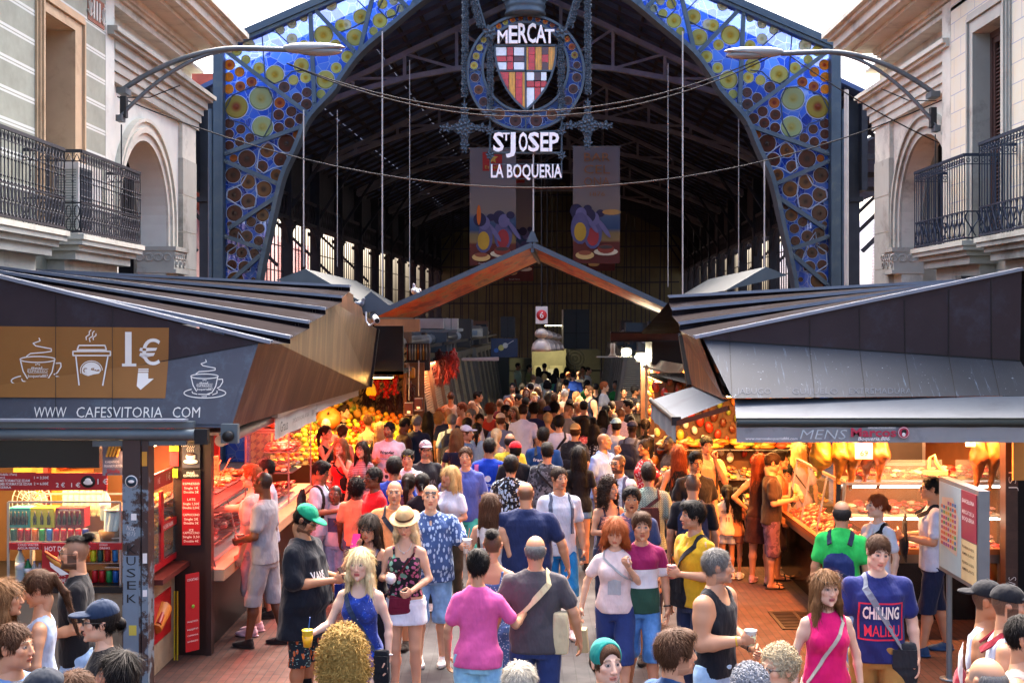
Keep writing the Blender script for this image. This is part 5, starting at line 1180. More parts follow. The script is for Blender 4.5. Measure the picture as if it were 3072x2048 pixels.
 for sx in(-1,1):
  mb=MB().m(zz);cx,cy=(828,862)if sx<0 else(1655,845)
  for a in range(4):
   dx,dy=((0,-1),(1,0),(0,1),(-1,0))[a]
   tip=(cx+dx*118,cy+dy*118);mb.bar(P(cx,cy),P(*tip),.16,.09)
   mb.prism([(cx+dx*95,cy+dy*95),(cx+dx*60+dy*30,cy+dy*60+dx*30),(cx+dy*52,cy+dx*52),(cx-dy*52,cy-dx*52),(cx+dx*60-dy*30,cy+dy*60-dx*30)]if a in(0,1)else[(cx+dx*95,cy+dy*95),(cx+dx*60-dy*30,cy+dy*60-dx*30),(cx-dy*52,cy-dx*52),(cx+dy*52,cy+dx*52),(cx+dx*60+dy*30,cy+dy*60+dx*30)],lambda u,v,t:P(u,v,t),-.03,.03)
   flower(mb,P(*tip,-.06),.12,n=5);flower(mb,P(cx+dx*148,cy+dy*148,-.03),.09,n=4);flower(mb,P(cx+dx*70,cy+dy*70,-.1),.09,n=4)
  for q in range(5):a=q*1.256;flower(mb,P(cx+24*math.cos(a),cy+24*math.sin(a),-.12),.14)
  mb.tube([P(cx,660),P(cx,cy-110)],.02,5);mb.build('iron_cross',r)
 mb=MB().m(zz);ctr=P(1236,60);sc2=135*px
 mb.lathe([(sc2,-.17),(sc2*1.03,-.12),(sc2*.97,-.07),(sc2*.98,.0),(sc2*1.04,.04),(sc2*.98,.08),(sc2*1.0,.16),(sc2*1.06,.2)],ctr,28)
 for i in range(14):
  a=2*math.pi*i/14;e=Vector((math.cos(a),math.sin(a),0));mb.tube([ctr+e*sc2*1.03+Vector((0,0,.18)),ctr+e*sc2*1.2+Vector((0,0,.5)),ctr+e*sc2*1.35+Vector((0,0,.85))],[.06,.04,.02],5);mb.ball(ctr+e*sc2*1.35+Vector((0,0,.85)),.06,5)
  mb.tube([ctr+e*sc2*1.05+Vector((0,0,.2)),ctr+Vector((math.cos(a+.22),math.sin(a+.22),0))*sc2*1.15+Vector((0,0,.42)),ctr+Vector((math.cos(a+.45),math.sin(a+.45),0))*sc2*1.05+Vector((0,0,.2))],.03,5)
 mb.build('crown',r);mb=MB().m(zz)
 for sx in(-1,1):mb.tube([P(1240+sx*345,-60),P(1240+sx*270,190)],.035,6)
 mb.build('hanger',r)
sign()
# ================================================================ BANNERS
def banner(x0,x1,y0,y1,d,kind,label):
 a=W(x0,y0,d);b=W(x1,y1,d);w_=b.x-a.x;h_=a.z-b.z;r=thing('banner',label,'banner',(a.x+w_/2,d,a.z),0,'printed banners hanging over the aisle')
 m,n=newmat('banner_print');sp=n.new('SeparateXYZ');n.ln(n.coord(),sp.inputs[0]);t=n.math('DIVIDE',sp.outputs[2],-h_)
 t=n.math('ADD',t,n.math('MULTIPLY',n.noise(n.coord('Object',(1,1,1)),5,2),.0))
 c=n.ramp(t,[(0,lin('#6a686e')),(.35,lin('#766a66')),(.55,lin('#807064')),(.6,lin('#42546e')),(.7,lin('#2c4262')),(.74,lin('#806a42')),(.8,lin('#866c42')),(.82,lin('#662a1c')),(1,lin('#582018'))]);n.ln(c,n.b.inputs['Base Color']);n.b.inputs['Roughness'].default_value=.8
 wv=lambda x,z:.05*math.sin(x*3+1)*z/h_+.03*math.sin(z*2.2+x)
 MB().m(m).grid(lambda u,v:(w_*(u-.5),wv(w_*(u-.5),v*h_),-v*h_),8,16).build('cloth',r)
 MB().m(mat('pole_grey','#777777',.5)).tube([(-w_/2-.05,0,.01),(w_/2+.05,0,.01)],.02,6).build('pole',r)
 def disc(mb,cx,cz,rx,rz,col,lay=1,a=0.,n=14):mb.m(mat('pr'+col,col,.8)).add([(w_*(cx-.5)+(rx*math.cos(t)*math.cos(a)-rz*math.sin(t)*math.sin(a))*w_,wv(w_*(cx-.5),cz*h_)-.012-.006*lay,-cz*h_+(rx*math.cos(t)*math.sin(a)+rz*math.sin(t)*math.cos(a))*w_)for t in[2*math.pi*i/n for i in range(n)]],[tuple(range(n))])
 mb=MB()
 for(q,zt)in(((.3,.62),(.72,.6))if kind=='L' else((.42,.6),(.15,.56))):
  disc(mb,q,zt+.14,.2,.34,'#5a5478',1);disc(mb,q+.02,zt+.02,.12,.15,'#6c6488',3);disc(mb,q-.08,zt-.01,.14,.15,'#2a2440',2);disc(mb,q+.16,zt-.03,.09,.08,'#2a2440',2);disc(mb,q,zt+.17,.13,.2,'#a03434' if q>.35 else '#b8902c',4);disc(mb,q+.24,zt+.1,.05,.24,'#6c6488',5,.6)
 disc(mb,.25,.93,.2,.09,'#d0a868',6);disc(mb,.25,.91,.14,.05,'#8c4a30',7);disc(mb,.7,.9,.26,.08,'#d8c8a8',6);disc(mb,.7,.875,.18,.1,'#8a3a28',7);disc(mb,.7,.86,.15,.04,'#4a3a34',8)
 if kind=='L':disc(mb,.2,.57,.045,.22,'#c8641e',8);disc(mb,.2,.545,.02,.14,'#c8641e',8)
 else:disc(mb,.82,.56,.2,.06,'#b88a4c',1)
 mb.build('picture',r)
 if kind=='L':
  mb=MB().m(mat('pred','#a02a28',.8));mb.add([(w_*(x-.5),-.02+wv(w_*(x-.5),z*h_),-z*h_)for x,z in((.28,.03),(.7,.03),(.7,.19),(.28,.19))],[(0,1,2,3)]);mb.m(mat('pgold','#c8a040',.6));text_mb(mb,'Estrella',(-.0*w_,-.03,-.16*h_),(1,0,0),(0,0,1),.13,.002,0,w_*.34)
  st=[(.5+.12*math.cos(a)*(1 if i%2==0 else.42),.085-.12*.42*math.sin(a)*(1 if i%2==0 else.42))for i,a in enumerate([math.pi/2+i*math.pi/5 for i in range(10)])];mb.add([(w_*(x-.5),-.035,-z*h_)for x,z in st],[tuple(range(10))]);mb.build('emblem',r)
  mb=MB().m(mat('pwhite','#c8c0b8',.8));text_mb(mb,'Estrella Damm',(-.15*w_,-.03,-.985*h_),(1,0,0),(0,0,1),.07,.002);mb.build('caption',r)
 else:
  mb=MB().m(mat('porange','#8a5c3a',.8))
  for i,(t_,sz)in enumerate((('BAR',.36),('CEL',.36),('ONA',.36),('1876',.17))):text_mb(mb,t_,(0,-.04,-(.09+.105*i)*h_),(1,0,0),(0,0,1),sz,.002,0,w_*(.55 if i<3 else.32))
  mb.build('lettering',r)
 return r
banner(1409,1548,446,796,35.5,'L','printed banner with small red emblem square, hanging left of the crest')
banner(1719,1860,441,790,35.5,'R','printed banner lettered BARCELONA 1876 hanging right of the crest')
banner(1513,1600,480,843,46,'L','second printed banner half hidden behind the one with the red emblem')
banner(1760,1845,520,812,46,'R','second printed banner half hidden behind the one lettered BARCELONA')
# ================================================================ COPPER CANOPY
def streak_mat(nm,cols,sc_=(1,1,1),rot=(0,0,0),metal=.4,rough=.45):
 m,n=newmat(nm);c=n.ramp(n.noise(n.coord('Object',sc_,rot),1.6,7,.7),[(.28+.44*i/(len(cols)-1),lin(c_))for i,c_ in enumerate(cols)]);n.ln(c,n.b.inputs['Base Color']);n.b.inputs['Roughness'].default_value=rough;n.b.inputs['Metallic'].default_value=metal
 n.bump(n.noise(n.coord('Object',sc_,rot),5,5),.15,.01);return m
def canopy():
 r=thing('copper_canopy','wide copper gable canopy with painted streaks spanning the aisle','canopy',(0,22.5,0));m=streak_mat('painted_copper',['#5a3020','#8a3a22','#b84a20','#d86a2c','#c09058','#7a5a48','#d83a1c'],(1.6,.3,1),(0,0,.1),.0,.5);m2=mat('zinc_edge','#4e5660',.5,.4)
 N=lambda x,y,d:W(x,y,d)-Vector((0,22.5,0));pk0,pk1=N(1597,737,20),N(1618,783,25.7);l0,l1=N(1113,952,20),N(1238,954,25.7);r0,r1=N(2030,935,20),N(2013,954,25.7);up=Vector((0,0,.06))
 MB().m(m).grid(lambda u,v:l0.lerp(pk0,u).lerp(l1.lerp(pk1,u),v),6,3,False).add([l0+up,pk0+up,pk1+up,l1+up],[(0,1,2,3)]).build('left_wing',r)
 MB().m(m).grid(lambda u,v:pk0.lerp(r0,u).lerp(pk1.lerp(r1,u),v),6,3,False).add([pk0+up,r0+up,r1+up,pk1+up],[(0,1,2,3)]).build('right_wing',r)
 mb=MB().m(m2);h2=up*.5
 for a,b in((l0,pk0),(pk0,r0),(l1,pk1),(pk1,r1),(l0,l1),(r0,r1)):mb.bar(a+h2*.6,b+h2*.6,.04,.08)
 mb.bar(pk0-Vector((0,0,.05)),pk1,.05,.12);mb.build('edge_trim',r)
 mb=MB().m(m2);mb.add([pk0+Vector((-.1,0,.06)),pk0+Vector((.1,0,.06)),pk0+Vector((0.02,0,.24)),pk0+Vector((-.02,0,.24))],[(0,1,2,3)]);mb.build('bracket_plate',r);mb=MB().m(m2);mb.add([l0+Vector((-.5,0,.0)),l0+Vector((.35,0,.15)),l0+Vector((-.0,0,.42))],[(0,1,2)]);mb.build('bracket_plate',r)
 mb=MB().m(mat('copper_fascia','#8a5230',.5,.4,var=.2));mb.hexa([l1+Vector((-.9,-3.2,-.28)),l1+Vector((.15,-.2,-.28)),l1+Vector((.15,.1,-.28)),l1+Vector((-.9,.1,-.28)),l1+Vector((-.9,-3.2,-.02)),l1+Vector((.15,-.2,-.02)),l1+Vector((.15,.1,-.02)),l1+Vector((-.9,.1,-.02))]);mb.build('fascia',r);mb=MB().m(mat('copper_fascia','#8a5230'));mb.hexa([r1+Vector((-.0,-.6,-.3)),r1+Vector((.8,-.6,-.3)),r1+Vector((.8,.1,-.3)),r1+Vector((0,.1,-.3)),r1+Vector((-.0,-.6,-.03)),r1+Vector((.8,-.6,-.03)),r1+Vector((.8,.1,-.03)),r1+Vector((0,.1,-.03))]);mb.build('fascia',r)
canopy()
def gable(x,y,xl,yl,xr,yr,d,dd,label):
 a=W(x,y,d);l=W(xl,yl,d);q=W(xr,yr,d);r=thing('roof_gable',label,'roof',a);m2=mat('zinc_roof','#363e42',.5,.35,stain='#45484a',ss=1.4);B_=Vector((0,dd,0));MB().m(m2).add([l-a,Vector((0,0,0)),B_,l-a+B_],[(0,1,2,3)]).build('left_slope',r);MB().m(m2).add([q-a,Vector((0,0,0)),B_,q-a+B_],[(0,3,2,1)]).build('right_slope',r);MB().m(mat('zinc_face','#5c6468',.5,.3)).add([l-a,q-a,Vector((0,0,0))],[(0,1,2)]).build('front',r)
gable(915,806,828,840,1085,905,19.6,6,'grey zinc gable peak rising behind the left bronze stall roof')
gable(2298,800,2175,872,2362,826,19.6,6,'grey zinc gable peak rising behind the right dark stall roof')
# ================================================================ STALLS
zincd=mat('zinc_dark','#383034',.8,.0,spec=.2,var=.1,stain='#40404a',ss=1.6);zincp=mat('zinc_panel','#1e191b',.9,0,spec=.02,var=.15,stain='#2c2c34',ss=1.6);zincl=mat('zinc_sky_tint','#484a54',.5,.15,var=.08,stain='#525c68',ss=6);flash=mat('flashing','#7c8492',.6,.1)  # lower fascia zinc: lighter, bluer copy with the sky's reflection put into its colour
bronze=streak_mat('bronze_sheet',['#2c1c14','#4a3020','#573a26','#7a5a40','#3a2418'],(1,2.2,.35),(0,.25,0),.5,.4);bronze2=streak_mat('rusty_sheet',['#2e1c14','#4a281a','#5c3422','#8a5c38','#40241a'],(1,3.0,.4),(0,.25,0),.35,.45)
blk=mat('black_metal','#17171a',.5,.3);awn=mat('awning_cloth','#565d66',.85,var=.06,stain='#4a5059',ss=1.2);grey=mat('grey_metal','#5e6a70',.45,.4)
def roof_mesh(mb_list,Bs,As,riser,m_,root):
 """folded roof: Bs aisle ends, As far ends"""
 mb=MB().m(m_);fl=MB().m(flash);dz=Vector((0,0,riser))
 for i in range(len(Bs)-1):
  a0,b0,a1,b1=As[i],Bs[i],As[i+1]-dz,Bs[i+1]-dz
  mb.add([a0,b0,b1,a1],[(0,1,2,3)]);mb.add([a1,b1,Bs[i+1],As[i+1]],[(0,1,2,3)])
 for i in range(len(Bs)):fl.bar(As[i]+Vector((0,-.015,.012)),Bs[i]+Vector((0,-.015,.012)),.04,.035);fl.bar(As[i]+Vector((0,.1,.02)),Bs[i]+Vector((0,.1,.02)),.02,.02)
 mb.build('folded_roof',root);fl.build('flashing',root)
def ray_plane(x,y,p,n,off=.0):
 d=Vector(((x-VX)/F,1,-(y-HY)/F));o=Vector((0,0,CH));n=Vector(n);t=(Vector(p)-o).dot(n)/d.dot(n);q=o+d*t
 return q-d.normalized()*off
def plane_of(a,b,c):return(b-a).cross(c-a).normalized()
# ---- left kiosk roof
def kioskL():
 r=thing('market_kiosk','bronze clad coffee kiosk with folded dark roof and brown one euro advert','kiosk',(-4,12,0));O=Vector(r.location)
 UR=W(775,1030,12.);BR=W(694,1283,11.75);UL=Vector((-6.9,12.,4.3));CL=Vector((-6.9,12.02,2.42));BL=Vector((-6.9,11.75,2.53))
 nU=plane_of(UL,UR,CL);nL=plane_of(CL,UR,BR);BL=ray_plane(-600,1262,UR,nL)
 up=MB().m(zincd);up.add([p-O for p in(UL,UR,CL)],[(0,2,1)]);up.build('upper_fascia',r)
 lo_=MB().m(zincl);lo_.add([p-O for p in(CL,UR,BR,BL)],[(0,3,2,1)]);lo_.build('lower_fascia',r)
 def S(x,y,off=.006):
  q=ray_plane(x,y,UR,nU,off);ql=ray_plane(x,y,UR,nL,off)
  yc=1173+(x/775)*(1030-1173);return(q if y<yc else ql)-O
 ad=mat('advert_brown','#8a5a22',.5,var=.06);mb=MB().m(ad);yc=lambda x:1173+(x/775)*(1030-1173)
 mb.add([S(0-250,976,.004),S(507,983,.004),S(505,yc(505)-.5,.004),S(-250,yc(-250)-.5,.004)],[(0,3,2,1)]);mb.add([S(-250,yc(-250)+.5,.004),S(505,yc(505)+.5,.004),S(496,1194,.004),S(-250,1190,.004)],[(0,3,2,1)]);mb.build('advert',r)
 wh=mat('vinyl_white','#e6e2da',.5,var=.02)
 def line(mb,pts,w_=4.0,sm=True):
  for a,b in zip(pts,pts[1:]):
   dx,dy=b[0]-a[0],b[1]-a[1];L=math.hypot(dx,dy)or 1;nx,ny=-dy/L*w_/2,dx/L*w_/2;e=.12
   a2=(a[0]-dx/L*w_*e,a[1]-dy/L*w_*e);b2=(b[0]+dx/L*w_*e,b[1]+dy/L*w_*e)
   mb.add([S(a2[0]+nx,a2[1]+ny),S(b2[0]+nx,b2[1]+ny),S(b2[0]-nx,b2[1]-ny),S(a2[0]-nx,a2[1]-ny)],[(0,1,2,3)])
 def ell(mb,cx,cy,rx,ry,a0=0,a1=360,w_=3.5):line(mb,[(cx+rx*math.cos(R(a)),cy+ry*math.sin(R(a)))for a in np.linspace(a0,a1,33)],w_)
 def ptext(mb,t,x,y,hgt,wid=None,bold=0.,sh_=0):
  tb=MB().m(wh);text_mb(tb,t,(0,0,0),(1,0,0),(0,0,1),hgt/.72,0,bold,wid);mb.add([S(x+v[0]+v[2]*sh_,y-v[2],.009)for v in tb.v],tb.f)
 def C(cx,cy):return(cx/2.24,700+cy/2.24)
 def cupart(mb,ox,oy,k):
  T=lambda x,y:(ox+(x-250)/2.24*k,oy+(y-930)/2.24*k)
  ell(mb,*T(253,846),118/2.24*k,20/2.24*k,w_=3.4*k);line(mb,[T(138,855),T(155,925),T(185,975)],3.6*k);line(mb,[T(366,855),T(350,930),T(318,985),T(270,1002)],3.6*k)
  line(mb,[T(372,872),T(408,870),T(410,895),T(385,935),T(362,948)],3.6*k);ell(mb,*T(256,990),180/2.24*k,42/2.24*k,-50,230,w_=3.6*k);line(mb,[T(145,975),T(150,990),T(190,1000)],3*k);line(mb,[T(360,970),T(362,990),T(320,1005)],3*k);line(mb,[T(200,1000),T(300,1003)],3*k)
  line(mb,[T(178,825),T(205,806),T(290,800),T(345,792),T(345,775),T(240,755),T(222,738),T(270,722),T(262,702)],3.2*k)
  ptext(mb,'яeal.',*T(252,903),8.5*k,38*k,.01);ptext(mb,'ESPRESSO',*T(252,925),7.5*k,60*k,.004);ptext(mb,'boqueria887',*T(255,957),9*k,60*k,.008);line(mb,[T(185,910),T(325,910)],1*k);line(mb,[T(190,937),T(320,937)],1*k);ptext(mb,'2008',*T(250,1018),6*k,20*k,.01)
  line(mb,[T(240,886),T(238,878),T(246,882),T(253,875),T(260,882),T(268,878),T(266,886)],1.6*k)
 a=MB().m(wh);cupart(a,*C(250,930),1.);a.build('cup_emblem',r);a=MB().m(wh);cupart(a,*C(1372,1025),.78);a.build('cup_emblem',r)
 a=MB().m(wh);L=lambda pts,w_=4:line(a,[C(*p)for p in pts],w_)
 L([(518,782),(715,782),(705,752),(530,752),(518,782)]);L([(490,820),(490,792),(742,792),(742,820),(490,820)]);L([(510,828),(535,1050),(685,1050),(725,828)]);ell(a,*C(614,920),33,28.5,w_=2.5);L([(580,715),(578,695),(600,680),(600,660),(612,648)],3);L([(605,728),(600,705),(622,690),(622,668),(634,655)],3);L([(628,715),(625,700),(645,685),(645,672)],3)
 n_=24;cc=C(614,920);a.add([S(cc[0]+29*math.cos(2*math.pi*i/n_),cc[1]+25*math.sin(2*math.pi*i/n_),.008)for i in range(n_)],[tuple(range(n_))]);a.m(ad);tb=MB();text_mb(tb.m(ad),'Coffee',(0,0,0),(1,0,0),(0,0,1),19,0,.03,50);a.add([S(cc[0]+v[0],cc[1]-v[2],.012)for v in tb.v],tb.f);a.build('paper_cup_emblem',r)
 a=MB().m(wh);ptext(a,'1',*C(862,780),102,None,.02);a.add([S(*C(*q),.009)for q in((820,874),(916,874),(916,893),(820,893))],[(0,1,2,3)]);ptext(a,'€',*C(1010,803),76,None,.005)
 for p in([(912,908),(998,908),(998,916),(912,916)],[(912,921),(998,921),(998,930),(912,930)],[(914,936),(996,936),(996,975),(1034,975),(945,1050),(866,975),(914,975)]):a.add([S(*C(*q),.008)for q in p],[tuple(range(len(p)))])
 a.build('price_lettering',r)
 a=MB().m(wh)
 for t,x0,x1 in(('WWW',228,445),('CAFESVITORIA',512,1090),('COM',1162,1345)):q=C((x0+x1)/2,1202);ptext(a,t,q[0],q[1],33,(x1-x0)/2.24,-.004,.06)
 a.build('web_address',r)
 mb=MB().m(blk);mb.bar(CL-O+Vector((0,-.004,0)),UR-O+Vector((0,-.004,0)),.006,.008)
 for x in(167,337):mb.bar(S(x,850+x*.2,.002),S(x,1250,.002),.004,.004)
 mb.build('sheet_joint',r)
 K=[(836,1015,12.7),(896,970,13.8),(947,929,14.96),(999,893,16.3),(1024,861,17.1)];Bs=[UR+Vector((-.0,.0,.0))]+[W(*k)for k in K]
 far=[W(1060,884,18.0),W(1060,905,18.1),W(1086,922,19.0),W(1090,945,19.1),W(1112,958,20.),W(1118,978,20.1),W(1131,986,20.8)];FB=W(1109,1160,20.8)
 As=[UL]+[Vector((-6.9,k[2]+.3,4.14))for k in K];rs=.055
 stp=[UR]
 for i in range(1,6):stp+=[Bs[i]-Vector((0,.0,rs)),Bs[i]]
 prof=[UR]+stp[1:]+far+[FB,BR]
 mb=MB().m(bronze);mb.add([p-O for p in prof],[tuple(range(len(prof)))]);mb.add([p-O+Vector((-.04,0,0))for p in prof],[tuple(reversed(range(len(prof))))]);mb.build('side_fascia',r)
 Bo=[b-O+Vector((.12,0,0))for b in Bs];roof_mesh(None,Bo,[a_-O for a_ in As],rs,zincp,r)
 mb=MB().m(zincp);mb.add([Bs[-1]-O,far[-1]-O,Vector((-6.9,20.8,3.4))-O,As[-1]-O],[(0,1,2,3)]);mb.m(blk);mb.bar(far[-1]-O,FB-O,.08,.05);mb.build('rear_roof',r)
 mb=MB().m(blk);mb.add([BR-O+Vector((0,0,.03)),FB-O+Vector((0,0,.03)),Vector((-6.9,20.8,2.4))-O,BL-O+Vector((0,0,.03))],[(0,1,2,3)]);mb.build('soffit',r)
 mb=MB().m(mat('scratch','#a89888',.6));nS=plane_of(UR,BR,FB)
 for t,x,y,h_,wd,sl in(('WWW.CAFESVITORIA.COM',765,1226,20,110,-.42),('CAFES',886,1188,22,28,-.42),('& 887',952,1165,20,15,-.42),('SOMTO GESTIO TEMPORAL SL',1035,1145,17,85,-.38),('887',838,1198,16,14,-.42)):
  tb=MB().m(wh);text_mb(tb,t,(0,0,0),(1,0,0),(0,0,1),h_,0,0,wd);mb.add([ray_plane(x+v[0],y-v[2]+sl*v[0],BR,nS,.012)-O for v in tb.v],tb.f)
 mb.build('worn_lettering',r)
 mb=MB().m(grey);a_=W(585,1303,11.55)-O;b_=Vector((-6.8,11.55,a_.z+O.z))-O;mb.tube([b_,a_],.055,10);mb.bar(b_+Vector((0,.05,.09)),a_+Vector((-.02,.05,.09)),.1,.06);mb.m(flash);mb.bar(b_+Vector((0,.0,.135)),a_+Vector((-.08,.0,.135)),.14,.02);mb.m(grey);q=W(280,1327,11.6)-O;q2=W(560,1323,11.6)-O;mb.bar(q,q2,.05,.07);mb.m(blk);mb.cbox(a_+Vector((.06,.02,-.02)),(.12,.1,.14));mb.lathe([(.05,-.05),(.05,.05)],a_+Vector((.3,.05,-.02)),12,Matrix.Rotation(R(90),3,'X'));mb.m(grey);mb.cbox(a_+Vector((.3,.12,0)),(.16,.08,.18));mb.build('rolled_awning',r)
 mb=MB().m(mat('awning_bar','#b5aea6',.4,.3));a_=W(661,1322,12.35)-O;b_=W(824,1251,14.3)-O;mb.tube([a_,b_],.06,10);mb.bar(a_+Vector((-.1,0,.07)),b_+Vector((-.1,0,.07)),.18,.03);mb.build('rolled_awning',r)
 va=mat('valance_cloth','#a9a39a',.8,stain='#8f8880',ss=3)
 for k,(p,tx)in enumerate(((((824,1250,13.9),(945,1203,16.3),.26),'Graus'),(((946,1193,16.4),(1073,1150,20.2),.2),None))):
  A_,B_=W(*p[0])-O,W(*p[1])-O;n=10
  mb=MB().m(va).grid(lambda u,v:A_.lerp(B_,u)+Vector((.015*math.sin(u*14),0,-v*p[2])),n,2);mb.m(mat('awning_bar','#b5aea6',.4));mb.bar(A_+Vector((0,0,.02)),B_+Vector((0,0,.02)),.07,.06)
  if tx:mb.m(mat('txt_dark','#4a4644',.8));e=(B_-A_).normalized();text_mb(mb,'Graus',A_.lerp(B_,.14)+Vector((.03,0,-.13)),e,(0,0,1),.17,.006,.01);text_mb(mb,'ESPECIALITAT EN CARNS | ARTESANS',A_.lerp(B_,.55)+Vector((.03,0,-.12)),e,(0,0,1),.07,.006,0,1.0);text_mb(mb,'CASA PRIETO',A_.lerp(B_,.9)+Vector((.03,0,-.12)),e,(0,0,1),.1,.006,.01,.36)
  mb.build('valance',r)
kioskL()
def kioskR():
 r=thing('market_kiosk','dark ham kiosk with folded roof, bird-streaked blue grey fascia and rusty side','kiosk',(4,13,0));O=Vector(r.location)
 NT_=W(2098,1015,13.);TR=Vector((5.25,13,3.97));CR=Vector((5.25,13.05,3.45-(1081-959)*13.05/F));CLf=W(2111,1017,13.02);BL=W(2197,1194,12.7);BR=Vector((5.33,12.7,3.45-(1186-959)*12.7/F));NB=W(2172,1198,12.75);FB=W(2074,1156,15.4)
 MB().m(zincd).add([p-O for p in(NT_,TR,CR,CLf)],[(0,3,2,1)]).build('upper_fascia',r)
 def drips():
  m,n=newmat('dripped_zinc');base=n.ramp(n.noise(n.coord(),1.5,6),[(.3,lin('#2c3139')),(.7,lin('#353b45'))]);f=n.ramp(n.noise(n.coord('Object',(22,1,2.2)),1.,5,.75),[(.6,0),(.7,.8)]);f2=n.ramp(n.noise(n.coord(),1.2,3),[(.38,0),(.5,1)]);g=n.math('MULTIPLY',f,f2)
  sp=n.ramp(n.noise(n.coord(),30,3),[(.69,0),(.73,.8)]);c=n.mix(g,base,lin('#6c8296'));c=n.mix(n.math('MULTIPLY',sp,f2),c,lin('#a3b4c0'));n.ln(c,n.b.inputs['Base Color']);n.b.inputs['Roughness'].default_value=.45;n.b.inputs['Metallic'].default_value=.1;return m
 BL=ray_plane(2197,1194,CLf,plane_of(CLf,CR,BR));MB().m(drips()).add([p-O for p in(CLf,CR,BR,BL)],[(0,3,2,1)]).build('lower_fascia',r)
 mb=MB().m(blk);mb.bar(CLf-O+Vector((0,-.01,0)),CR-O+Vector((0,-.01,0)),.01,.012)
 for xt,yt,xc,yc_,xb in((2188,994,2189,1027,2196),(2429,958,2429,1042,2445),(2578,925,2579,1050,2597),(2713,898,2715,1060,2735),(2846,868,2846,1069,2868),(2973,835,2975,1078,3000)):
  a=ray_plane(xt,yt,NT_,(0,-1,0),.004)-O;b=ray_plane(xc,yc_,CLf,plane_of(CLf,CR,BR),.004)-O;c=ray_plane(xb,1192,CLf,plane_of(CLf,CR,BR),.004)-O;mb.bar(a,b,.007,.006);mb.bar(b,c,.007,.006)
 mb.build('sheet_joint',r)
 nL=plane_of(CLf,CR,BR)
 for t,x in(('JABUGO',2263),('GUIJUELO',2445),('EXTREMADURA',2640)):
  mb=MB().m(mat('ghost_letters','#505967',.5));tb=MB();text_mb(tb.m(blk),t,(0,0,0),(1,0,0),(0,0,1),24,0,-.01,len(t)*17);mb.add([ray_plane(x+v[0],1172-v[2],CLf,nL,.008)-O for v in tb.v],tb.f);mb.build('ghost_lettering',r)
 K=[(2051,973,14.5),(2028,930,15.3),(2018,892,15.7)];rs=.07;Bs=[NT_]+[W(*k)for k in K];As=[TR]+[Vector((5.5+.4*i,13.2+i*.7,3.99))for i in(1,2,3)]
 prof=[NT_]
 for b in Bs[1:]:prof+=[b-Vector((0,0,rs)),b]
 prof+=[W(2048,1010,15.9),FB,NB]
 mb=MB().m(bronze2);mb.add([p-O for p in prof],[tuple(range(len(prof)))]);mb.add([p-O+Vector((.04,0,0))for p in prof],[tuple(range(len(prof)))]);mb.build('side_fascia',r)
 Bo=[b-O+Vector((-.05,0,0))for b in Bs];roof_mesh(None,Bo,[a-O for a in As],rs,zincp,r)
 mb=MB().m(zincp);mb.add([Bs[-1]-O,As[-1]-O,Vector((6.9,22,3.3))-O,Vector((2.1,22,3.2))-O],[(0,1,2,3)]);mb.build('rear_roof',r)
 mb=MB().m(blk);mb.add([BL-O+Vector((0,.02,.01)),FB-O+Vector((0,0,.01)),Vector((2.1,21,2.55))-O,Vector((6.8,21,2.55))-O,BR-O+Vector((0,.02,.01))],[(0,1,2,3,4)]);mb.bar(W(2050,1010,15.95)-O,FB-O,.12,.05);mb.build('soffit',r)
 T0=W(2203,1196,12.65)-O;T1=Vector((5.33,12.65,T0.z+O.z+.03))-O;F0=W(2209,1256,11.9)-O;F1=Vector((5.35,11.9,F0.z+O.z))-O
 mb=MB().m(awn).grid(lambda u,v:T0.lerp(T1,u).lerp(F0.lerp(F1,u),v)+Vector((0,0,-.02*math.sin(v*math.pi))),12,4);mb.build('awning_cloth',r)
 mb=MB().m(mat('awning_front_bar','#2c3432',.4,.3));mb.tube([F0+Vector((0,0,-.04)),F1+Vector((0,0,-.04))],.042,10);mb.bar(F0+Vector((0,0,.0)),F1+Vector((0,0,.0)),.05,.02);mb.build('front_bar',r)
 mb=MB().m(mat('valance_grey','#8a8e92',.8,var=.08,stain='#666a70',ss=2));zv=(1325-1278)*11.9/F;mb.grid(lambda u,v:F0.lerp(F1,u)+Vector((0,-.01+.006*math.sin(u*40),-.075-v*zv)),40,2);mb.build('valance',r)
 def vt(t,x,y,h_,wid,col,bold=0.,shear=0.):
  mb=MB().m(mat('vt'+col,col,.6));tb=MB().m(awn);text_mb(tb,t,(0,0,0),(1,0,0),(0,0,1),h_/.72,0,bold,wid);mb.add([W(x+v[0]+v[2]*shear,y-v[2],11.86)-O for v in tb.v],tb.f);return mb
 vt('www.marcosboqueria886.com',2315,1315,8,156,'#e8e8e8',.01,.2).build('web_address',r);vt('Marcos',2620,1297,26,136,'#b02a48',.03).build('shop_name',r);vt('Boqueria,886',2622,1315,12,94,'#f0f0f0',.01,.25).build('shop_place',r)
 vt('ESPECIALISTES EN PERNIL',2646,1283,5,84,'#e8e8e8',0,.2).build('shop_trade',r);vt('MENS',2470,1303,30,135,'#b8c6cc',-.015,.3).build('graffiti',r)
 mb=MB();c=W(2711,1297,11.85)-O
 for rr,col,k in((.058,'#b02a48',0),(.053,'#d8d4d4',1),(.047,'#b02a48',2)):mb.m(mat('vt'+col,col,.6)).add([c+Vector((rr*math.cos(a),-.003*k,rr*math.sin(a)))for a in[2*math.pi*i/20 for i in range(20)]],[tuple(range(20))])
 mb.m(blk).ball(c+Vector((.002,-.01,.008)),.024,8,(1,.1,1));mb.m(mat('vt#e8e8e8','#e8e8e8',.6)).ball(c+Vector((-.002,-.012,-.018)),.018,8,(1,.1,1.1));mb.build('ham_emblem',r)
 a0,a1=W(2080,1158,15.4)-O,W(2186,1200,12.9)-O;b0,b1=W(1953,1200,15.5)-O,W(2028,1262,13.2)-O
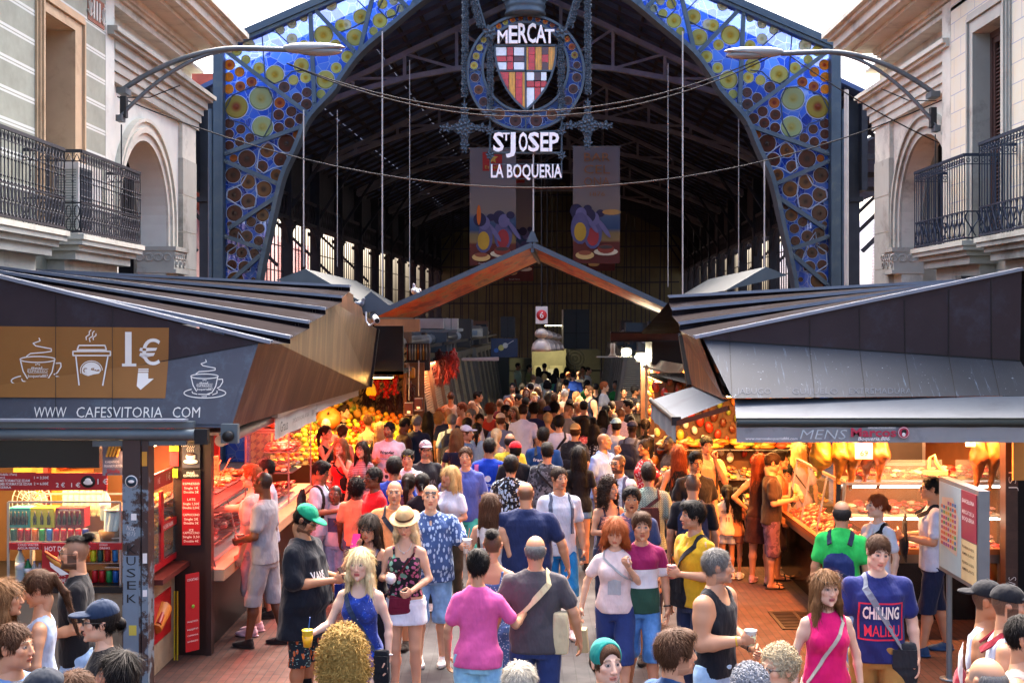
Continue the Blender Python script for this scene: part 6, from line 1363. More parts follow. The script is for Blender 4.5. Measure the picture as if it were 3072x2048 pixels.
 MB().m(awn).grid(lambda u,v:a0.lerp(a1,u).lerp(b0.lerp(b1,u),v),8,3).build('side_awning_cloth',r);MB().m(awn).grid(lambda u,v:b0.lerp(b1,u)+Vector((.01*math.sin(u*25),0,-v*.23)),20,2).build('side_valance',r)
 mb=MB().m(mat('arm_rust','#5c2e1c',.5,.3));mb.bar(a1+Vector((0,0,-.08)),b1+Vector((0,0,-.03)),.05,.05);mb.m(blk);mb.tube([b0,b1],.03,8);mb.cbox(b1,(.1,.06,.09));mb.build('awning_arm',r)
kioskR()
# ================================================================ GOODS AND COUNTERS
rnd=random.Random(7)
stl=mat('stainless','#a8a8aa',.3,.8);gl=glass('case_glass','#f4faf8',.05,.03);redp=mat('menu_red','#a81420',.4,var=.04);wht=mat('menu_white','#ece8e4',.5,var=.02);stn=mat('counter_stone','#8f806a',.8,stain='#6e604c',ss=2,bump=.1)
def sign_panel(name,label,c,w_,h_,mat_,texts,rz=0.,parent=None,t=.015,tilt=0.):
 """flat lettered board; texts: (string, x, z, height, width, material)"""
 r=thing(name,label,'sign',c,rz);MB().m(mat_).box(-w_/2,0,-h_/2,w_/2,t,h_/2).build('board',r);mb=MB()
 for(s_,x,z,hh,ww,m_)in texts:mb.m(m_);text_mb(mb,s_,(x,-.003,z),(1,0,0),(0,0,1),hh/.72,.002,.004,ww)
 if texts:mb.build('lettering',r)
 return r
def can(c,col,top='#b8bcc0',group='drink cans in the snack kiosk window',label=None,r_=.031,h_=.118):
 mb=MB().m(mat('can'+col,col,.3,.3,var=.25,vs_=30));mb.lathe([(r_*.8,0),(r_,.01),(r_,h_-.012),(r_*.82,h_)],n=12);mb.m(mat('can_top',top,.3,.8));mb.lathe([(r_*.82,h_),(r_*.6,h_+.001),(.001,h_+.001)],n=12)
 o=mb.build('drink_can',None,label,'can',group);o.location=c;return o
def left_snack():
 x0,x1=W(25,1600,11.9).x,W(362,1600,11.9).x;D=11.9
 r=thing('snack_counter','snack bar counter with stone base and glass display under the coffee kiosk','counter',(-4.8,D,0));O=Vector(r.location)
 MB().m(stn).box(-6.75+4.8,0.02,0,-3.6+4.8,1.2,.84).build('base',r);MB().m(blk).box(-6.8+4.8,-.08,.84,-3.62+4.8,1.2,.9).build('worktop',r)
 mb=MB().m(stl)
 for x in(x0,x1):
  for y in(0,.55):mb.bar((x+4.8,y,.9),(x+4.8,y,1.7),.02)
 for z in(1.31,1.7):mb.bar((x0+4.8,0,z),(x1+4.8,0,z),.018);mb.bar((x0+4.8,.55,z),(x1+4.8,.55,z),.018)
 mb.build('case_frame',r);MB().m(gl).box(x0+4.8,.002,1.32,x1+4.8,.008,1.69).build('case_glass',r);MB().m(stl).box(x0+4.8,.03,1.29,x1+4.8,.54,1.3).box(x0+4.8+.65,.03,1.1,x1+4.8,.54,1.105).build('shelf',r)
 MB().m(mat('wood_back','#6a4a28',.6,var=.2)).box(-6.7+4.8,1.6,0,-3.75+4.8,1.65,2.4).build('back_wall',r)
 MB().m(mat('tv_black','#0c1018',.25)).box(-6.8+4.8,-.02,2.03,W(300,0,D).x+4.8,.06,2.35).build('screen_panel',r)
 def px(x,y,dd=-.03):return W(x,y,D+dd)
 w0=W(327,1442,D).x;sp=sign_panel('price_strip','long red price strip under the black screen of the snack bar',((w0-6.7)/2,D-.06,W(0,1442,D).z),w0+6.7,.165,redp,[])
 mb=MB().m(wht);O2=Vector(sp.location)
 for t,x,y,h_,wd in(('Vedella i Porc)',25,1422,7,52),('Porc)',4,1431,7,22),('AMB FORMATGE EDAM',42,1441,8,96),('AMB FORMATGE EDAM',46,1451,8,100),('/ SERRA',14,1461,7,40),('1 = 3,50€',124,1432,8,44),('2 = 6,00€',124,1450,8,44),('2 €',182,1454,13,27),('1 €',226,1454,13,27),('1 €',307,1444,16,32)):text_mb(mb,t,px(x,y,-.08)-O2,(1,0,0),(0,0,1),h_*D/F/.72,.004,.01,wd*D/F)
 mb.m(blk);mb.ball(px(264,1444,-.07)-O2,.07,14,(1,.1,.85));mb.m(wht);mb.ball(px(264,1447,-.085)-O2,.045,12,(1,.15,.5));mb.ball(px(264,1440,-.09)-O2,.03,12,(1,.15,.7));mb.build('lettering',sp)
 def brd(xa,ya,xb,yb,lab,texts,m_=redp,nm='menu_board',dd=-.02):
  a,b=W(xa,ya,D+dd),W(xb,yb,D+dd);c=(a+b)/2;return sign_panel(nm,lab,c,b.x-a.x,a.z-b.z,m_,[(t,W(x,y,D+dd).x-c.x,W(x,y,D+dd).z-c.z,h_*D/F,wd*D/F,wht)for t,x,y,h_,wd in texts])
 brd(27,1628,124,1648,'red COLD WATER AIGUA FREDA strip on the snack case',[('COLD WATER',85,1633,7,62),('AIGUA FREDA',85,1643,7,64)])
 hd=brd(126,1629,226,1751,'red HOT DOG board with prices 3,50 and 6,00 euro',[('HOT DOG',172,1645,15,74),('= 3,50€',176,1722,11,44),('= 6,00€',176,1740,11,44)])
 mb=MB().m(mat('bun','#c8893a',.6)).tube([(-.1,-.02,.09),(0,-.03,.02),(.13,-.02,-.06)],[.02,.04,.025],10);mb.m(mat('sausage','#a0421e',.4)).tube([(-.12,-.03,.12),(0,-.05,.045),(.13,-.03,-.03)],.015,8);mb.m(wht).add([(-.07,-.05,.03),(.12,-.05,-.09),(.04,-.05,-.1),(-.06,-.05,-.02)],[(0,1,2,3)]);mb.build('hot_dog_picture',hd)
 brd(230,1628,291,1648,'red ESPRESSO strip beside the hot dog board',[('ESPRESSO',252,1638,6,38)]);brd(293,1628,365,1648,'red COLD DRINKS strip at the right end of the snack case',[('COLD',311,1633,6,24),('DRINKS',315,1643,6,30)])
 cols=['#20504a','#9c1c24','#9c1c24','#d8641c','#2a8a4a','#1c5cb0','#b01420','#b01420','#b01420','#b01420','#1c2a7c']
 for i,c in enumerate(cols):p=W(41+i*21.5,1627,D+.12);can((p.x,D+.12,1.305),c,label='small drink can in the upper row of the snack case')
 for j,(y,cs,xs)in enumerate(((1104,['#c8c820','#20504a','#b02020','#2070b8'],[280,301,323,346]),(899,['#b01420','#2a8a4a','#1c5cb0','#b01420'],[307,328,348,285]))):
  for c,x in zip(cs,xs):p=W(x,1600,D+.12);can((p.x,D+.12,y/1000+.003),c,label='drink can on the shelves right of the hot dog board')
 for k,(x,col,w_,lab)in enumerate(((58,'#3aa8a0',.2,'turquoise box of small bottles on top of the cans'),(127,'#c8c424',.23,'yellow box of small bottles on top of the cans'),(210,'#8c1c24',.28,'dark red SANGRIA DE ESPANA box on top of the cans'))):
  c=W(x,1600,D+.14);b=thing('bottle_box',lab,'box',(c.x,D+.14,1.43));MB().m(mat('bx'+col,col,.5)).box(-w_/2,0,0,w_/2,.16,.19).build('carton',b);mb=MB().m(mat('bottle_dark','#2a2a22',.2))
  for i in range(3 if k==1 else 5):xx=(i-(1 if k==1 else 2))*w_/(3.4 if k==1 else 5.5);mb.lathe([(.016,0),(.018,.07),(.007,.1),(.007,.13)],(xx,-.015,.03),8)
  mb.build('bottle',b)
  if k==2:mb=MB().m(wht);text_mb(mb,'SANGRIA DE ESPANA',(0,-.004,.17),(1,0,0),(0,0,1),.028,.002,.01,.2);mb.build('lettering',b)
 for x,col,h_,r_,lab in((60,'#c8dce4',.32,.045,'large clear water bottle in the snack case'),(84,'#2a9a5a',.22,.032,'green soda bottle in the snack case'),(103,'#b8ccd8',.2,.028,'small water bottle beside the green one'),(119,'#c8d4dc',.18,.026,'small water bottle next to the hot dog board'),(316,'#d0e0e4',.3,.05,'clear water bottle standing on the snack case by the post')):
  c=W(x,1600,D+.15);z=.903 if x<300 else 1.5;b=thing('water_bottle',lab,'bottle',(c.x,D+.15,z));MB().m(glass('pet'+col,col,.5,.1)).lathe([(r_*.9,0),(r_,.02),(r_,h_*.68),(r_*.35,h_*.9),(r_*.35,h_*.96)],n=14).build('body',b);MB().m(wht).lathe([(r_*1.02,h_*.4),(r_*1.02,h_*.6)],n=14).build('bottle_label',b);MB().m(mat('capblue','#2a4a9a',.5)).lathe([(r_*.4,h_*.95),(r_*.4,h_)],n=10).build('bottle_cap',b)
 fr=thing('table_fan','round wire table fan behind the snack case','fan',(W(100,1540,D+.75).x,D+.75,1.5));mb=MB().m(mat('fan_white','#b8b4ac',.4,.3))
 for rr in(.04,.1,.15,.2):mb.tube([(rr*math.cos(a),-.04,rr*math.sin(a)+.1)for a in[2*math.pi*i/24 for i in range(25)]],.006,5,False)
 for i in range(20):a=i*math.pi/10;mb.tube([(.03*math.cos(a),-.06,.03*math.sin(a)+.1),(.2*math.cos(a),-.02,.2*math.sin(a)+.1)],.003,4)
 mb.build('guard',fr);MB().m(mat('fan_white','#b8b4ac',.4)).tube([(0,0,-.6),(0,0,-.1)],.02,8).build('stand',fr);mb=MB().m(mat('fan_blade','#8c8880',.4))
 for i in range(3):a=i*2.09;mb.add([(0,-.02,.1),(.17*math.cos(a),-.03,.1+.17*math.sin(a)),(.15*math.cos(a+.7),.0,.1+.15*math.sin(a+.7))],[(0,1,2)])
 mb.build('blade',fr)
 for i,(x,z,w_,hh)in enumerate(((115,1.85,.45,.3),(170,1.9,.3,.26),(190,1.5,.5,.35))):
  c=W(x,1500,D+1.2);b=thing('carton',('wide','narrow','lowest')[i]+' yellow lit cardboard carton stacked behind the snack case','box',(c.x,D+1.1,z));MB().m(mat('carton','#c8903c',.8,var=.1)).box(-w_/2,0,0,w_/2,.3,hh).build('body',b);MB().m(mat('carton_tape','#b07a2c',.6)).box(-.03,-.004,0,.03,.304,hh+.003).build('tape',b)
 for i in range(7):
  c=W(197+i*17,1500,D+.7);MB().m(mat('cuptower','#d8b070' if i%2 else '#d8c8a0',.5)).lathe([(.03,.0)]+[(.036 if j%2 else.031,.02*j+.02)for j in range(22)],n=10).build('cup_tower',None,'tall stack of paper cups at the back of the snack bar','cups','stacks of paper cups in the snack bar').location=(c.x,D+.7,1.45)
 tub=thing('roll_basket','brown paper tub of white wrapped sandwiches beside the graffiti post','basket',(W(334,1600,D+.1).x,D+.1,1.31));MB().m(mat('tub','#7a5436',.8)).lathe([(.1,0),(.12,.1)],n=18).build('tub',tub)
 for i in range(7):a=i*.9;MB().m(mat('wrap_white','#dfe4ea',.5,bump=.4,bs=30)).tube([(.05*math.cos(a),.05*math.sin(a),.03),(.05*math.cos(a)+(i-3)*.022,.05*math.sin(a),.3-.02*(i%2))],[.025,.035],8).build('wrapped_roll',None,'white paper wrapped sandwich standing in the brown tub','sandwich','wrapped sandwiches in the brown tub').location=tub.location
 c=W(340,1375,D-.05);po=thing('hanging_poster','frankfurter poster with sausages leaning against the post','poster',c,R(8));MB().m(mat('poster_grey','#6a6a78',.6,var=.3)).box(-.1,0,-.16,.1,.01,.17).build('sheet',po)
 mb=MB().m(mat('sausage2','#d8a040',.4))
 for i in range(4):mb.tube([(-.06+i*.03,-.012,.02),(-.02+i*.03,-.012,.15)],.014,6)
 mb.m(wht);text_mb(mb,'KABANOS',(-.01,-.002,-.03),(1,0,0),(0,0,1),.035,.002,.01,.13);text_mb(mb,'FRANKFURTER',(0,-.002,-.07),(1,0,0),(0,0,1),.035,.002,.01,.17);mb.m(redp);text_mb(mb,'Sibylla',(-.0,-.002,-.12),(1,0,0),(0,0,1),.055,.002,.02,.12);mb.build('print',po)
 pm,n=newmat('peeling_post');f=n.ramp(n.noise(n.coord(),3.2,9,.7),[(.5,0),(.53,1)]);sp_=n.new('SeparateXYZ');n.ln(n.coord(),sp_.inputs[0]);n.ln(n.mix(n.math('MULTIPLY',f,n.math('LESS_THAN',sp_.outputs[2],2.0)),lin('#3a2a28'),lin('#73838f')),n.b.inputs['Base Color']);n.b.inputs['Roughness'].default_value=.5
 a,b=W(367,1600,11.55),W(421,1600,11.55);post=thing('steel_post','peeling brown and blue steel post with black KUSEK graffiti and stickers','post',((a.x+b.x)/2,11.65,0));hw=(b.x-a.x)/2
 MB().m(pm).box(-hw,-.1,0,hw,.1,2.42).box(hw+.01,-.09,0,hw+.07,.1,2.42).build('shaft',post)
 bp=MB().m(mat('post_patch','#6f8190',.5,var=.12)).box(-hw+.01,-.105,.0,hw-.015,-.1,1.25);bp.build('paint_patch',post)
 mb=MB().m(mat('spray_black','#0e0e10',.6));Z=lambda y:W(0,y,11.54).z
 for ch,y in zip('KUSEK',(1648,1682,1718,1755,1795)):text_mb(mb,ch,(0,-.108,Z(y)),(1,0,0),(0,0,1),27*11.54/F/.72,.002,-.005,.085)
 mb.build('graffiti',post);mb=MB().m(wht);text_mb(mb,'NSK',(0,-.108,Z(1585)),(1,0,-.3),(.3,0,1),.06,.002,-.02,.08);text_mb(mb,'@73',(0,-.108,Z(1600)),(1,0,-.2),(.2,0,1),.05,.002,-.02,.08);mb.build('tag',post)
 mb=MB().m(wht);mb.lathe([(.058,0),(.058,.003)],(0,-.1,Z(1444)),20,Matrix.Rotation(R(90),3,'X'));mb.m(mat('stk_blue','#1c3a4a',.5));mb.lathe([(.05,0),(.05,.005)],(0,-.1,Z(1444)),20,Matrix.Rotation(R(90),3,'X'));mb.m(wht);mb.ball((0,-.107,Z(1444)),.03,10,(1,.1,.5));mb.build('sticker',post);MB().m(wht).box(.0,-.108,Z(1560),.05,-.105,Z(1540)).build('sticker',post);mb=MB();mb.m(mat('stk_orange','#d0902c',.5)).box(hw+.012,-.094,Z(1398),hw+.06,-.09,Z(1355));mb.build('sticker',post);MB().m(mat('stk_y','#c8b84a',.5)).box(-.02,-.108,Z(1905),.05,-.104,Z(1875)).build('sticker',post);MB().m(wht).box(hw+.02,-.094,Z(1690),hw+.06,-.09,Z(1660)).build('sticker',post);MB().m(wht).box(hw+.02,-.094,Z(1790),hw+.06,-.09,Z(1770)).build('sticker',post)
left_snack()
def left_side():
 D0,X=11.85,-3.57;r=thing('side_counter','side counter of the coffee kiosk with stone base, ledge and red glass window','counter',(X,12.3,0))
 MB().m(stn).box(-.5,-.45,0,0,.4,.88).build('base',r);MB().m(mat('ledge_red','#5a2420',.35)).box(-.15,-.5,.92,.14,1.0,.97).build('ledge',r)
 mb=MB().m(redp);mb.box(-.02,-.42,.3,.006,.25,.75).box(-.02,-.42,1.0,.004,.45,1.06).box(-.02,-.1,1.06,.005,.0,1.75).box(-.02,-.1,1.35,.007,.8,1.43).box(-.02,-.42,1.8,.007,.3,1.95);mb.build('red_trim',r)
 mb=MB().m(mat('hotdog_picture','#c8742a',.5)).tube([(.012,-.3,.45),(.012,-.05,.6)],[.06,.09],10);mb.m(mat('ham_red','#a02818',.4)).tube([(.04,-.3,.5),(.04,-.05,.64)],.03,8);mb.build('hot_dog_picture',r)
 MB().m(gl).box(-.012,-.42,1.06,-.006,.85,1.8).build('window_glass',r)
 mb=MB().m(wht);text_mb(mb,'1=3,50€ 2=6,00€',(.012,.12,1.39),(0,1,0),(0,0,1),.06,.002,.01,.34);text_mb(mb,'1 €',(.012,.12,1.875),(0,1,0),(0,0,1),.1,.002,.01);text_mb(mb,'1€',(.012,-.2,1.875),(0,1,0),(0,0,1),.08,.002,.01);mb.build('lettering',r)
 for j,z in enumerate((1.08,1.36,1.62)):
  MB().m(stl).box(-.45,-.4,z-.015,-.03,.8,z-.005).build('shelf',r)
 for i in range(40):
  y=-.36+(i%14)*.085;z=(1.075,1.355,1.615)[i//14];col=rnd.choice(['#c88030','#d8b050','#b04028','#e0c070','#90502c'])
  o=MB().m(mat('pastry'+col,col,.6,bump=.4)).ball((0,0,.032),.036,8,(1,1.2,.85)).build('pastry',None,'filled roll or pastry on the shelves behind the red trimmed side glass','pastry','pastries in the side window');o.location=(X-.09-.1*(i%2),12.3+y,z)
 for i in range(6):MB().m(mat('tubs','#d8c49a',.5)).lathe([(.035,0),(.045,.07),(.048,.075),(.048,.09)],n=12).build('food_tub',None,'small lidded tub on top of the side display','tub','tubs on top of the side display').location=(X-.15-.1*(i%2),11.98+.11*(i//2),1.78+.0*(i%2))
 p=thing('menu_partition','dark partition standing between coffee window and meat counter','partition',(-3.4,12.75,0));MB().m(mat('partition_dark','#2a1816',.4)).box(-.2,0,0,.14,.06,2.42).box(.14,-.03,0,.2,.08,2.45).build('panel',p)
 D=12.7
 def bd(xa,ya,xb,yb,lab,texts,m_,tm=wht,nm='menu_board'):
  a,b=W(xa,ya,D),W(xb,yb,D);c=(a+b)/2;return sign_panel(nm,lab,c,b.x-a.x,a.z-b.z,m_,[(t,W(x,y,D).x-c.x,W(x,y,D).z-c.z,h_*D/F,wd*D/F,tm)for t,x,y,h_,wd in texts])
 T=[]
 for t,y,w_ in(('ESPRESSO',1450,50),('Single 1€',1463,42),('Double 2€',1475,44),('LATE',1497,24),('Single 1,50€',1510,49),('Double 2,50€',1522,50),('CAPPUCCINO',1543,50),('Single 2€',1556,42),('Double 3€',1568,44),('ICE',1589,13),('CAPPUCCINO',1597,50),('Single 3,50',1609,50),('Double 4€',1622,44)):T.append((t,574,y,7,w_))
 bd(546,1437,601,1634,'tall red coffee price list with ESPRESSO, LATE and CAPPUCCINO',T,redp);bd(546,1407,601,1434,'black REAL ESPRESSO board above the red price list',[('яeal.',573,1417,9,26),('ESPRESSO',573,1426,7,44)],blk)
 cp=bd(547,1329,600,1403,'poster of a steaming coffee cup above the black espresso board',[('real',553,1335,8,16)],mat('poster_dark','#343848',.5,var=.4,vs_=8));mb=MB().m(wht).ball((0,-.012,-.06),.075,14,(1,.1,.35)).ball((0,-.014,-.01),.052,14,(1,.2,.75));mb.m(mat('coffee','#3a1c10',.3)).ball((0,-.02,.015),.045,12,(1,.15,.35));mb.m(wht)
 for i in range(4):mb.tube([(-.03+i*.02,-.012,.04),(-.04+i*.02,-.012,.07),(-.02+i*.02,-.012,.1)],.003,4)
 mb.build('cup_picture',cp)
 for i,(xa,ya,xb,yb,lab,tt,c)in enumerate(((508,1328,536,1353,'yellow NO STUPID PEOPLE notice under the awning',[('NO',522,1335,8,20),('STUPID',522,1344,4,20),('PEOPLE',522,1350,4,20)],'#c8d020'),(509,1356,535,1398,'small red notice below the yellow one',[('Caramels',522,1362,4,20)],'#a81420'),(514,1406,533,1432,'small yellow notice with black lines',[('SE FIA',523,1411,4,14),('DEMA',523,1418,4,12)],'#c8d020'))):bd(xa,ya,xb,yb,lab,tt,mat('nt'+c,c,.5),blk)
 b=thing('cocktail_banner','narrow red COCKTAILS banner hanging at the foot of the partition','banner',(-3.32,12.45,.62),R(50));MB().m(redp).box(-.08,0,-.5,.08,.008,.28).build('cloth',b);mb=MB().m(wht)
 for t,z,h_ in(('COCKTAILS',.22,.035),('SIN ALCOHOL',-.2,.022),('MOJITO',-.28,.022),('CAIPIRINHA',-.34,.022),('SAN FRANCISCO',-.4,.022)):text_mb(mb,t,(0,-.002,z),(1,0,0),(0,0,1),h_,.002,0,.13)
 mb.m(mat('lime','#6a9a30',.5)).ball((0,-.01,-.05),.02,8,(1,.3,1));mb.build('print',b)
 MB().m(mat('yellow_rod','#c8b020',.5)).bar((0,0,0),(0,0,.7),.012).bar((.03,0,0),(.03,0,.7),.012).build('folded_stand',None,'yellow folded stand leaning at the stone base','stand').location=(-3.53,12.55,0)
left_side()
def blob(mb,c,r_,cols,sc_=None,n=7):mb.m(mat('gd'+(q:=rnd.choice(cols)),q,.45,var=.3,vs_=14,bump=.3));mb.ball(c,r_,n,sc_ or(rnd.uniform(.8,1.5),rnd.uniform(.8,1.5),rnd.uniform(.35,.7)))
def tray(name,label,cat,loc,sx,sy,cols,n,rr=.03,group=None,sc_=None,rim='#88888a',tx=0.,ty=0.):
 """metal tray (part) of goods heaped in it (one part: nobody could count them at this size)"""
 t=thing(name,label,cat,loc,0,group);t.rotation_euler=(tx,ty,0);MB().m(mat('rim'+rim,rim,.35,.6)).box(-sx/2,-sy/2,0,sx/2,sy/2,.015).build('tray',t);mb=MB()
 for i in range(n):blob(mb,(rnd.uniform(-.5,.5)*(sx-rr),rnd.uniform(-.5,.5)*(sy-rr),.02+rr*.4+rnd.random()*rr*1.1),rr*rnd.uniform(.7,1.2),cols,sc_)
 o=mb.build('goods',t);o['kind']='stuff';return t
MEAT=['#8a1c18','#a83428','#c86a58','#6a1410','#b88070','#d8b8a0']
def left_meat():
 r=thing('meat_counter','long refrigerated meat counter with sloping glass and peach wooden ledge','counter',(-3.5,15,0));dk=mat('meat_base','#1c1a1c',.35)
 MB().m(dk).box(-.6,-2.15,0,.22,4.3,.74).build('base',r);MB().m(mat('ledge_wood','#c89a78',.6,var=.1)).box(.1,-2.15,.74,.4,4.3,.86).build('ledge',r)
 MB().m(mat('case_floor','#c8c0bc',.4)).box(-.6,-2.1,.86,.2,4.3,.9).build('case_floor',r);MB().m(gl).add([(.3,-2.1,.88),(.3,1.2,.88),(.16,1.2,1.42),(.16,-2.1,1.42)],[(0,1,2,3)]).build('front_glass',r)
 mb=MB().m(stl).bar((.16,-2.1,1.43),(.16,1.2,1.43),.03,.02)
 for y in(-2.1,-1.0,.1,1.2):mb.bar((.3,y,.87),(.16,y,1.43),.015)
 mb.build('glass_frame',r);MB().m(mat('case_top','#3a2420',.4)).box(-.5,-2.1,1.42,.17,1.2,1.45).build('case_top',r)
 MB().m(mat('red_wall','#6a1814',.6,var=.15)).box(-1.5,-2.1,0,-1.45,5,2.4).box(-1.45,1.3,0,-.5,1.36,2.4).build('back_wall',r)
 mb=MB().m(gl).box(-.35,2.2,1.3,.25,2.206,1.9).box(.244,2.2,1.3,.25,4,1.9);mb.m(stl)
 for p in((.25,2.2),(.25,4),(-.35,2.2)):mb.bar((p[0],p[1],.9),(p[0],p[1],1.92),.02)
 mb.bar((.25,2.2,1.92),(.25,4,1.92),.02);mb.bar((-.35,2.2,1.92),(.25,2.2,1.92),.02);mb.build('tall_glass_case',r)
 for j in range(11):
  tray('meat_tray',f'steel tray of raw meat, number {j+1} along the left counter from the partition','meat tray',(-3.5-.12,13.1+j*.52,.93),.5,.46,MEAT,26,.055,'trays of raw meat in the left counter',None,'#a89090',0,R(-12))
 for j in range(5):tray('snack_tray',f'tray of breaded snacks on the left counter top, place {j+1} from the partition','food tray',(-3.68,13.15+j*.62,1.46),.36,.5,['#c88038','#e0b060','#b85c28','#d8c090','#c8a060'],24,.045,'trays of snacks on the counter top')
 for i,(y,z,s_)in enumerate(((13.5,1.62,1.1),(13.75,1.62,1.),(13.62,1.76,1.))):o=MB().m(mat('bread','#c88a3c',.6,var=.2,bump=.4)).ball((0,0,0),.1*s_,12,(1,1.4,.65)).build('bread_loaf',None,('round loaf nearest on the lit counter top','round loaf farther on the lit counter top','round loaf stacked on the other two')[i],'bread');o.location=(-3.62,y,z-.05)
 mb=MB().m(mat('stick','#c8a068',.6))
 for i in range(14):a=rnd.uniform(-.5,.5);mb.tube([(i*.008,i*.03,0),(i*.008+a*.3,i*.03+a*.1,.3)],.004,5)
 mb.build('skewers',None,'wooden skewers sticking up beside the loaves','skewers',kind='stuff').location=(-3.6,14.0,1.55)
 s_=sign_panel('paper_sign','peach paper notice hanging over the loaves',(W(636,1400,13.2).x,13.2,W(636,1395,13.2).z),.14,.2,mat('peach','#d89a60',.7),[('BOCATAS',0,.06,.02,.11,blk),('LITTLE',0,.0,.02,.1,blk),('CATALANS',0,-.04,.02,.11,blk)])
 for j in range(6):tray('cured_meat',f'pile of bright packets in the tall glass case, row {j+1}','packets',(-3.4,17.3+.25*(j%3),1.32+.28*(j//3)),.4,.25,['#c84030','#e0a060','#d8c8b8','#a02828'],16,.05,'packets in the tall glass case')
 tray('hanging_goods','heap of lit pastries and packets behind the second meat case','goods',(-3.75,19.3,2.0),.7,.9,['#e0a050','#c85030','#f0d0a0','#d88040'],60,.07,None,None,'#88888a',R(40))
left_meat()
# ---- fruit stall
def fruit():
 r=thing('fruit_stall','fruit stall with dark fascia, patterned tiles and sloping shelves beyond the bronze kiosk','stall',(-3.4,23,0))
 MB().m(blk).box(-2.0,-.6,2.46,1.24,-.45,3.34).box(-2,-.6,2.46,1.24,1.8,2.52).build('fascia',r)
 def tri():
  m,n=newmat('triangle_tiles');c=n.new('TexChecker');c.inputs['Scale'].default_value=9;n.ln(n.coord('Object',(1,1,1),(0,R(45),0)),c.inputs[0]);c.inputs['Color1'].default_value=(*lin('#d8b878'),1);c.inputs['Color2'].default_value=(*lin('#3a2c20'),1);c2=n.new('TexChecker');c2.inputs['Scale'].default_value=12.7;n.ln(n.coord(),c2.inputs[0]);n.ln(n.mix(n.math('MULTIPLY',c2.outputs[1],.5),c.outputs[0],lin('#c8a468')),n.b.inputs['Base Color']);n.b.inputs['Roughness'].default_value=.3;return m
 MB().m(tri()).box(-2,1.6,0,1.1,1.66,2.9).build('tiled_wall',r);MB().m(mat('copper_wall','#8a5a34',.4,.3,var=.15)).box(1.1,.9,0,1.16,1.7,2.6).box(1.1,1.58,0,1.45,1.68,2.6).build('copper_panel',r)
 bed=MB().m(mat('crate_wood','#6a4a28',.8));A_,B_,C_,D_=Vector((-.9,-1.9,.95)),Vector((1.25,-1.0,.95)),Vector((1.25,.9,1.5)),Vector((-1.4,.7,2.1));bed.hexa([A_-Vector((0,0,.95)),B_-Vector((0,0,.95)),C_-Vector((0,0,1.5)),D_-Vector((0,0,2.1)),A_,B_,C_,D_]);bed.build('shelf_bed',r)
 S=lambda u,v:A_.lerp(B_,u).lerp(D_.lerp(C_,u),v)+r.location
 kinds=[('orange','#e07818',.05,'round orange heaped on the fruit stall'),('lemon','#e8c020',.042,'yellow lemon heaped on the fruit stall'),('apple','#c02818',.045,'red apple heaped on the fruit stall'),('pear','#b8c040',.048,'green yellow pear heaped on the fruit stall'),('mango','#d8a030',.06,'golden mango heaped on the fruit stall')]
 meshes={}
 for nm,col,rr,lab in kinds:
  mb=MB().m(mat('fr_'+nm,col,.4,var=.15,vs_=20));mb.ball((0,0,0),rr,10,(1,1,1)if nm in('orange','apple')else(1,1,1.25));mb.m(mat('stalk','#3a3418',.7));mb.tube([(0,0,rr*.85),(.005,0,rr*1.2)],.004,4);meshes[nm]=(mb.mesh(nm),rr,lab)
 nU,nV=19,15
 for i in range(nU):
  for j in range(nV):
   u,v=(i+.5+.3*(j%2))/nU,(j+.5)/nV
   if(abs(u-.42)<.1 and abs(v-.62)<.13)or(abs(u-.3)<.1 and abs(v-.86)<.1)or(abs(u-.62)<.05 and abs(v-.8)<.08):continue
   k=kinds[(int(u*5.2)+2*int(v*4.1)+(rnd.random()<.12))%5];me,rr,lab=meshes[k[0]]
   o=link(k[0],me);o.location=S(min(u,1),v)+Vector((rnd.uniform(-.02,.02),rnd.uniform(-.02,.02),rr*rnd.uniform(.7,1.3)));o.rotation_euler=(rnd.random()*2,rnd.random()*2,rnd.random()*6);o.scale=(rnd.uniform(.9,1.2),)*3;tag(o,lab,k[0],k[0]+'s heaped on the fruit stall')
 for(u,v,sc_,lab)in((.42,.62,1.,'big ribbed orange pumpkin in the middle of the fruit heap'),(.3,.86,.85,'smaller ribbed pumpkin near the top of the fruit heap')):
  p=thing('pumpkin',lab,'pumpkin',S(u,v)+Vector((0,-.05,.12)));p.rotation_euler=(R(50),0,0);mb=MB().m(mat('pumpkin','#c8641c',.5,var=.15));n=40
  mb.grid(lambda a,b:(lambda th,ph:(lambda q:(q*math.cos(ph)*math.sin(th),q*math.sin(ph)*math.sin(th),.75*.24*sc_*math.cos(th)*(1-.25*math.exp(-th*th*6))))(.24*sc_*(1-.1*abs(math.sin(ph*6)))))(math.pi*b,2*math.pi*a),n,12);mb.build('fruit',p);MB().m(mat('stalk','#3a3418',.7)).tube([(0,0,.12*sc_),(.02,0,.2*sc_)],.02,6).build('stalk',p)
 for(u,v,i)in((.62,.8,0),(.75,.6,1),(.56,.93,2),(.3,.45,3)):
  p=thing('pineapple',('pineapple right of the pumpkins','pineapple low at the right of the heap','pineapple at the top of the heap','pineapple left below the big pumpkin')[i],'pineapple',S(u,v)+Vector((0,0,.1)));p.rotation_euler=(.5,.3*i-.4,0);MB().m(mat('pine','#a87a28',.6,bump=1.,bs=60)).ball((0,0,0),.08,12,(1,1,1.4)).build('fruit',p);mb=MB().m(mat('pineleaf','#5a7838',.6))
  for k in range(12):a=k*.9;e=Vector((math.cos(a),math.sin(a),0));s2=Vector((-e.y,e.x,0))*.015;b0=e*.02+Vector((0,0,.1));mb.add([b0-s2,b0+s2,e*(.05+.004*k)+Vector((0,0,.28-.01*k))],[(0,1,2)])
  mb.build('leaves',p)
 g=MB().m(mat('leafgreen','#4a7a28',.6))
